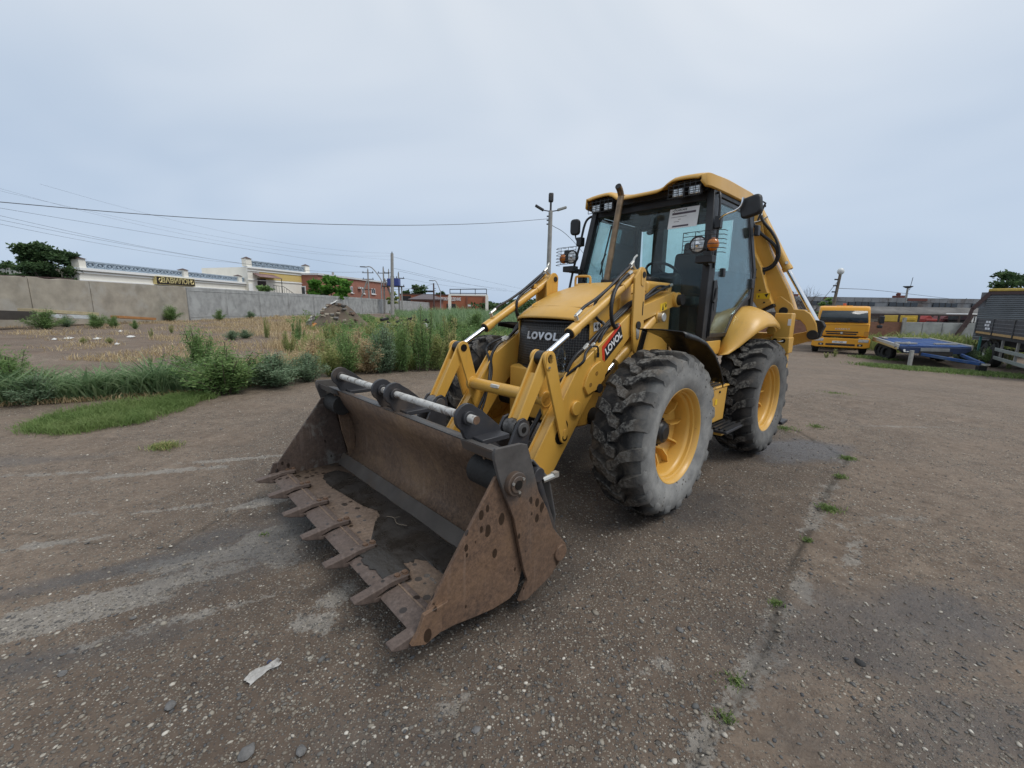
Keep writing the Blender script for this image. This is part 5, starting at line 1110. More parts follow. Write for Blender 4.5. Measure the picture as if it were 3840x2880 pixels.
for x in (-.5, 0, .5): part(MB().cyl((x, 0, .75), (x, 0, 1.15), .08, n=8), 'bushing', DARK, o)
part(MB().bx(-1.9, 1.6, -.7, .7, -.62, -.46), 'platform', DARK, o); part(MB().bx(1.2, 1.4, -.1, .1, -tb.z, -.62), 'platform_leg', POLEC, o)
def street_lamp(px0, py0, pxt, pyt, pxb, Y, label):
    a = at(px0, py0, Y); m_ = at(pxt, pyt, Y); bse = at(pxb, 1110, Y); o = thing('street_lamp', label, 'street lamp', (bse.x, Y, 0))
    part(MB().tube([(0, 0, -.3), (0, 0, m_.z-2.2), (m_.x-bse.x, 0, m_.z-.9), ((a.x-bse.x)*.55, 0, a.z-.12), (a.x-bse.x, 0, a.z)], .09, 8, 5), 'curved_mast', plain('galvanised mast', (.33, .34, .35), .5, .3), o)
    part(MB().box((a.x-bse.x-.35, 0, a.z+.02), (.9, .3, .14)), 'lamp_head', DARK, o, .04)
street_lamp(1368, 1001, 1429, 1030, 1431, 73, 'tall street lamp with long curved arm before the brick office')
street_lamp(1622, 1053, 1651, 1078, 1652, 100, 'small curved street lamp before the hip roofed shop')
t6 = at(1626, 1062, 96); o = thing('timber_pole', 'dark timber pole with a floodlight before the hip roofed shop', 'pole', (t6.x, t6.y, 0)); part(MB().cyl((0, 0, -.2), (0, 0, t6.z), .2, .16, n=8), 'shaft', CAPB, o); part(MB().bx(-1.3, -.1, -.15, .15, t6.z-2.0, t6.z-1.6), 'floodlight', DARK, o)
for k in range(3): part(MB().bx(.15, .5, -.05, .05, t6.z-1.2-.5*k, t6.z-1.1-.5*k), 'insulator', DARK, o)
# lamp post behind the machine with three heads
t7 = at(2065, 790, 26.0); zb7 = float(gz(t7.x, t7.y)); o = thing('lamp_post', 'tall concrete lamp post with three lamp heads behind the loader cab', 'lamp post', (t7.x, t7.y, 0))
part(MB().cyl((-.05, 0, zb7-.2), (0, 0, t7.z), .16, .12, n=12), 'shaft', POLEC, o)
part(MB().cyl((0, 0, t7.z), (0, 0, t7.z+.55), .06, n=8), 'top_stub', DARK, o); part(MB().box((0, 0, t7.z+.72), (.28, .28, .5)), 'top_lamp', DARK, o, .06)
for s, rz in ((-1, .38), (1, .30)):
    part(MB().tube([(0, 0, t7.z-.05), (s*.42, 0, t7.z+.02)], .03, 6, 1), 'lamp_arm', DARK, o)
    part(MB().box((s*.66, 0, t7.z+.02+.66*rz*.5), (.56, .22, .13), Matrix.Rotation(-s*rz if s > 0 else .5, 3, 'Y')), 'lamp_head', plain('grey lamp casing', (.30, .30, .28), .5) if s > 0 else DARK, o, .03)
for k in range(3): part(MB().bx(-.22, -.1, -.03, .03, t7.z-.35-.22*k, t7.z-.28-.22*k), 'insulator', DARK, o)
WIREM = plain('black cable', (.075, .08, .09), .6)
def wire(pts, r, label, group='overhead cables', seg=10):
    P = [Vector(p) for p in pts]; c = sum(P, Vector())/len(P)
    o = MB().tube([p-P[0] for p in P], r, 5, seg, caps=False).build('overhead_cable', WIREM, None, loc=P[0]); tag(o, label, 'cable', group)
lt = Vector((t7.x-.1, t7.y, t7.z-.45))
def cable(A, B, px, py, r, label, group='overhead cables'):     # sagging span through one photographed point
    A = Vector(A); B = Vector(B); d = ray(px, py); best = min(range(1, 200), key=lambda i: abs((lambda P: P.x/P.y-d.x/d.y)(A+(B-A)*(i/200)))); t = best/200; P = A+(B-A)*t
    sag = (P.z-(CAMZ+d.z/d.y*P.y))/(4*t*(1-t)); wire([A+(B-A)*u-Vector((0, 0, sag*4*u*(1-u))) for u in [k/8 for k in range(9)]], r, label, group, 4)
cable(at(-60, 752, 13.0), lt, 1000, 832, .012, 'thick sagging cable from the lamp post across the sky', None)
wire([lt+Vector((.1, 0, -.3)), at(2150, 905, 30), at(2300, 1075, 44), at(2440, 1128, 56), at(2620, 1116, 64)], .016, 'thin slack cable hanging from the lamp post behind the cab', None)
cable(at(-60, 770, 30), at(1380, 1006, 76), 600, 880, .011, 'upper thin power cable running to the slim braced pole')
for a, b_, c, e in (((-60, 795), (700, 955), (1380, 1018), 75), ((-60, 812), (600, 940), (1380, 1022), 76), ((-60, 828), (560, 945), (1000, 992), 74)):
    cable(at(*a, 30), at(*c, e), *b_, .010, 'lower thin power cable running to the slim braced pole')
for a, b_, c in (((-60, 690), (700, 880), (1466, 960)), ((-60, 702), (620, 850), (1466, 975)), ((150, 690), (800, 860), (1466, 950))):
    cable(at(*a, 34), at(*c, 58), *b_, .006, 'faint high cable running to the tallest concrete pole')
for a, c in (((1472, 962), (2060, 1105)), ((1472, 1005), (2060, 1115)), ((1494, 1016), (1900, 1085)), ((1494, 1040), (1900, 1092))):
    wire([at(*a, 60), at((a[0]+c[0])/2, (a[1]+c[1])/2+8, 85), at(*c, 120)], .014, 'thin power cable receding beyond the brick workshop')
wire([at(1440, 1088, 75), at(1560, 1080, 88), at(1626, 1065, 96)], .03, 'short cable between the transformer and the timber pole')

# ---- right hand side: grey shed, yard fence, stored machinery
z8 = -.7; Y8 = 62.0
e0 = at(2540, 1109, Y8); e1 = at(3900, 1112, Y8); W8 = thing('long_shed', 'long dilapidated grey sheet metal shed with dark window strips behind the lorries', 'shed', (e0.x, Y8, z8))
L8 = e1.x-e0.x; s8 = lambda px: L8*(px-2540)/1360; hz = lambda py: at(3300, py, Y8).z-z8
zt, zw1, zw0, zb, zc = hz(1112), hz(1131), hz(1147), hz(1150), hz(1163)
part(MB().bx(0, L8, 4, 14, zc, zt), 'upper_wall', GREYROOF, W8); part(MB().bx(0, L8, 2, 14, zb, zc+.05), 'ledge', plain('dark rusty ledge', (.06, .045, .04), .8), W8)
n8 = 40
for i in range(n8):
    x0 = L8*i/n8; part(MB().bx(x0+.02, x0+L8/n8-.02, 3.93, 3.99, zw1+.05 if i % 3 else zw1, zt-.05), 'roof_sheet', GREYROOF, W8)
for a, b_ in ((2580, 2680), (2740, 2860), (2930, 3010), (3117, 3213), (3266, 3370), (3428, 3541), (3604, 3700), (3760, 3880)): 
    o = part(MB().bx(s8(a), s8(b_), 3.80, 3.925, zw0, zw1), 'window_strip', WING, W8)
    for k in range(1, 4): part(MB().bx(s8(a)+(s8(b_)-s8(a))*k/4-.05, s8(a)+(s8(b_)-s8(a))*k/4+.05, 3.77, 3.80, zw0, zw1), 'mullion', DARKW, o)
part(MB().add([(0, 2, zb), (L8, 2, zb), (L8, -.5, zc-.6), (0, -.5, zc-.6)], [(0, 1, 2, 3)]), 'lower_roof', plain('worn slate roof', (.115, .11, .105), .85, 0, .35, .6), W8, thick=.12)
part(MB().bx(0, L8, -.4, -.25, zc-1.0, zc-.62), 'fascia', plain('dark rusty ledge', (0, 0, 0)), W8); part(MB().bx(0, L8, 0, 14, 0, zc-.7), 'lower_wall', plain('pale dirty plaster', (.22, .195, .16), .9, 0, .3, .5), W8)
for a, b_ in ((3010, 3040), (3255, 3275), (3295, 3320), (3740, 3790)): part(MB().bx(s8(a), s8(b_), -.06, -.003, .6, zc-1.6), 'dark_opening', DARKW, W8)
for px, w_ in ((3085, 18), (3532, 26)):
    o = part(MB().bx(s8(px)-.55, s8(px)+.55, 6, 7.5, zt-.05, zt+.45), 'roof_vent', plain('rust red sheet', (.13, .045, .035), .8), W8, .05); part(MB().ball((s8(px), 7, zt+.65), (.32, .32, .3), 8, 5), 'vent_cowl', MATS['rust red sheet'], o)
part(MB().bx(s8(3500), s8(3578), 3.86, 3.925, zt-.45, zt-.02), 'rust_patch', MATS['rust red sheet'], W8); part(MB().bx(s8(3165), s8(3185), 3.86, 3.925, zt-.5, zt-.02), 'rust_patch', MATS['rust red sheet'], W8)
t9 = at(3403, 1088, 66); o = thing('siren_mast', 'short mast with a ring of horns rising above the shed roof', 'mast', (t9.x, t9.y, z8)); part(MB().cyl((0, 0, 3), (0, 0, t9.z-z8+.6), .16, .12, n=8), 'shaft', POLEC, o)
b = MB(); part(MB().lathe([(.25, 0), (.6, .2), (.6, .3), (.25, .2)], 10, (0, 0, t9.z-z8+.3), 'z'), 'platform', DARK, o); part(MB().cyl((.3, 0, t9.z-z8), (.5, 0, t9.z-z8+1.9), .04, n=6), 'aerial', DARK, o)
# leaning pole with a round lamp behind the lorry
a = at(3124, 1150, 34); c = at(3151, 1030, 34); zb_ = -.7; v_ = c-a; bs = a+v_*((zb_-a.z)/v_.z); o = thing('leaning_pole', 'leaning weathered timber pole with a round white lamp behind the orange lorry', 'pole', tuple(bs))
part(MB().cyl((0, 0, -.2), tuple(c-bs), .125, .10, n=10), 'shaft', WOODP, o); part(MB().ball(tuple(c-bs+Vector((.0, 0, .25))), (.26, .2, .26), 14, 8), 'round_lamp', plain('milky lamp glass', (.62, .63, .62), .3), o)
for k in range(3): part(MB().bx(*(lambda q: (q.x-.35, q.x-.1, -.04+q.y, .04+q.y, q.z-.05, q.z+.05))((c-bs)*(.93-.09*k)), ), 'insulator', DARK, o)
wire([c-(c-a)*.42, at(3300, 1090, 48), at(3560, 1120, 60)], .022, 'thin cable from the leaning pole to the shed', None)
wire([c-(c-a)*.15, at(3105, 1100, 33), at(3060, 1150, 33)], .020, 'looping cable hanging down beside the leaning pole', None)
# yard fence: brick base, concrete panels, rusty rails
f0 = at(3240, 1208, 34.0); f1 = at(3720, 1211, 33.0); M10 = frame((f0.x-3, f0.y, -.7), (f1.x-f0.x, f1.y-f0.y)); inv10 = M10.inverted()
yf = thing_m('yard_fence', 'low brick and grey concrete yard fence with a rusty rail above behind the trailers', 'fence', M10)
fxx = lambda px, py=1208: (lambda a, d: (a+d*(-a.y/d.y)))(inv10 @ Vector((0, 0, CAMZ)), inv10.to_3x3() @ ray(px, py))
zf = fxx(3400).z; xb = fxx(3383).x
part(MB().bx(-16, xb, -.12, .12, 0, zf-.02), 'brick_base', BRICK2, yf)
npan = 5; xe = fxx(3760).x
for i in range(npan):
    x0 = xb+.05+(xe-xb)*i/npan; part(MB().bx(x0, x0+(xe-xb)/npan-.05, -.1, .1, 0, zf), 'fence_panel', CONC2, yf, .02)
part(MB().bx(xb-.1, xb+.12, -.25, -.12, 0, zf+.35), 'fence_post', POLEC, yf)
zr1 = fxx(3500, 1181).z
part(MB().bx(-6, xe, .2, .3, zr1-.07, zr1+.05), 'rail', plain('rust brown rail', (.055, .038, .034), .8), yf)
for i in range(14): part(MB().bx(-6+(xe+6)*i/13-.05, -6+(xe+6)*i/13+.05, .2, .3, zf-.1, zr1-.07), 'rail_post', MATS['rust brown rail'], yf)
p0 = fxx(3612, 1190); part(MB().beam((p0.x-.9, -.4, 0), (p0.x+.2, -.4, p0.z+.1), .22, .22), 'slanted_beam', CAPB, yf)
def machine_block(name, label, cat, px0, px1, py0, py1, Y, mat, kind):
    a = at(px0, py1, Y); b_ = at(px1, py0, Y); w_ = b_.x-a.x; h_ = b_.z-a.z; o = thing(name, label, cat, (a.x, Y, a.z-1.0))
    if kind == 'tank':
        part(MB().prism([(0, 1), (w_*.08, 1+h_*.9), (w_*.2, 1+h_), (w_*.9, 1+h_*.96), (w_, 1+h_*.8), (w_, 1)], 'y', -1.0, 1.0), 'body', mat, o, .08); part(MB().bx(.1, w_-.1, -.8, .8, 0, 1), 'base', DARKW, o); part(MB().bx(w_*.2, w_*.75, -1.05, -1.0, 1+h_*.3, 1+h_*.65), 'side_panel', mat, o, .02)
    elif kind == 'harrow':
        part(MB().bx(0, w_, -.8, .8, 1.0, 1+h_*.5), 'hopper', mat, o, .06); part(MB().prism([(0, 1+h_*.4), (w_*.3, 1+h_), (w_*.45, 1+h_*.9), (w_*.7, 1+h_*.4)], 'y', -.6, .6), 'chute', mat, o, .05)
        for k in range(5): part(MB().lathe([(.0, -.03), (.38, -.02), (.38, .02), (.0, .03)], 14, (w_*(k+.5)/5, -.9, .75), 'y'), 'disc', DARK, o)
        part(MB().bx(0, w_, -.7, .7, 0.2, .9), 'under_frame', CHAS, o)
    else:
        part(MB().bx(0, w_, -1.0, 1.0, 1+h_*.15, 1+h_*.86), 'cabin', WING, o, .1); part(MB().bx(-.15, w_+.15, -1.1, 1.1, 1+h_*.85, 1+h_), 'cabin_roof', mat, o, .08); part(MB().bx(0, w_, -.9, .9, 0, 1+h_*.15), 'base', CHAS, o)
        for k in (0, .33, .66, 1): part(MB().bx(w_*k-.08, w_*k+.08, -1.03, -.98, 1, 1+h_*.86), 'cabin_post', mat, o)
YTANK = plain('faded yellow enamel', (.55, .36, .04), .6, 0, .15, 2); REDM = plain('faded red enamel', (.30, .035, .03), .6, 0, .25, 2); MAR = plain('maroon enamel', (.10, .018, .022), .6, 0, .25, 2)
machine_block('yellow_tank', 'yellow farm tank stored behind the rusty rail fence', 'tank', 3340, 3416, 1180, 1207, 40, YTANK, 'tank')
machine_block('red_implement', 'bright red farm implement stored beside the yellow tank', 'farm implement', 3440, 3500, 1182, 1208, 41, REDM, 'harrow')
machine_block('maroon_seeder', 'maroon seed drill stored beside the red implement', 'farm implement', 3505, 3590, 1180, 1208, 42, MAR, 'harrow')
machine_block('white_roof_cab', 'white roofed machine cab standing beside the maroon seed drill', 'machine cab', 3590, 3632, 1176, 1208, 40, WHITE, 'cab')
# grey corrugated cargo body
x0 = at(3648, 1100, 25.0); x1 = x0+Vector((.67, -.74, 0))*7; M11 = frame((x0.x, x0.y, -.68), (x1.x-x0.x, x1.y-x0.y)); L11 = (x1-x0).length; h11 = x0.z+.68+.15
cb = thing_m('corrugated_cargo_body', 'tall grey ribbed cargo body with brown frame and yellow roof edge behind the dark trailer', 'cargo body', M11)
part(MB().bx(.35, L11, .1, 2.4, .9, h11-.1), 'inner_box', GREYROOF, cb)
nr_ = 22
for i in range(nr_):
    z = 1.0+(h11-1.3)*i/nr_; part(MB().cyl((.35+(.25 if z > h11-1.0 else 0), .06, z+.06), (L11, .06, z+.06), (h11-1.3)/nr_*.55, n=8), 'ribbed_sheet', plain('blue grey corrugated sheet', (.135, .15, .16), .55, .1, .2, 1.2), cb)
part(MB().beam((-.05, .1, 1.6), (.12, .1, h11-1.0), .25, .16), 'frame_post', CAPB, cb); part(MB().beam((.12, .1, h11-1.05), (.75, .1, h11-.02), .25, .2), 'frame_post', CAPB, cb)
part(MB().bx(.7, L11, -.05, 2.5, h11-.22, h11-.06), 'roof_frame', CAPB, cb); part(MB().bx(.6, L11, -.1, 2.5, h11-.055, h11+.10), 'roof_edge', plain('faded yellow tarp', (.50, .36, .08), .7), cb, .04)
for k in (.6, 3.5, 6.2): part(MB().bx(k, k+.5, .4, 2.0, 0, .9), 'support', CHAS, cb)
# ---- orange lorry
OR = m_truck(); Ct = at(3143, 1322, 24.5); zg = float(gz(Ct.x, Ct.y)); e = Vector((.82, -.57, 0)); o0 = Vector((Ct.x, Ct.y, zg))-e*1.25
tr = thing_m('cab_over_lorry', 'bright orange yellow cab over lorry facing the yard with amber beacon on its roof', 'lorry', frame(o0-e*.08, e) @ Matrix.Diagonal((1.07, 1, 1, 1)))
body = MB(); prof = [(0, .98), (-.06, 1.05), (-.06, 1.70), (.02, 1.76), (.10, 2.48), (.22, 2.66), (.55, 2.74), (1.75, 2.74), (1.85, 2.6), (1.85, .98)]
secs = []
for x, ins in ((.10, .10), (.14, .03), (.28, 0), (2.22, 0), (2.36, .03), (2.40, .10)):
    secs.append([(x+(.06 if z > 2.3 else .0)*(1 if x < 1.25 else -1), y+(ins if y < .5 else -ins if y > 1.5 else 0), z-(ins*.5 if z > 2.5 else 0)) for y, z in prof])
part(MB().loft(secs, True, True), 'cab', OR, tr, .02)
cabt = [o for o in tr.children if o.name.startswith('cab')][0]
part(MB().add([(.20, -.018, 1.80), (2.30, -.018, 1.80), (2.22, .075, 2.46), (.28, .075, 2.46)], [(0, 1, 2, 3)]), 'windscreen', plain('dark lorry glass', (.045, .055, .06), .12, 0, .3, 1), cabt, thick=.05)
part(MB().bx(.16, 2.34, -.10, -.062, 1.68, 1.73), 'scuttle_strip', OR, cabt, .01)
for z0, x0_, x1_ in ((1.22, .55, 1.95), (1.10, .60, 1.90)): part(MB().bx(x0_, x1_, -.075, -.061, z0, z0+.075), 'grille_slot', BLACK, cabt, .01)
part(MB().bx(.45, 2.05, -.09, -.062, 1.185, 1.205), 'grille_bar', OR, cabt, .006); part(MB().bx(.45, 2.05, -.09, -.062, 1.06, 1.09), 'grille_bar', OR, cabt, .006)
part(MB().cyl((1.25, -.11, 1.20), (1.25, -.075, 1.20), .055, n=14), 'badge', STEEL, cabt)
lettering('КАМАЗ', .12, (1.25, -.066, 1.42), (1, 0, 0), (0, 0, 1), SILV, cabt, 'cab_lettering', ext=.008, sx=1.5, shear=.2)
for x0_ in (.55, 1.05, 1.55): part(MB().beam((x0_-.1, -.06, 1.90), (x0_+.38, -.055, 1.80), .02, .025), 'wiper', BLACK, cabt)
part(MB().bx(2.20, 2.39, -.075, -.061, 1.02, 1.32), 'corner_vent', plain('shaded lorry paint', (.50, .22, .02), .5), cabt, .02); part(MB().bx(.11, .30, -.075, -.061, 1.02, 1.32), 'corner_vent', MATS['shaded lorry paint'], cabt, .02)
part(MB().cyl((1.25, .9, 2.74), (1.25, .9, 2.90), .085, .07, n=14), 'beacon', plain('amber red beacon', (.50, .10, .03), .25), cabt); part(MB().bx(.9, 1.6, .55, 1.0, 2.735, 2.765), 'roof_hatch', OR, cabt, .01)
bu = part(MB().prism([(-.02, .42), (.02, .92), (.45, .95), (.52, .90), (1.98, .90), (2.05, .95), (2.48, .92), (2.52, .42), (2.3, .36), (.2, .36)], 'y', -.18, .35), 'bumper', OR, tr, .03)
part(MB().bx(.62, 1.88, -.19, -.179, .47, .58), 'lower_grille', BLACK, bu); part(MB().bx(.4, 2.1, -.05, .3, .951, .99), 'gap_strip', BLACK, bu)
part(MB().bx(.90, 1.52, -.20, -.181, .61, .73), 'number_plate', WHITE, bu, .005); lettering('Н917МР', .11, (1.17, -.202, .67), (1, 0, 0), (0, 0, 1), INK, bu, 'plate_lettering', ext=.002)
for s in (0, 1):
    f_ = lambda x: x if s == 0 else 2.5-x
    part(MB().bx(*sorted((f_(.08), f_(.50))), -.20, -.179, .70, .86), 'headlight', LENS, bu, .02); part(MB().bx(*sorted((f_(.30), f_(.52))), -.19, -.179, .47, .59), 'fog_lamp_recess', BLACK, bu); part(MB().cyl((f_(.41), -.20, .53), (f_(.41), -.188, .53), .045, n=14), 'fog_lamp', LENS, bu)
    part(MB().bx(*sorted((f_(-.45), f_(-.22))), .15, .25, 1.78, 2.2), 'mirror', BLKPL, tr, .04); part(MB().bx(*sorted((f_(-.42), f_(-.18))), .15, .28, 1.52, 1.70), 'wide_mirror', BLKPL, tr, .05); part(MB().tube([(f_(-.30), .2, 1.6), (f_(-.30), .2, 2.0), (f_(.12), .3, 2.1)], .018, 6, 1), 'mirror_arm', BLACK, tr)
def road_wheel(parent, x, y, r, wd, rim=STEEL, name='wheel', ax='x'):
    o = part(MB().lathe([(r*.55, -wd/2), (r*.9, -wd/2), (r, -wd*.36), (r, wd*.36), (r*.9, wd/2), (r*.55, wd/2)], 26, (0, 0, 0), ax), name, plain('lorry tyre', (.020, .020, .020), .85, bump=.3), parent); o.location = (x, y, r)
    part(MB().lathe([(0, -wd*.15), (r*.35, -wd*.2), (r*.5, wd*.0), (r*.56, -wd*.42), (r*.60, -wd*.42)], 20, (0, 0, 0), ax), 'rim', rim, o); part(MB().lathe([(0, wd*.15), (r*.35, wd*.2), (r*.5, 0), (r*.56, wd*.42), (r*.60, wd*.42)], 20, (0, 0, 0), ax), 'rim', rim, o); return o
for y in (.75, 4.2, 5.5):
    for x in (.20, 2.30): road_wheel(tr, x, y, .50, .30)
part(MB().bx(.70, .85, .4, 6.8, .65, .95), 'frame_rail', CHAS, tr); part(MB().bx(1.65, 1.80, .4, 6.8, .65, .95), 'frame_rail', CHAS, tr)
part(MB().bx(.05, 2.45, 2.2, 6.9, 1.15, 1.9), 'load_body', plain('dark blue body', (.03, .04, .10), .5), tr, .03)
# ---- blue low trailer
zd = .27; A_ = atz(3371, 1295.5, zd); B_ = atz(3645, 1301, zd); C_ = atz(3281, 1267, zd); zg = float(gz(A_.x+1.5, A_.y+1))
e = (B_-A_).normalized(); M12 = frame((A_.x, A_.y, zg), e); hd = zd-zg; inv = M12.inverted(); Lw = (B_-A_).length
BLUE = plain('worn blue enamel', (.030, .075, .22), .8, 0, .3, 2, c2=(.10, .14, .22), spec=.2); PALE = plain('pale grey timber', (.40, .39, .36), .8)
bt = thing_m('low_loader_trailer', 'low blue three axle trailer with pale edge boards and drawbar resting on its landing leg', 'trailer', M12)
Lt = 6.2; sh_ = (inv @ C_); kx = sh_.x/sh_.y
def sk(mb): mb.v = [(x+kx*y, y, z) for x, y, z in mb.v]; return mb
nb = 7
for i in range(nb): part(sk(MB().bx(Lw*i/nb+.012, Lw*(i+1)/nb-.012, .0, Lt, hd-.05, hd)), 'deck_board', BLUE, bt, .006)
part(sk(MB().bx(-.06, .03, 0, Lt, hd-.16, hd+.05)), 'side_rail', PALE, bt, .01); part(sk(MB().bx(Lw-.03, Lw+.06, 0, Lt, hd-.16, hd+.05)), 'side_rail', PALE, bt, .01); part(sk(MB().bx(-.10, -.06, .0, Lt, hd-.17, hd-.08)), 'reflective_strip', plain('tan strip', (.42, .30, .12), .6), bt)
part(MB().prism([(0, hd-.05), (Lw, hd-.05), (Lw, hd-.20), (Lw*.9, hd-.34), (Lw*.12, hd-.34), (0.0, hd-.11)], 'y', -.02, .25), 'front_bulkhead', plain('shaded navy enamel', (.022, .04, .10), .6), bt, .02)  # trailer blue taken down to navy: the front's shading is in its colour
part(MB().bx(Lw*.30, Lw*.70, -.04, -.021, hd-.24, hd-.10), 'storage_box', plain('grey box lid', (.25, .26, .26), .6), bt, .02); part(MB().bx(Lw*.29, Lw*.75, -.03, -.0205, hd-.44, hd-.245), 'dark_recess', DARKW, bt)
part(MB().beam((Lw*.30, -.1, hd-.36), (Lw*.62, -1.7, .38), .10, .13), 'drawbar', BLUE, bt, .02); part(MB().beam((Lw*.85, -.1, hd-.36), (Lw*.66, -1.7, .38), .10, .13), 'drawbar', BLUE, bt, .02); part(MB().lathe([(.06, -.03), (.13, -.03), (.13, .03), (.06, .03)], 16, (Lw*.64, -1.85, .38), 'z', True), 'tow_eye', STEEL, bt)
part(MB().bx(Lw*.15, Lw*.19, -.15, -.03, 0, hd-.2), 'landing_leg', PALE, bt, .01); part(MB().bx(Lw*.60, Lw*.70, -1.75, -1.6, 0, .3), 'jockey_block', CHAS, bt); part(MB().cyl((Lw*.08, -.03, hd-.2), (Lw*.08, -.02, hd-.2), .05, n=12), 'marker', WHITE, bt)
for x in (Lw*.09, Lw*.12): part(MB().bx(x-.05, x+.07, -.045, -.022, hd-.28, hd-.24), 'marker', WHITE, bt)
for y in (3.0, 3.9, 4.8):
    for x in (.25, Lw-.25): road_wheel(bt, x+kx*y, y, .38, .26, CHAS)
part(sk(MB().bx(.6, .8, .2, Lt, hd-.35, hd-.06)), 'frame_rail', CHAS, bt); part(sk(MB().bx(Lw-.8, Lw-.6, .2, Lt, hd-.35, hd-.06)), 'frame_rail', CHAS, bt)
for x, y, rz in ((.5, .9, .1), (.7, Lt-.4, .05), (1.9, Lt-.7, -.1), (2.2, .9, .0), (.35, Lt-1.2, 1.1)):
    part(MB().box((x+kx*y, y, hd+.045), (.95, .14, .06), Matrix.Rotation(rz, 3, 'Z')), 'loose_plank', PALE, bt, .006)
part(MB().tube([(.55+.28*math.cos(a), .55+.2*math.sin(a), hd+.03+.004*i) for i, a in enumerate([k*.55 for k in range(24)])], .022, 6, 2), 'rope_coil', PALE, bt)
# ---- dark dropside trailer at the right edge
r0 = Vector((23.6, 21.5, 0)); dv = Vector((-.613, -.790, 0)); zg = -.66; M13 = frame((r0.x, r0.y, zg), dv)   # local y points to the camera's far side negative
dt = thing_m('dropside_trailer', 'dark grey dropside trailer with yellow stripe and white reflective plates', 'trailer', M13)
DG = plain('dark grey panel paint', (.038, .038, .040), .55, 0, .15, 2); TR = plain('tan stripe', (.42, .26, .09), .6); GRN = plain('pale green grey rail', (.25, .275, .255), .6); TEAL = plain('teal paint', (.05, .20, .18), .6)
LD = 9.0; zs0, zs1 = 1.50, 2.10
part(MB().bx(0, LD, -.001, 2.45, 1.28, 1.42), 'bed', CHAS, dt)
part(MB().bx(0, LD, -.03, .0, 1.42, 1.52), 'stripe', TR, dt)
for i in range(3):
    x0_ = 3.0*i; o = part(MB().bx(x0_+.06, x0_+2.94, -.03, .02, 1.53, 2.12), 'dropside', DG, dt, .01)
    for k in range(3): part(MB().bx(x0_+.1, x0_+2.90, -.045, -.031, 1.63+.15*k, 1.655+.15*k), 'groove_edge', plain('light grey edge', (.15, .15, .155), .6), o)
    part(MB().bx(x0_-.05, x0_+.05, -.06, .03, 1.42, 2.16), 'side_post', DG, dt, .01)
for k, (x, z) in enumerate(((1.75, 2.0), (2.2, 2.0), (1.6, 1.85), (2.05, 1.85), (1.8, 1.69), (2.25, 1.69))): part(MB().bx(x, x+.36, -.052, -.046, z-.05, z+.05), 'reflective_plate', WHITE, dt)
part(MB().bx(-.03, .03, 0, 2.45, 1.3, 2.1), 'tailboard', DG, dt, .01); part(MB().bx(.0, LD, .5, .7, .95, 1.28), 'frame_rail', CHAS, dt); part(MB().bx(.0, LD, 1.75, 1.95, .95, 1.28), 'frame_rail', CHAS, dt)
for x in (1.75, 3.0):
    for y in (.22, 2.2): road_wheel(dt, x, y, .52, .32, STEEL, ax='y')
    part(MB().tube([(x+.60*math.cos(a), .2, .52+.60*math.sin(a)) for a in [math.pi*k/10 for k in range(11)]], .05, 6, 1), 'mudguard', CHAS, dt)
part(MB().bx(3.9, LD, -.02, .03, .78, .92), 'side_guard', GRN, dt, .01); part(MB().bx(3.9, LD, -.02, .03, .42, .56), 'side_guard', GRN, dt, .01)
for x in (4.5, 6.5, 8.5): part(MB().bx(x-.05, x+.05, .03, .1, .4, 1.28), 'guard_post', POLEC, dt)
part(MB().bx(.95, 1.05, -.02, .06, .55, 1.28), 'teal_post', TEAL, dt); part(MB().bx(-.1, .0, 0, 2.45, .55, .68), 'rear_bumper', CHAS, dt)
part(MB().bx(LD-.4, LD-.2, .4, .6, 0, 1.0), 'landing_leg', CHAS, dt)

# ------------------------------------------------------------------ vegetation
GREENL = m_leaf('green weed leaf', [(0, (.055, .100, .032)), (.5, (.105, .170, .058)), (1, (.19, .25, .10))])
BLUEL = m_leaf('blue green leaf', [(0, (.060, .100, .058)), (.5, (.115, .168, .100)), (1, (.20, .25, .16))])
REEDL = m_leaf('reed leaf', [(0, (.062, .105, .052)), (.5, (.125, .185, .090)), (1, (.24, .30, .17))])
DRYL = m_leaf('dry stalks', [(0, (.19, .135, .075)), (.5, (.32, .245, .14)), (1, (.43, .35, .22))])
MIXL = m_leaf('yellow green weeds', [(0, (.085, .125, .040)), (.45, (.165, .205, .070)), (.75, (.28, .27, .115)), (1, (.37, .31, .17))])
DARKL = m_leaf('dark tree leaf', [(0, (.020, .040, .016)), (.6, (.042, .075, .028)), (1, (.085, .125, .05))], .25)
FRESHL = m_leaf('fresh tree leaf', [(0, (.03, .085, .012)), (.6, (.075, .17, .026)), (1, (.15, .26, .05))])
GRASSL = m_leaf('short grass', [(0, (.060, .095, .030)), (.5, (.105, .155, .048)), (1, (.18, .215, .085))])
TWIG = plain('brown twig', (.10, .08, .06), .9); BARK = plain('grey bark', (.12, .10, .085), .9)
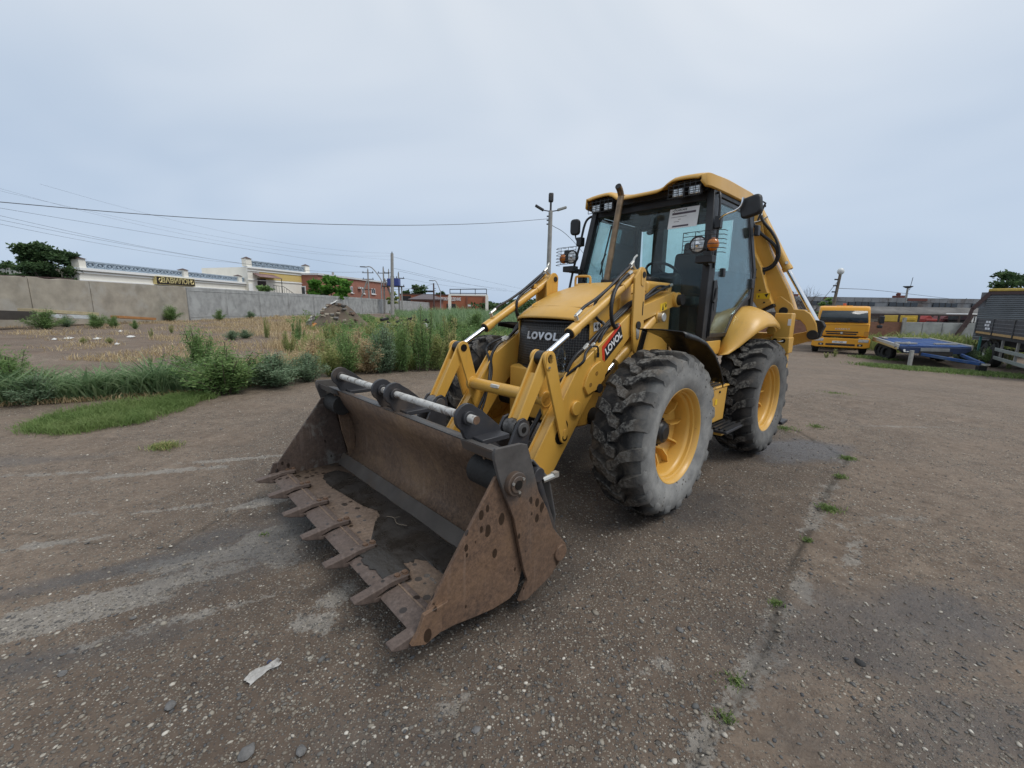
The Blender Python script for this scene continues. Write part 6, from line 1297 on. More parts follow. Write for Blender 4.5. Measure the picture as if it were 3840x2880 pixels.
def blades(name, X, Y, h, w_, mat, lean=.5, tint=None, Z=None, kink=.55):
    n = len(X); Z = gz(X, Y) if Z is None else Z; a = RG.uniform(0, 2*np.pi, n); ln = lean*RG.uniform(.2, 1, n)*h; th = RG.uniform(0, 2*np.pi, n)
    dx, dy = np.cos(a), np.sin(a); wx, wy = np.cos(th)*w_/2, np.sin(th)*w_/2; o = np.zeros(n)
    B = np.stack([X, Y, Z], -1); mid = B+np.stack([dx*ln*.30, dy*ln*.30, h*kink], -1); tip = B+np.stack([dx*ln, dy*ln, h*RG.uniform(.75, 1, n)], -1); W_ = np.stack([wx, wy, o], -1)
    V = np.stack([B-W_*.7, B+W_*.7, mid+W_, mid-W_, tip], 1).reshape(-1, 3); i = np.arange(n)*5
    F = np.concatenate([np.stack([i, i+1, i+2], -1), np.stack([i, i+2, i+3], -1), np.stack([i+3, i+2, i+4], -1)])
    t = RG.random(n) if tint is None else np.clip(tint, 0, 1)
    return npmesh(name, V, F, mat, np.repeat(t, 5))
def stuff(name, me, label, cat): return tag(link(name, me), label, cat, kind='stuff')
def leaves(P, size, mat, name, tint, flat=.4, asp=.45):     # P (n,3): diamond leaves
    n = len(P); d = RG.normal(size=(n, 3)); d[:, 2] *= flat; d[:, 2] += .15; d /= np.linalg.norm(d, axis=1)[:, None]; r = RG.normal(size=(n, 3)); s_ = np.cross(d, r); s_ /= np.linalg.norm(s_, axis=1)[:, None]
    L_ = (np.asarray(size)*RG.uniform(.6, 1.25, n))[:, None]; V = np.stack([P, P+d*L_*.5+s_*L_*asp/2, P+d*L_, P+d*L_*.5-s_*L_*asp/2], 1).reshape(-1, 3)
    i = np.arange(n)*4; return npmesh(name, V, np.stack([i, i+1, i+2, i+3], -1), mat, np.repeat(np.clip(tint, 0, 1), 4))
def bush_meshes(kind, seed, R, H):
    rr = np.random.default_rng(seed); ns = {'feather': 34, 'round': 46, 'spike': 16}[kind]; st = MB(); P = []; T = []
    for k in range(ns):
        a = rr.uniform(0, 6.28); el = rr.uniform(.05, 1) ; ex = rr.uniform(.55, 1.25); top = np.array([math.cos(a)*R*el*ex, math.sin(a)*R*el*ex, H*rr.uniform(.40, 1.05)*(1-.35*el)]); b0 = top*np.array([.18, .18, 0]); m_ = b0*.5+top*.5+np.array([0, 0, H*.10])
        if kind == 'spike': b0 = np.array([math.cos(a), math.sin(a), 0])*R*.45*rr.random(); top = np.array([b0[0]*1.8+rr.normal()*.07, b0[1]*1.8+rr.normal()*.07, H*rr.uniform(.4, 1)]); m_ = (b0+top)/2
        st.tube([b0, m_, top], .006 if kind != 'spike' else .009, 3, 1, caps=False)
        nl = {'feather': 190, 'round': 170, 'spike': 260}[kind]; t = rr.random(nl)**.75; t = .10+.9*t
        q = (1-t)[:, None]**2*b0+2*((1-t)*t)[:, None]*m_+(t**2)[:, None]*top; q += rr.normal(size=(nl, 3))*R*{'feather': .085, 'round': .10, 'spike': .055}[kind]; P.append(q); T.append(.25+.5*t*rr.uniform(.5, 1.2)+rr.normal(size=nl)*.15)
    P = np.concatenate(P); T = np.concatenate(T); P[:, 2] = np.maximum(P[:, 2], .01); return P, T, st
BM = {}
def bush(kind, px, py, wpx, hpx, mat, label, cat='bush', group='weed bushes on the waste ground', var=0, Y=None):
    g_ = gnd(px, py) if Y is None else at(px, py, Y); sc = g_.y/FPX/3.75; R, H = wpx*sc/2, hpx*sc
    key = (kind, mat.name, var)
    if key not in BM:
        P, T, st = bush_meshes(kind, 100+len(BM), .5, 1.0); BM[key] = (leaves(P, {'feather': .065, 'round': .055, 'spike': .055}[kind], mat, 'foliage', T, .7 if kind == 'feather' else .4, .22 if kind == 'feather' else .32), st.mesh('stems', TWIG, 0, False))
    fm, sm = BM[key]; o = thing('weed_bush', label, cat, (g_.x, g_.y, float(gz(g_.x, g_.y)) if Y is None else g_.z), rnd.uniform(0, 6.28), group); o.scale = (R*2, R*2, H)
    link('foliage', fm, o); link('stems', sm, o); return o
vx = np.array([p[0] for p in VERGE]); vy = np.array([p[1] for p in VERGE]); so_ = np.argsort(vx); vxs, vys = vx[so_], vy[so_]
# reeds along the left verge
n = 3600; X = RG.uniform(-9.4, -4.9, n); Y = np.interp(X, vxs, vys)+np.abs(RG.normal(0, .38, n))*(.75+.5*fbm(X*1.2, X*0, 4)); hh = (.20+.58*fbm(X*1.6, Y*.7, 8))*RG.uniform(.5, 1.15, n)*(1+.35*np.exp(-((X+6.9)/.7)**2))
stuff('reed_bed', blades('reed_bed', X, Y, hh, .026+.018*RG.random(n), REEDL, 1.25, .2+.7*RG.random(n)), 'dense blue green reeds growing along the edge of the yard', 'reeds')
n = 2600; X = RG.uniform(-9.4, -4.6, n); Y = np.interp(X, vxs, vys)+RG.uniform(-.12, .4, n); stuff('straw_edge', blades('straw_edge', X, Y, .05+.10*RG.random(n), .010+.006*RG.random(n), DRYL, 1.4), 'flattened pale straw at the foot of the reeds', 'straw')
# mown looking green grass patch before the reeds
gp = [gnd(*p) for p in ((60, 1615), (260, 1545), (520, 1505), (740, 1475), (790, 1495), (700, 1530), (560, 1580), (330, 1620), (150, 1640))]
def in_poly(X, Y, P):
    c = np.zeros(len(X), bool); m = len(P)
    for i in range(m):
        a, b_ = P[i], P[i-1]; t = ((a.y > Y) != (b_.y > Y)) & (X < (b_.x-a.x)*(Y-a.y)/(b_.y-a.y+1e-9)+a.x); c ^= t
    return c
n = 42000; X = RG.uniform(min(p.x for p in gp)-.1, max(p.x for p in gp)+.1, n); Y = RG.uniform(min(p.y for p in gp)-.1, max(p.y for p in gp)+.1, n); jx = .30*(fbm(X*3, Y*3, 2)-.5)+RG.normal(0, .05, n); jy = .45*(fbm(X*3+9, Y*3, 4)-.5)+RG.normal(0, .06, n); k = in_poly(X+jx, Y+jy, gp) & (fbm(X*3.5, Y*3.5, 14)+.5*RG.random(n) > .62); X, Y = X[k], Y[k]; n = len(X)
stuff('grass_patch', blades('grass_patch', X, Y, .03+.14*RG.random(n)**1.8*(.3+1.2*fbm(X*2.5, Y*2.5, 5)), .005+.004*RG.random(n), GRASSL, 1.3, .15+.6*fbm(X*3, Y*3, 6)+.25*RG.random(n)), 'short green grass patch spreading onto the gravel before the reeds', 'grass')
def tuft(px, py, rpx, n, h, label, mat=GRASSL, ry=.45):
    g_ = gnd(px, py); r = rpx/3.75/FPX*g_.y; a = RG.uniform(0, 6.28, n); q = np.abs(RG.normal(0, .5, n)); X = g_.x+np.cos(a)*q*r; Y = g_.y+np.sin(a)*q*r*ry*2; stuff('grass_tuft', blades('grass_tuft', X, Y, h*RG.uniform(.4, 1.1, n), .005+.003*RG.random(n), mat, 1.2), label, 'grass')
tuft(615, 1678, 55, 900, .07, 'small yellow green grass tuft alone on the open gravel', MIXL)
for px, py, r, nn in ((3180, 1720, 32, 380), (3150, 1790, 26, 260), (3110, 1910, 42, 520), (3030, 2030, 24, 120), (2910, 2265, 34, 90), (2760, 2560, 70, 90), (2720, 2700, 60, 60), (3060, 1600, 40, 250), (2940, 1607, 60, 350), (3130, 1475, 60, 300), (990, 2010, 22, 60)): tuft(px, py, r, nn, .030, 'low weeds sprouting in the slab joint at picture pixel' if 0 else 'low green weeds sprouting from the cracked slab joint')
# big single bushes near the verge
bush('round', 850, 1478, 300, 205, GREENL, 'big dense green weed bush at the end of the reed belt')
bush('feather', 760, 1440, 190, 230, GREENL, 'loose feathery weed sticking out above the reed belt')
bush('round', 1040, 1448, 240, 140, BLUEL, 'rounded blue green weed bush beside the big green bush')
bush('feather', 60, 1500, 240, 210, GREENL, 'tall feathery weed bush where the reeds leave the yard')
bush('round', 150, 1512, 190, 120, BLUEL, 'small blue green weed bush before the tall feathery bush')
LST = [('round', 1160, 1430, 150, 120, BLUEL), ('feather', 1240, 1412, 140, 150, MIXL), ('round', 1310, 1405, 130, 170, GREENL), ('feather', 1390, 1400, 150, 150, DRYL), ('round', 1450, 1398, 150, 190, BLUEL), ('feather', 1510, 1396, 120, 190, GREENL), ('spike', 1590, 1392, 130, 240, GREENL), ('feather', 1640, 1390, 130, 160, MIXL), ('spike', 1690, 1386, 110, 200, MIXL), ('round', 1750, 1380, 150, 150, GREENL), ('feather', 1350, 1370, 160, 140, DRYL), ('spike', 1560, 1360, 170, 180, MIXL), ('feather', 1180, 1385, 170, 130, DRYL), ('round', 1290, 1375, 120, 130, GREENL),
       ('spike', 1390, 1300, 70, 90, MIXL), ('spike', 1250, 1310, 80, 110, MIXL), ('spike', 1120, 1290, 60, 100, GREENL), ('spike', 1520, 1300, 90, 120, GREENL), ('spike', 1460, 1330, 90, 120, MIXL), ('feather', 1660, 1330, 120, 120, GREENL), ('spike', 1080, 1330, 70, 90, MIXL), ('spike', 568, 1385, 30, 60, GREENL), ('feather', 430, 1230, 60, 48, GREENL), ('round', 508, 1235, 34, 36, GREENL), ('spike', 570, 1270, 22, 40, MIXL), ('spike', 645, 1250, 22, 34, MIXL), ('round', 314, 1288, 30, 26, MIXL), ('round', 410, 1288, 34, 24, MIXL), ('round', 870, 1275, 60, 40, BLUEL), ('round', 920, 1270, 60, 36, BLUEL), ('spike', 1000, 1270, 36, 80, MIXL), ('round', 1700, 1270, 130, 90, GREENL), ('feather', 1780, 1260, 120, 100, GREENL), ('feather', 690, 1200, 70, 60, GREENL),
       ('feather', 170, 1236, 130, 80, GREENL), ('feather', 250, 1228, 60, 46, BLUEL), ('feather', 360, 1232, 90, 60, GREENL), ('feather', 415, 1198, 50, 40, GREENL), ('feather', 580, 1195, 120, 55, GREENL), ('feather', 640, 1205, 90, 60, GREENL), ('feather', 824, 1203, 45, 46, GREENL), ('feather', 940, 1195, 45, 30, BLUEL)]
def where(px, py):
    if py >= 1380: return 'at the yard edge beside the big green bush' if px < 1230 else 'at the yard edge behind the fork shaft' if px < 1420 else 'at the yard edge behind the bucket link' if px < 1620 else 'at the yard edge beside the far front wheel'
    if py >= 1340: return 'rising behind the yard edge weeds' if px > 900 else 'alone on the bare ground behind the reeds'
    if px > 1640: return 'before the far reeds behind the loader'
    if px > 1430: return 'before the dark scrap pile'
    if px > 1030: return 'before the rubble heap'
    if px > 800: return 'between the grey fence panels and the rubble heap' if py > 1220 else 'at the foot of the grey fence panels'
    if py > 1225 and px > 300: return 'on the bare brown ground by the white scraps' if py > 1240 else 'before the orange timber beam'
    return 'hiding the dark metal trough' if px < 210 else 'before the white metal sheet' if px < 400 else 'above the orange timber beam' if px < 660 else 'at the last brown fence panel'
KN = {'round': 'rounded', 'feather': 'feathery', 'spike': 'upright stalky'}; MN = {'green weed leaf': 'green', 'blue green leaf': 'blue green', 'yellow green weeds': 'yellowing', 'dry stalks': 'dry tan'}
for i, (k, px, py, w_, h_, m_) in enumerate(LST):
    size = 'tall' if h_ > w_*1.25 else 'broad' if w_ > h_*1.25 else 'compact'
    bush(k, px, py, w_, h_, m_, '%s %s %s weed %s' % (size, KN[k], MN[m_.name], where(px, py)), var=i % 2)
# dry grass, mixed weeds and far reeds: uncountable ground cover
def scatter(n, x0, x1, y0, y1, cond):
    X = RG.uniform(x0, x1, n); Y = y0+(y1-y0)*RG.random(n)**1.3; k = cond(X, Y); return X[k], Y[k]
def meadow(n, seed, thr, k0=-.70):
    Y = 9.3*(4.6)**RG.random(n); q = RG.uniform(-.82, .06, n); X = q*Y; m = fbm(X*.45+seed, Y*.45, seed)*.75+.30*RG.random(n)+.42*sstep(k0, k0+.26, q+.10*(fbm(X*.3, Y*.3, 5)-.5))
    k = (verge_side(X, Y) > .05) & (m > thr) & (X > WX+1); return X[k], Y[k]
X, Y = meadow(150000, 51, .86); n = len(X)
stuff('dry_grass', blades('dry_grass', X, Y, (.14+.42*fbm(X*.5, Y*.5, 53)**1.2)*RG.uniform(.4, 1.2, n), (.006+.0009*Y)*RG.uniform(.6, 1.2, n), DRYL, .7), 'dry tan grass covering the waste ground', 'grass')
X, Y = meadow(130000, 61, .92, -.64); n = len(X)
stuff('mixed_weeds', blades('mixed_weeds', X, Y, (.15+.60*fbm(X*.6, Y*.6, 63)**1.2)*RG.uniform(.5, 1.2, n), (.009+.0012*Y)*RG.uniform(.6, 1.2, n), MIXL, .8, .7*fbm(X*.8, Y*.8, 66)+.35*RG.random(n)), 'mixed yellow green weeds between the dry grass', 'weeds')
# bristly leafy weeds filling the meadow: small leaves on upright stalks
X, Y = meadow(2600, 67, .90, -.62); n = len(X); m = 46; hh = (.25+.55*RG.random(n))
P = np.stack([X, Y, gz(X, Y)], -1)[:, None, :]+np.concatenate([RG.normal(0, .07, (n, m, 2)), (RG.random((n, m, 1))**.8)*hh[:, None, None]], -1)
stuff('leafy_weeds', leaves(P.reshape(-1, 3), np.repeat(.05+.0035*Y, m), GREENL, 'leafy_weeds', np.clip(np.repeat(.2+.5*RG.random(n), m)+RG.normal(0, .15, n*m), 0, 1), .5, .4), 'small leafy green weeds scattered through the dry meadow', 'weeds')
X, Y = scatter(34000, -24, 22, 26, 74, lambda X, Y: (X < 8+.25*(Y-26)) & (X > -.34*(Y-24)-4.5+3*(fbm(Y*.2, X*.2, 3)-.5)) & (X > WX+.028*(Y-30)+.3))
n = len(X); stuff('far_reeds', blades('far_reeds', X, Y, (1.0+1.3*fbm(X*.25, Y*.25, 73))*RG.uniform(.5, 1.1, n)*(.6+.4*sstep(-16, -6, X)), .06+.05*RG.random(n), REEDL, .6, .15+.5*fbm(X*.3, Y*.3, 71)+.3*RG.random(n)), 'tall green reeds standing before the far end of the fence', 'reeds')
X, Y = scatter(70000, -24.2, -6, 11, 40, lambda X, Y: (fbm(X*.7, Y*.7, 77)+.12*RG.random(len(X)) > .60-.10*sstep(22, 27, Y)) & (verge_side(X, Y) > .8)); n = len(X)
stuff('sparse_grass', blades('sparse_grass', X, Y, (.04+.20*RG.random(n)**2), .010+.012*RG.random(n), DRYL, .9), 'sparse dry grass on the bare brown waste ground', 'grass')
n = 9000; X = np.concatenate([RG.uniform(-12, 40, n), RG.uniform(60, 150, n)]); Y = np.concatenate([RG.uniform(120, 150, n), RG.uniform(95, 120, n)]); hgt = 2.0+4.5*fbm(X*.12, Y*.02, 5)**1.3
stuff('distant_trees', leaves(np.stack([X, Y, -.3+hgt*RG.random(2*n)**.7], -1), 1.1, DARKL, 'distant_trees', .2+.6*RG.random(2*n), .4, .6), 'distant band of dark trees along the horizon behind the loader', 'trees')
X, Y = scatter(15000, 14, 46, 24, 36, lambda X, Y: (X > .74*Y) & (Y > 25+.0*X) & (np.hypot(X-20.5, Y-26) > 2.6)); n = len(X)
stuff('right_weeds', blades('right_weeds', X, Y, (.5+1.0*fbm(X*.5, Y*.5, 81))*RG.uniform(.5, 1.15, n), .05+.04*RG.random(n), MIXL, .8, .5*fbm(X*.6, Y*.6, 83)+.4*RG.random(n)), 'rank pale green weeds growing behind the blue trailer', 'weeds')
for (x0, y0, x1, y1, wd, nn, lb) in ((3260, 1372, 3900, 1420, .50, 6000, 'strip of short green grass before the trailers'), (3230, 1340, 3330, 1350, .3, 900, 'short grass under the corner of the orange lorry')):
    a, b_ = gnd(x0, y0), gnd(x1, y1); t = RG.random(nn); X = a.x+(b_.x-a.x)*t+RG.normal(0, .3, nn); Y = a.y+(b_.y-a.y)*t+RG.normal(0, wd, nn); stuff('grass_strip', blades('grass_strip', X, Y, .06+.12*RG.random(nn), .02+.012*RG.random(nn), GRASSL, 1.0), lb, 'grass')
for k, px, py, w_, h_, m_, lb in (('round', 3610, 1358, 110, 70, BLUEL, 'broad leaved bush growing over the blue trailer drawbar'), ('feather', 3722, 1375, 110, 85, GREENL, 'green bush before the dark trailer wheel'), ('round', 3660, 1352, 60, 40, GREENL, 'small green bush between the two trailers'), ('spike', 3778, 1385, 30, 90, MIXL, 'tall thin weed before the dark trailer side guard'), ('spike', 3128, 1338, 26, 30, MIXL, 'small weed before the orange lorry bumper'), ('spike', 3100, 1342, 24, 22, MIXL, 'small weed before the orange lorry wheel')): bush(k, px, py, w_, h_, m_, lb, group=None)
# ---- trees
def tree(name, label, base, H, R, crown_z, mat, seed, leaf=.3, nleaf=2600, trunk_r=.16, group=None, clumps=26):
    rr = np.random.default_rng(seed); o = thing(name, label, 'tree', tuple(base), 0, group); t = MB(); t.tube([(0, 0, -.2), (.1, .05, H*.25), (-.05, .1, crown_z)], trunk_r, 7, 3, rfun=lambda u, i: 1-.5*u); C = []
    for k in range(clumps):
        a = rr.uniform(0, 6.28); q = rr.uniform(.05, 1)**.6; el = rr.uniform(-.9, 1); c = np.array([math.cos(a)*R*q*math.sqrt(1-el*el*.7), math.sin(a)*R*q*math.sqrt(1-el*el*.7), crown_z+(H-crown_z)*(.5+.48*el)]); C.append(c)
        if k % 2 == 0: t.tube([(-.05, .1, crown_z*.8), (c[0]*.5, c[1]*.5, crown_z*.6+c[2]*.4), tuple(c)], trunk_r*.32, 4, 2, caps=False, rfun=lambda u, i: 1-.75*u)
    t.build('trunk', BARK, o); P = []; T = []
    for c in C:
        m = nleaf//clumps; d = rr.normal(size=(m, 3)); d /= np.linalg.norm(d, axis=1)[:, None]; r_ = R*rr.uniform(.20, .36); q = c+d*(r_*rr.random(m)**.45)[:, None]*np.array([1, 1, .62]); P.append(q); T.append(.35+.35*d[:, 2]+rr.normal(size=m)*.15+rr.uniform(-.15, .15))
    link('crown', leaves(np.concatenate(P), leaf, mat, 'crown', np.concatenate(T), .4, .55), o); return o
def tree_px(label, px, pyb, pyt, wpx, Y, mat, seed, leaf, **k):
    b_ = at(px, pyb, Y); t = at(px, pyt, Y); z0 = float(gz(b_.x, b_.y)); tree(k.pop('name', 'leafy_tree'), label, (b_.x, b_.y, z0), t.z-z0, wpx/3.75/FPX*Y/2, k.pop('cz', .3)*(t.z-z0), mat, seed, leaf, **k)
tree_px('broad dark green tree behind the end of the concrete fence', 190, 1060, 922, 180, 37, DARKL, 5, .30, nleaf=15000, cz=.30, clumps=60, trunk_r=.25)
tree_px('lower dark tree at the side of the broad dark tree', 15, 1060, 985, 120, 38, DARKL, 6, .28, cz=.4)
tree_px('fresh light green tree in front of the brick office', 1245, 1110, 1043, 140, 60, FRESHL, 7, .55, nleaf=2600, cz=.35)
tree_px('small light green bush tree at the corner of the brick office', 1172, 1110, 1090, 36, 62, FRESHL, 8, .4, nleaf=500, cz=.3, clumps=10)
tree_px('distant dark green tree above the hip roofed shop', 1562, 1112, 1076, 92, 135, DARKL, 9, .9, nleaf=1800, cz=.3)
tree_px('small distant tree beside the curved street lamp', 1655, 1112, 1096, 32, 140, DARKL, 10, .9, nleaf=500, cz=.3, clumps=10)
tree_px('pale green shrub on the fence before the power poles', 1472, 1130, 1100, 52, 60, MIXL, 11, .35, nleaf=700, cz=.5, clumps=12)
tree_px('vine like green shrub on top of the fence below the annex', 985, 1100, 1075, 60, 46, GREENL, 12, .3, nleaf=500, cz=.75, clumps=12)
tree_px('leafy tree rising behind the corrugated cargo body', 3770, 1200, 1023, 170, 34, DARKL, 13, .30, nleaf=3600, cz=.35, clumps=34)
tree_px('second leafy tree at the right behind the cargo body', 3850, 1200, 1038, 120, 36, DARKL, 14, .30, nleaf=2200, cz=.35)
tree_px('small green tree before the shed behind the boom rod', 3080, 1210, 1118, 60, 40, GREENL, 15, .25, nleaf=1500, cz=.3, clumps=16)
for px, Y, h_ in ((1905, 150, 1128), (1960, 160, 1135), (2000, 150, 1130), (3000, 75, 1120)): tree_px('far small green tree on the horizon', px, 1150, h_, 70, Y, DARKL, int(px), .9, nleaf=600, cz=.2, clumps=12, group='far trees on the horizon')
# bare tree behind the boom
bt0 = at(2985, 1190, 44); o = thing('bare_tree', 'bare leafless tree with tangled branches behind the boom', 'tree', (bt0.x, bt0.y, -.7)); b = MB(); rr = random.Random(5)
def branch(p, d, L_, r, lev):
    q = p+d*L_; mid = p+d*L_*.5+Vector((rr.uniform(-.1, .1), rr.uniform(-.1, .1), rr.uniform(-.05, .1)))*L_*.4; b.tube([p, mid, q], r, 4 if lev else 6, 2, caps=False, rfun=lambda u, i: 1-.45*u)
    if lev < 5:
        for k in range(3 if lev < 4 else 2):
            nd = (d+Vector((rr.gauss(0, .55), rr.gauss(0, .4), rr.gauss(.05, .35)))).normalized(); branch(p+(q-p)*rr.uniform(.55, 1), nd, L_*rr.uniform(.6, .85), r*.58, lev+1)
for k in range(5): branch(Vector((rr.uniform(-.3, .3), 0, 0)), Vector((rr.uniform(-.5, .9), rr.uniform(-.3, .3), 1)).normalized(), 1.7, .09, 0)
b.build('branches', plain('bare grey brown bark', (.105, .085, .075), .9), o, smooth=0, fix=False)

# ------------------------------------------------------------------ debris and small things
g_ = gnd(1270, 1238); heap = thing('rubble_heap', 'mound of earth and rubble with white sheets among the weeds', 'rubble heap', (g_.x, g_.y, g_.z)); sc = g_.y/FPX/3.75
rx, hz_ = 118*sc, 100*sc; b = MB(); rows = []
for j in range(9):
    u = j/8; row = []
    for i in range(28):
        a = 2*math.pi*i/28; r_ = (1-u)*(1+.12*math.sin(3*a+1)+.08*math.sin(7*a)); row.append((math.cos(a)*r_*rx, math.sin(a)*r_*rx*.8, hz_*math.sin(u*math.pi/2)**1.2*(1+.06*math.sin(5*a+u*9))-.1))
    rows.append(row)
part(MB().loft(rows, True, True), 'earth_mound', plain('brown earth', (.13, .10, .075), .95, 0, .35, 1.2, .8, 6, c2=(.10, .12, .05)), heap)
rr = random.Random(3); RUB = [plain('pale rubble', (.32, .28, .22), .9), plain('grey rubble', (.16, .15, .14), .9), plain('brick rubble', (.17, .115, .085), .9)]
for k in range(46):
    a = rr.uniform(3.3, 6.1); u = rr.uniform(.15, .85); p = (math.cos(a)*rx*(1-u), math.sin(a)*rx*.8*(1-u), hz_*math.sin(u*1.57)**1.2); s_ = rr.uniform(.05, .20)
    part(MB().box(p, (s_*1.6, s_, s_*.7), Matrix.Rotation(rr.uniform(0, 3), 3, 'Z') @ Matrix.Rotation(rr.uniform(-.5, .5), 3, 'X')), 'rubble_piece', RUB[k % 3], heap, .02)
def cloth(name, pts, parent, mat, seed, th=.02):
    r_ = random.Random(seed); b = MB(); n = 8; (p00, p10, p01, p11) = [Vector(p) for p in pts]; secs = []
    for i in range(n+1):
        row = []
        for j in range(n+1):
            u, v = i/n, j/n; p = (p00*(1-u)+p10*u)*(1-v)+(p01*(1-u)+p11*u)*v; row.append(p+Vector((r_.uniform(-1, 1), r_.uniform(-1, 1), r_.uniform(-.5, 1)))*(p10-p00).length*.06)
        secs.append(row)
    return b.loft(secs).build(name, mat, parent, smooth=60, thick=th)
SHEET = plain('dirty white sheet', (.66, .65, .62), .6)
cloth('white_sheet', [(-rx*.42, -rx*.2, hz_*.72), (-rx*.02, -rx*.12, hz_*1.02), (-rx*.45, rx*.1, hz_*.8), (-rx*.05, rx*.2, hz_*1.08)], heap, SHEET, 1); cloth('white_sheet', [(-rx*.98, -rx*.25, .10), (-rx*.72, -rx*.25, hz_*.50), (-rx*.90, -rx*.1, .12), (-rx*.64, -rx*.1, hz_*.52)], heap, SHEET, 2)
cloth('orange_sack', [(-rx*.60, -rx*.62, .05), (-rx*.25, -rx*.62, .05), (-rx*.56, -rx*.5, .45), (-rx*.28, -rx*.5, .42)], heap, plain('orange striped sack', (.50, .22, .07), .7, 0, .5, 9), 3)
g_ = gnd(1500, 1240); pile = thing('scrap_pile', 'dark pile of broken blocks, scrap and bags among the weeds', 'scrap pile', tuple(g_)); sc = g_.y/FPX/3.75
SCR = [plain('black scrap', (.02, .019, .018), .8), plain('grey block', (.30, .29, .26), .9), plain('brown scrap', (.07, .05, .04), .9)]
for k in range(60):
    x = rr.uniform(-70, 130)*sc; z = abs(rr.gauss(0, 16))*sc; s_ = rr.uniform(4, 16)*sc; part(MB().box((x, rr.uniform(-.8, .8), z+.05), (s_*rr.uniform(1, 3), s_, s_*rr.uniform(.4, .9)), Matrix.Rotation(rr.uniform(0, 3), 3, 'Z') @ Matrix.Rotation(rr.uniform(-.6, .6), 3, 'Y')), 'scrap_piece', SCR[1 if k % 7 == 0 else (2 if k % 3 == 0 else 0)], pile, .01)
part(MB().beam((10*sc, -.3, .2), (100*sc, .1, 44*sc), .12, .1), 'charred_beam', SCR[0], pile); part(MB().box((-30*sc, -.9, 22*sc), (26*sc, .3, 14*sc)), 'pale_block', RUB[0], pile, .02); cloth('plastic_bag', [(100*sc, -.8, 10*sc), (130*sc, -.8, 10*sc), (100*sc, -.7, 30*sc), (125*sc, -.7, 28*sc)], pile, SHEET, 5)
# scrap sheets and timber lying along the fence
def slab(name, label, cat, px0, py0, px1, py1, hpx, mat, X=-23.4, th=.25):
    a = at_x(px0, py0, X); b_ = at_x(px1, py1, X); h_ = hpx/3.75/FPX*(a.y+b_.y)/2; c = (a+b_)/2; o = MB().beam(a-c, b_-c, th, h_).build(name, mat, None, .01, loc=c); tag(o, label, cat); return o
slab('dark_metal_trough', 'long dark metal trough lying along the foot of the fence', 'trough', -160, 1178, 104, 1184, 34, plain('dark brown metal', (.05, .042, .036), .7), -22.8, .9)
slab('pale_timber_stack', 'pale timber planks stacked beside the dark metal trough', 'planks', 96, 1163, 345, 1178, 12, plain('pale straw timber', (.42, .35, .22), .85), -23.4, .8); slab('white_metal_sheet', 'long white painted sheet lying under the pale timber', 'sheet', 180, 1184, 350, 1190, 14, plain('chipped white sheet', (.52, .55, .55), .6, c2=(.25, .19, .15), sc=3), -23.1, .3)
slab('orange_timber_beam', 'orange brown timber beam lying along the fence foot', 'beam', 430, 1188, 572, 1196, 9, plain('orange brown timber', (.36, .17, .06), .8), -23.4, .5)
for k, (px, py, w_, l_) in enumerate(((258, 1272, 26, 'white scrap of plastic lying on the brown waste ground'), (440, 1294, 15, 'white scrap of plastic lying on the brown waste ground'), (365, 1274, 24, 'white scrap of plastic lying on the brown waste ground'), (492, 1266, 26, 'white scrap of plastic lying on the brown waste ground'), (452, 1245, 12, 'white scrap of plastic lying on the brown waste ground'), (205, 1276, 14, 'white scrap of plastic lying on the brown waste ground'), (18, 1217, 30, 'white scrap of plastic lying on the brown waste ground'))):
    g_ = gnd(px, py); r_ = w_/3.75/FPX*g_.y/2; o = cloth('plastic_scrap', [(-r_, -r_*.7, .02), (r_, -r_*.6, .02), (-r_*.9, r_*.8, .08), (r_*.8, r_*.7, .05)], None, SHEET, 20+k, .01); o.location = g_; tag(o, l_, 'plastic scrap', 'white scraps on the waste ground')
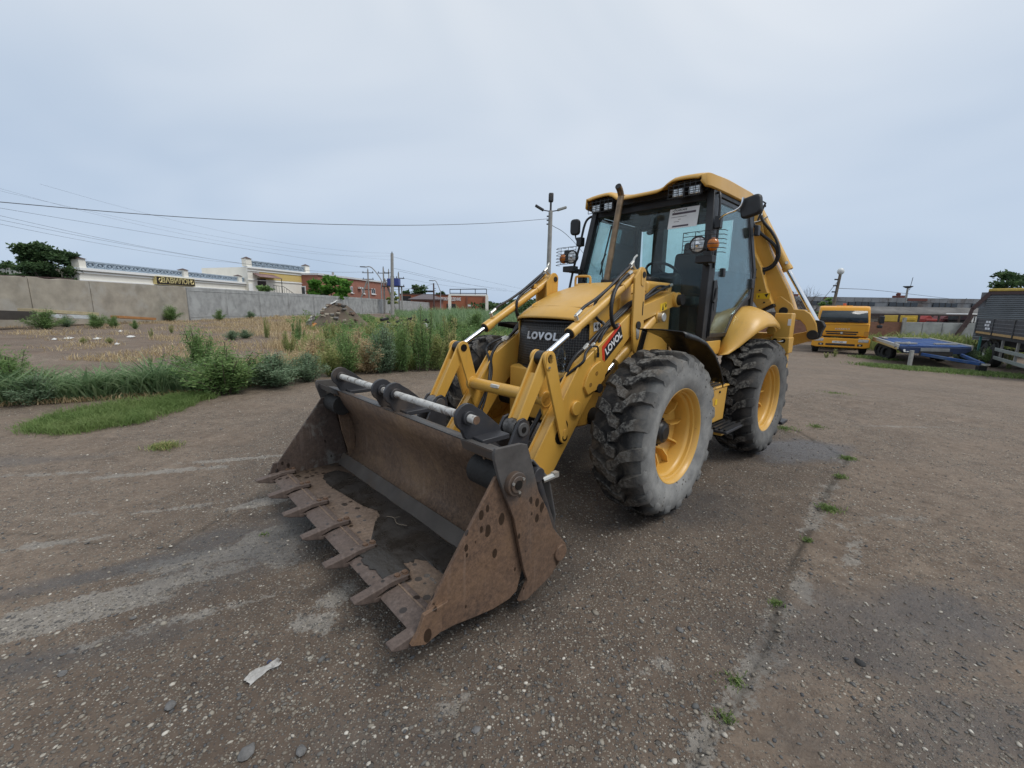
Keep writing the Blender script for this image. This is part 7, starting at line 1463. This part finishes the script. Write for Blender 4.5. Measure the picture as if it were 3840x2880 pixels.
# rag on the gravel
g_ = gnd(985, 2520); rg = MB(); rr = random.Random(9); RAG = plain('dirty grey white cloth', (.42, .41, .39), .85, 0, .25, 30, c2=(.25, .24, .23))
ro = thing('twisted_rag', 'twisted dirty white rag lying on the gravel before the bucket', 'rag', tuple(g_), rad(62)); ro.scale = (.85, .85, 1)
secs = []
for i in range(31):
    u = i/30; row = []; wd = .036*(1-.45*math.exp(-((u-.62)/.16)**2))*(.55+.45*math.sin(math.pi*min(1, .12+.88*u))**.4)
    for j in range(19):
        v = j/9-1; row.append((-.085+.17*u+.006*math.sin(7*v+3*u), v*wd+.012*math.sin(5.2*u), .004+.017*(1-v*v)*(.7+.3*math.sin(6*u))+.0065*math.sin(13*v+4*math.sin(3*u))*(1-v*v)))
    secs.append(row)
rg.loft(secs)
rg.build('cloth_folds', RAG, ro, smooth=60); MB().tube([(.035, .012, .017), (.05, .020, .016), (.06, .014, .012)], .004, 6, 4).build('blue_trim', plain('blue cloth trim', (.05, .07, .14), .8), ro)
# a few larger stones that stand out
for px, py, s_, c_ in ((925, 2830, .035, 'smooth grey stone lying on the gravel at the near edge'), (1785, 2740, .020, 'dark grey stone lying on the gravel'), (640, 2650, .026, 'flat grey stone lying on the gravel'), (1620, 2400, .018, 'dark grey stone lying on the gravel'), (2550, 2365, .022, 'dark grey stone lying on the gravel'), (3225, 2490, .026, 'black lump lying alone on the gravel'), (1130, 2820, .024, 'angular pale grey stone on the gravel'), (235, 2530, .022, 'flat grey stone lying on the gravel'), (500, 2320, .016, 'flat grey stone lying on the gravel')):
    g_ = gnd(px, py); b = MB(); b.ball((0, 0, 0), (s_, s_*.72, s_*.45), 9, 6); b.v = [(x*(1+.12*math.sin(9*y/s_+px)), y*(1+.12*math.sin(7*x/s_)), z) for x, y, z in b.v]
    o = b.build('stone', plain('black lump' if 'black' in c_ else 'grey stone', (.03, .03, .03) if 'black' in c_ else (.145, .14, .135), .85, 0, .35, 30, .7, 60), None, loc=(g_.x, g_.y, g_.z+s_*.25)); o.rotation_euler = (0, 0, px); tag(o, c_, 'stone', 'stones lying on the yard')
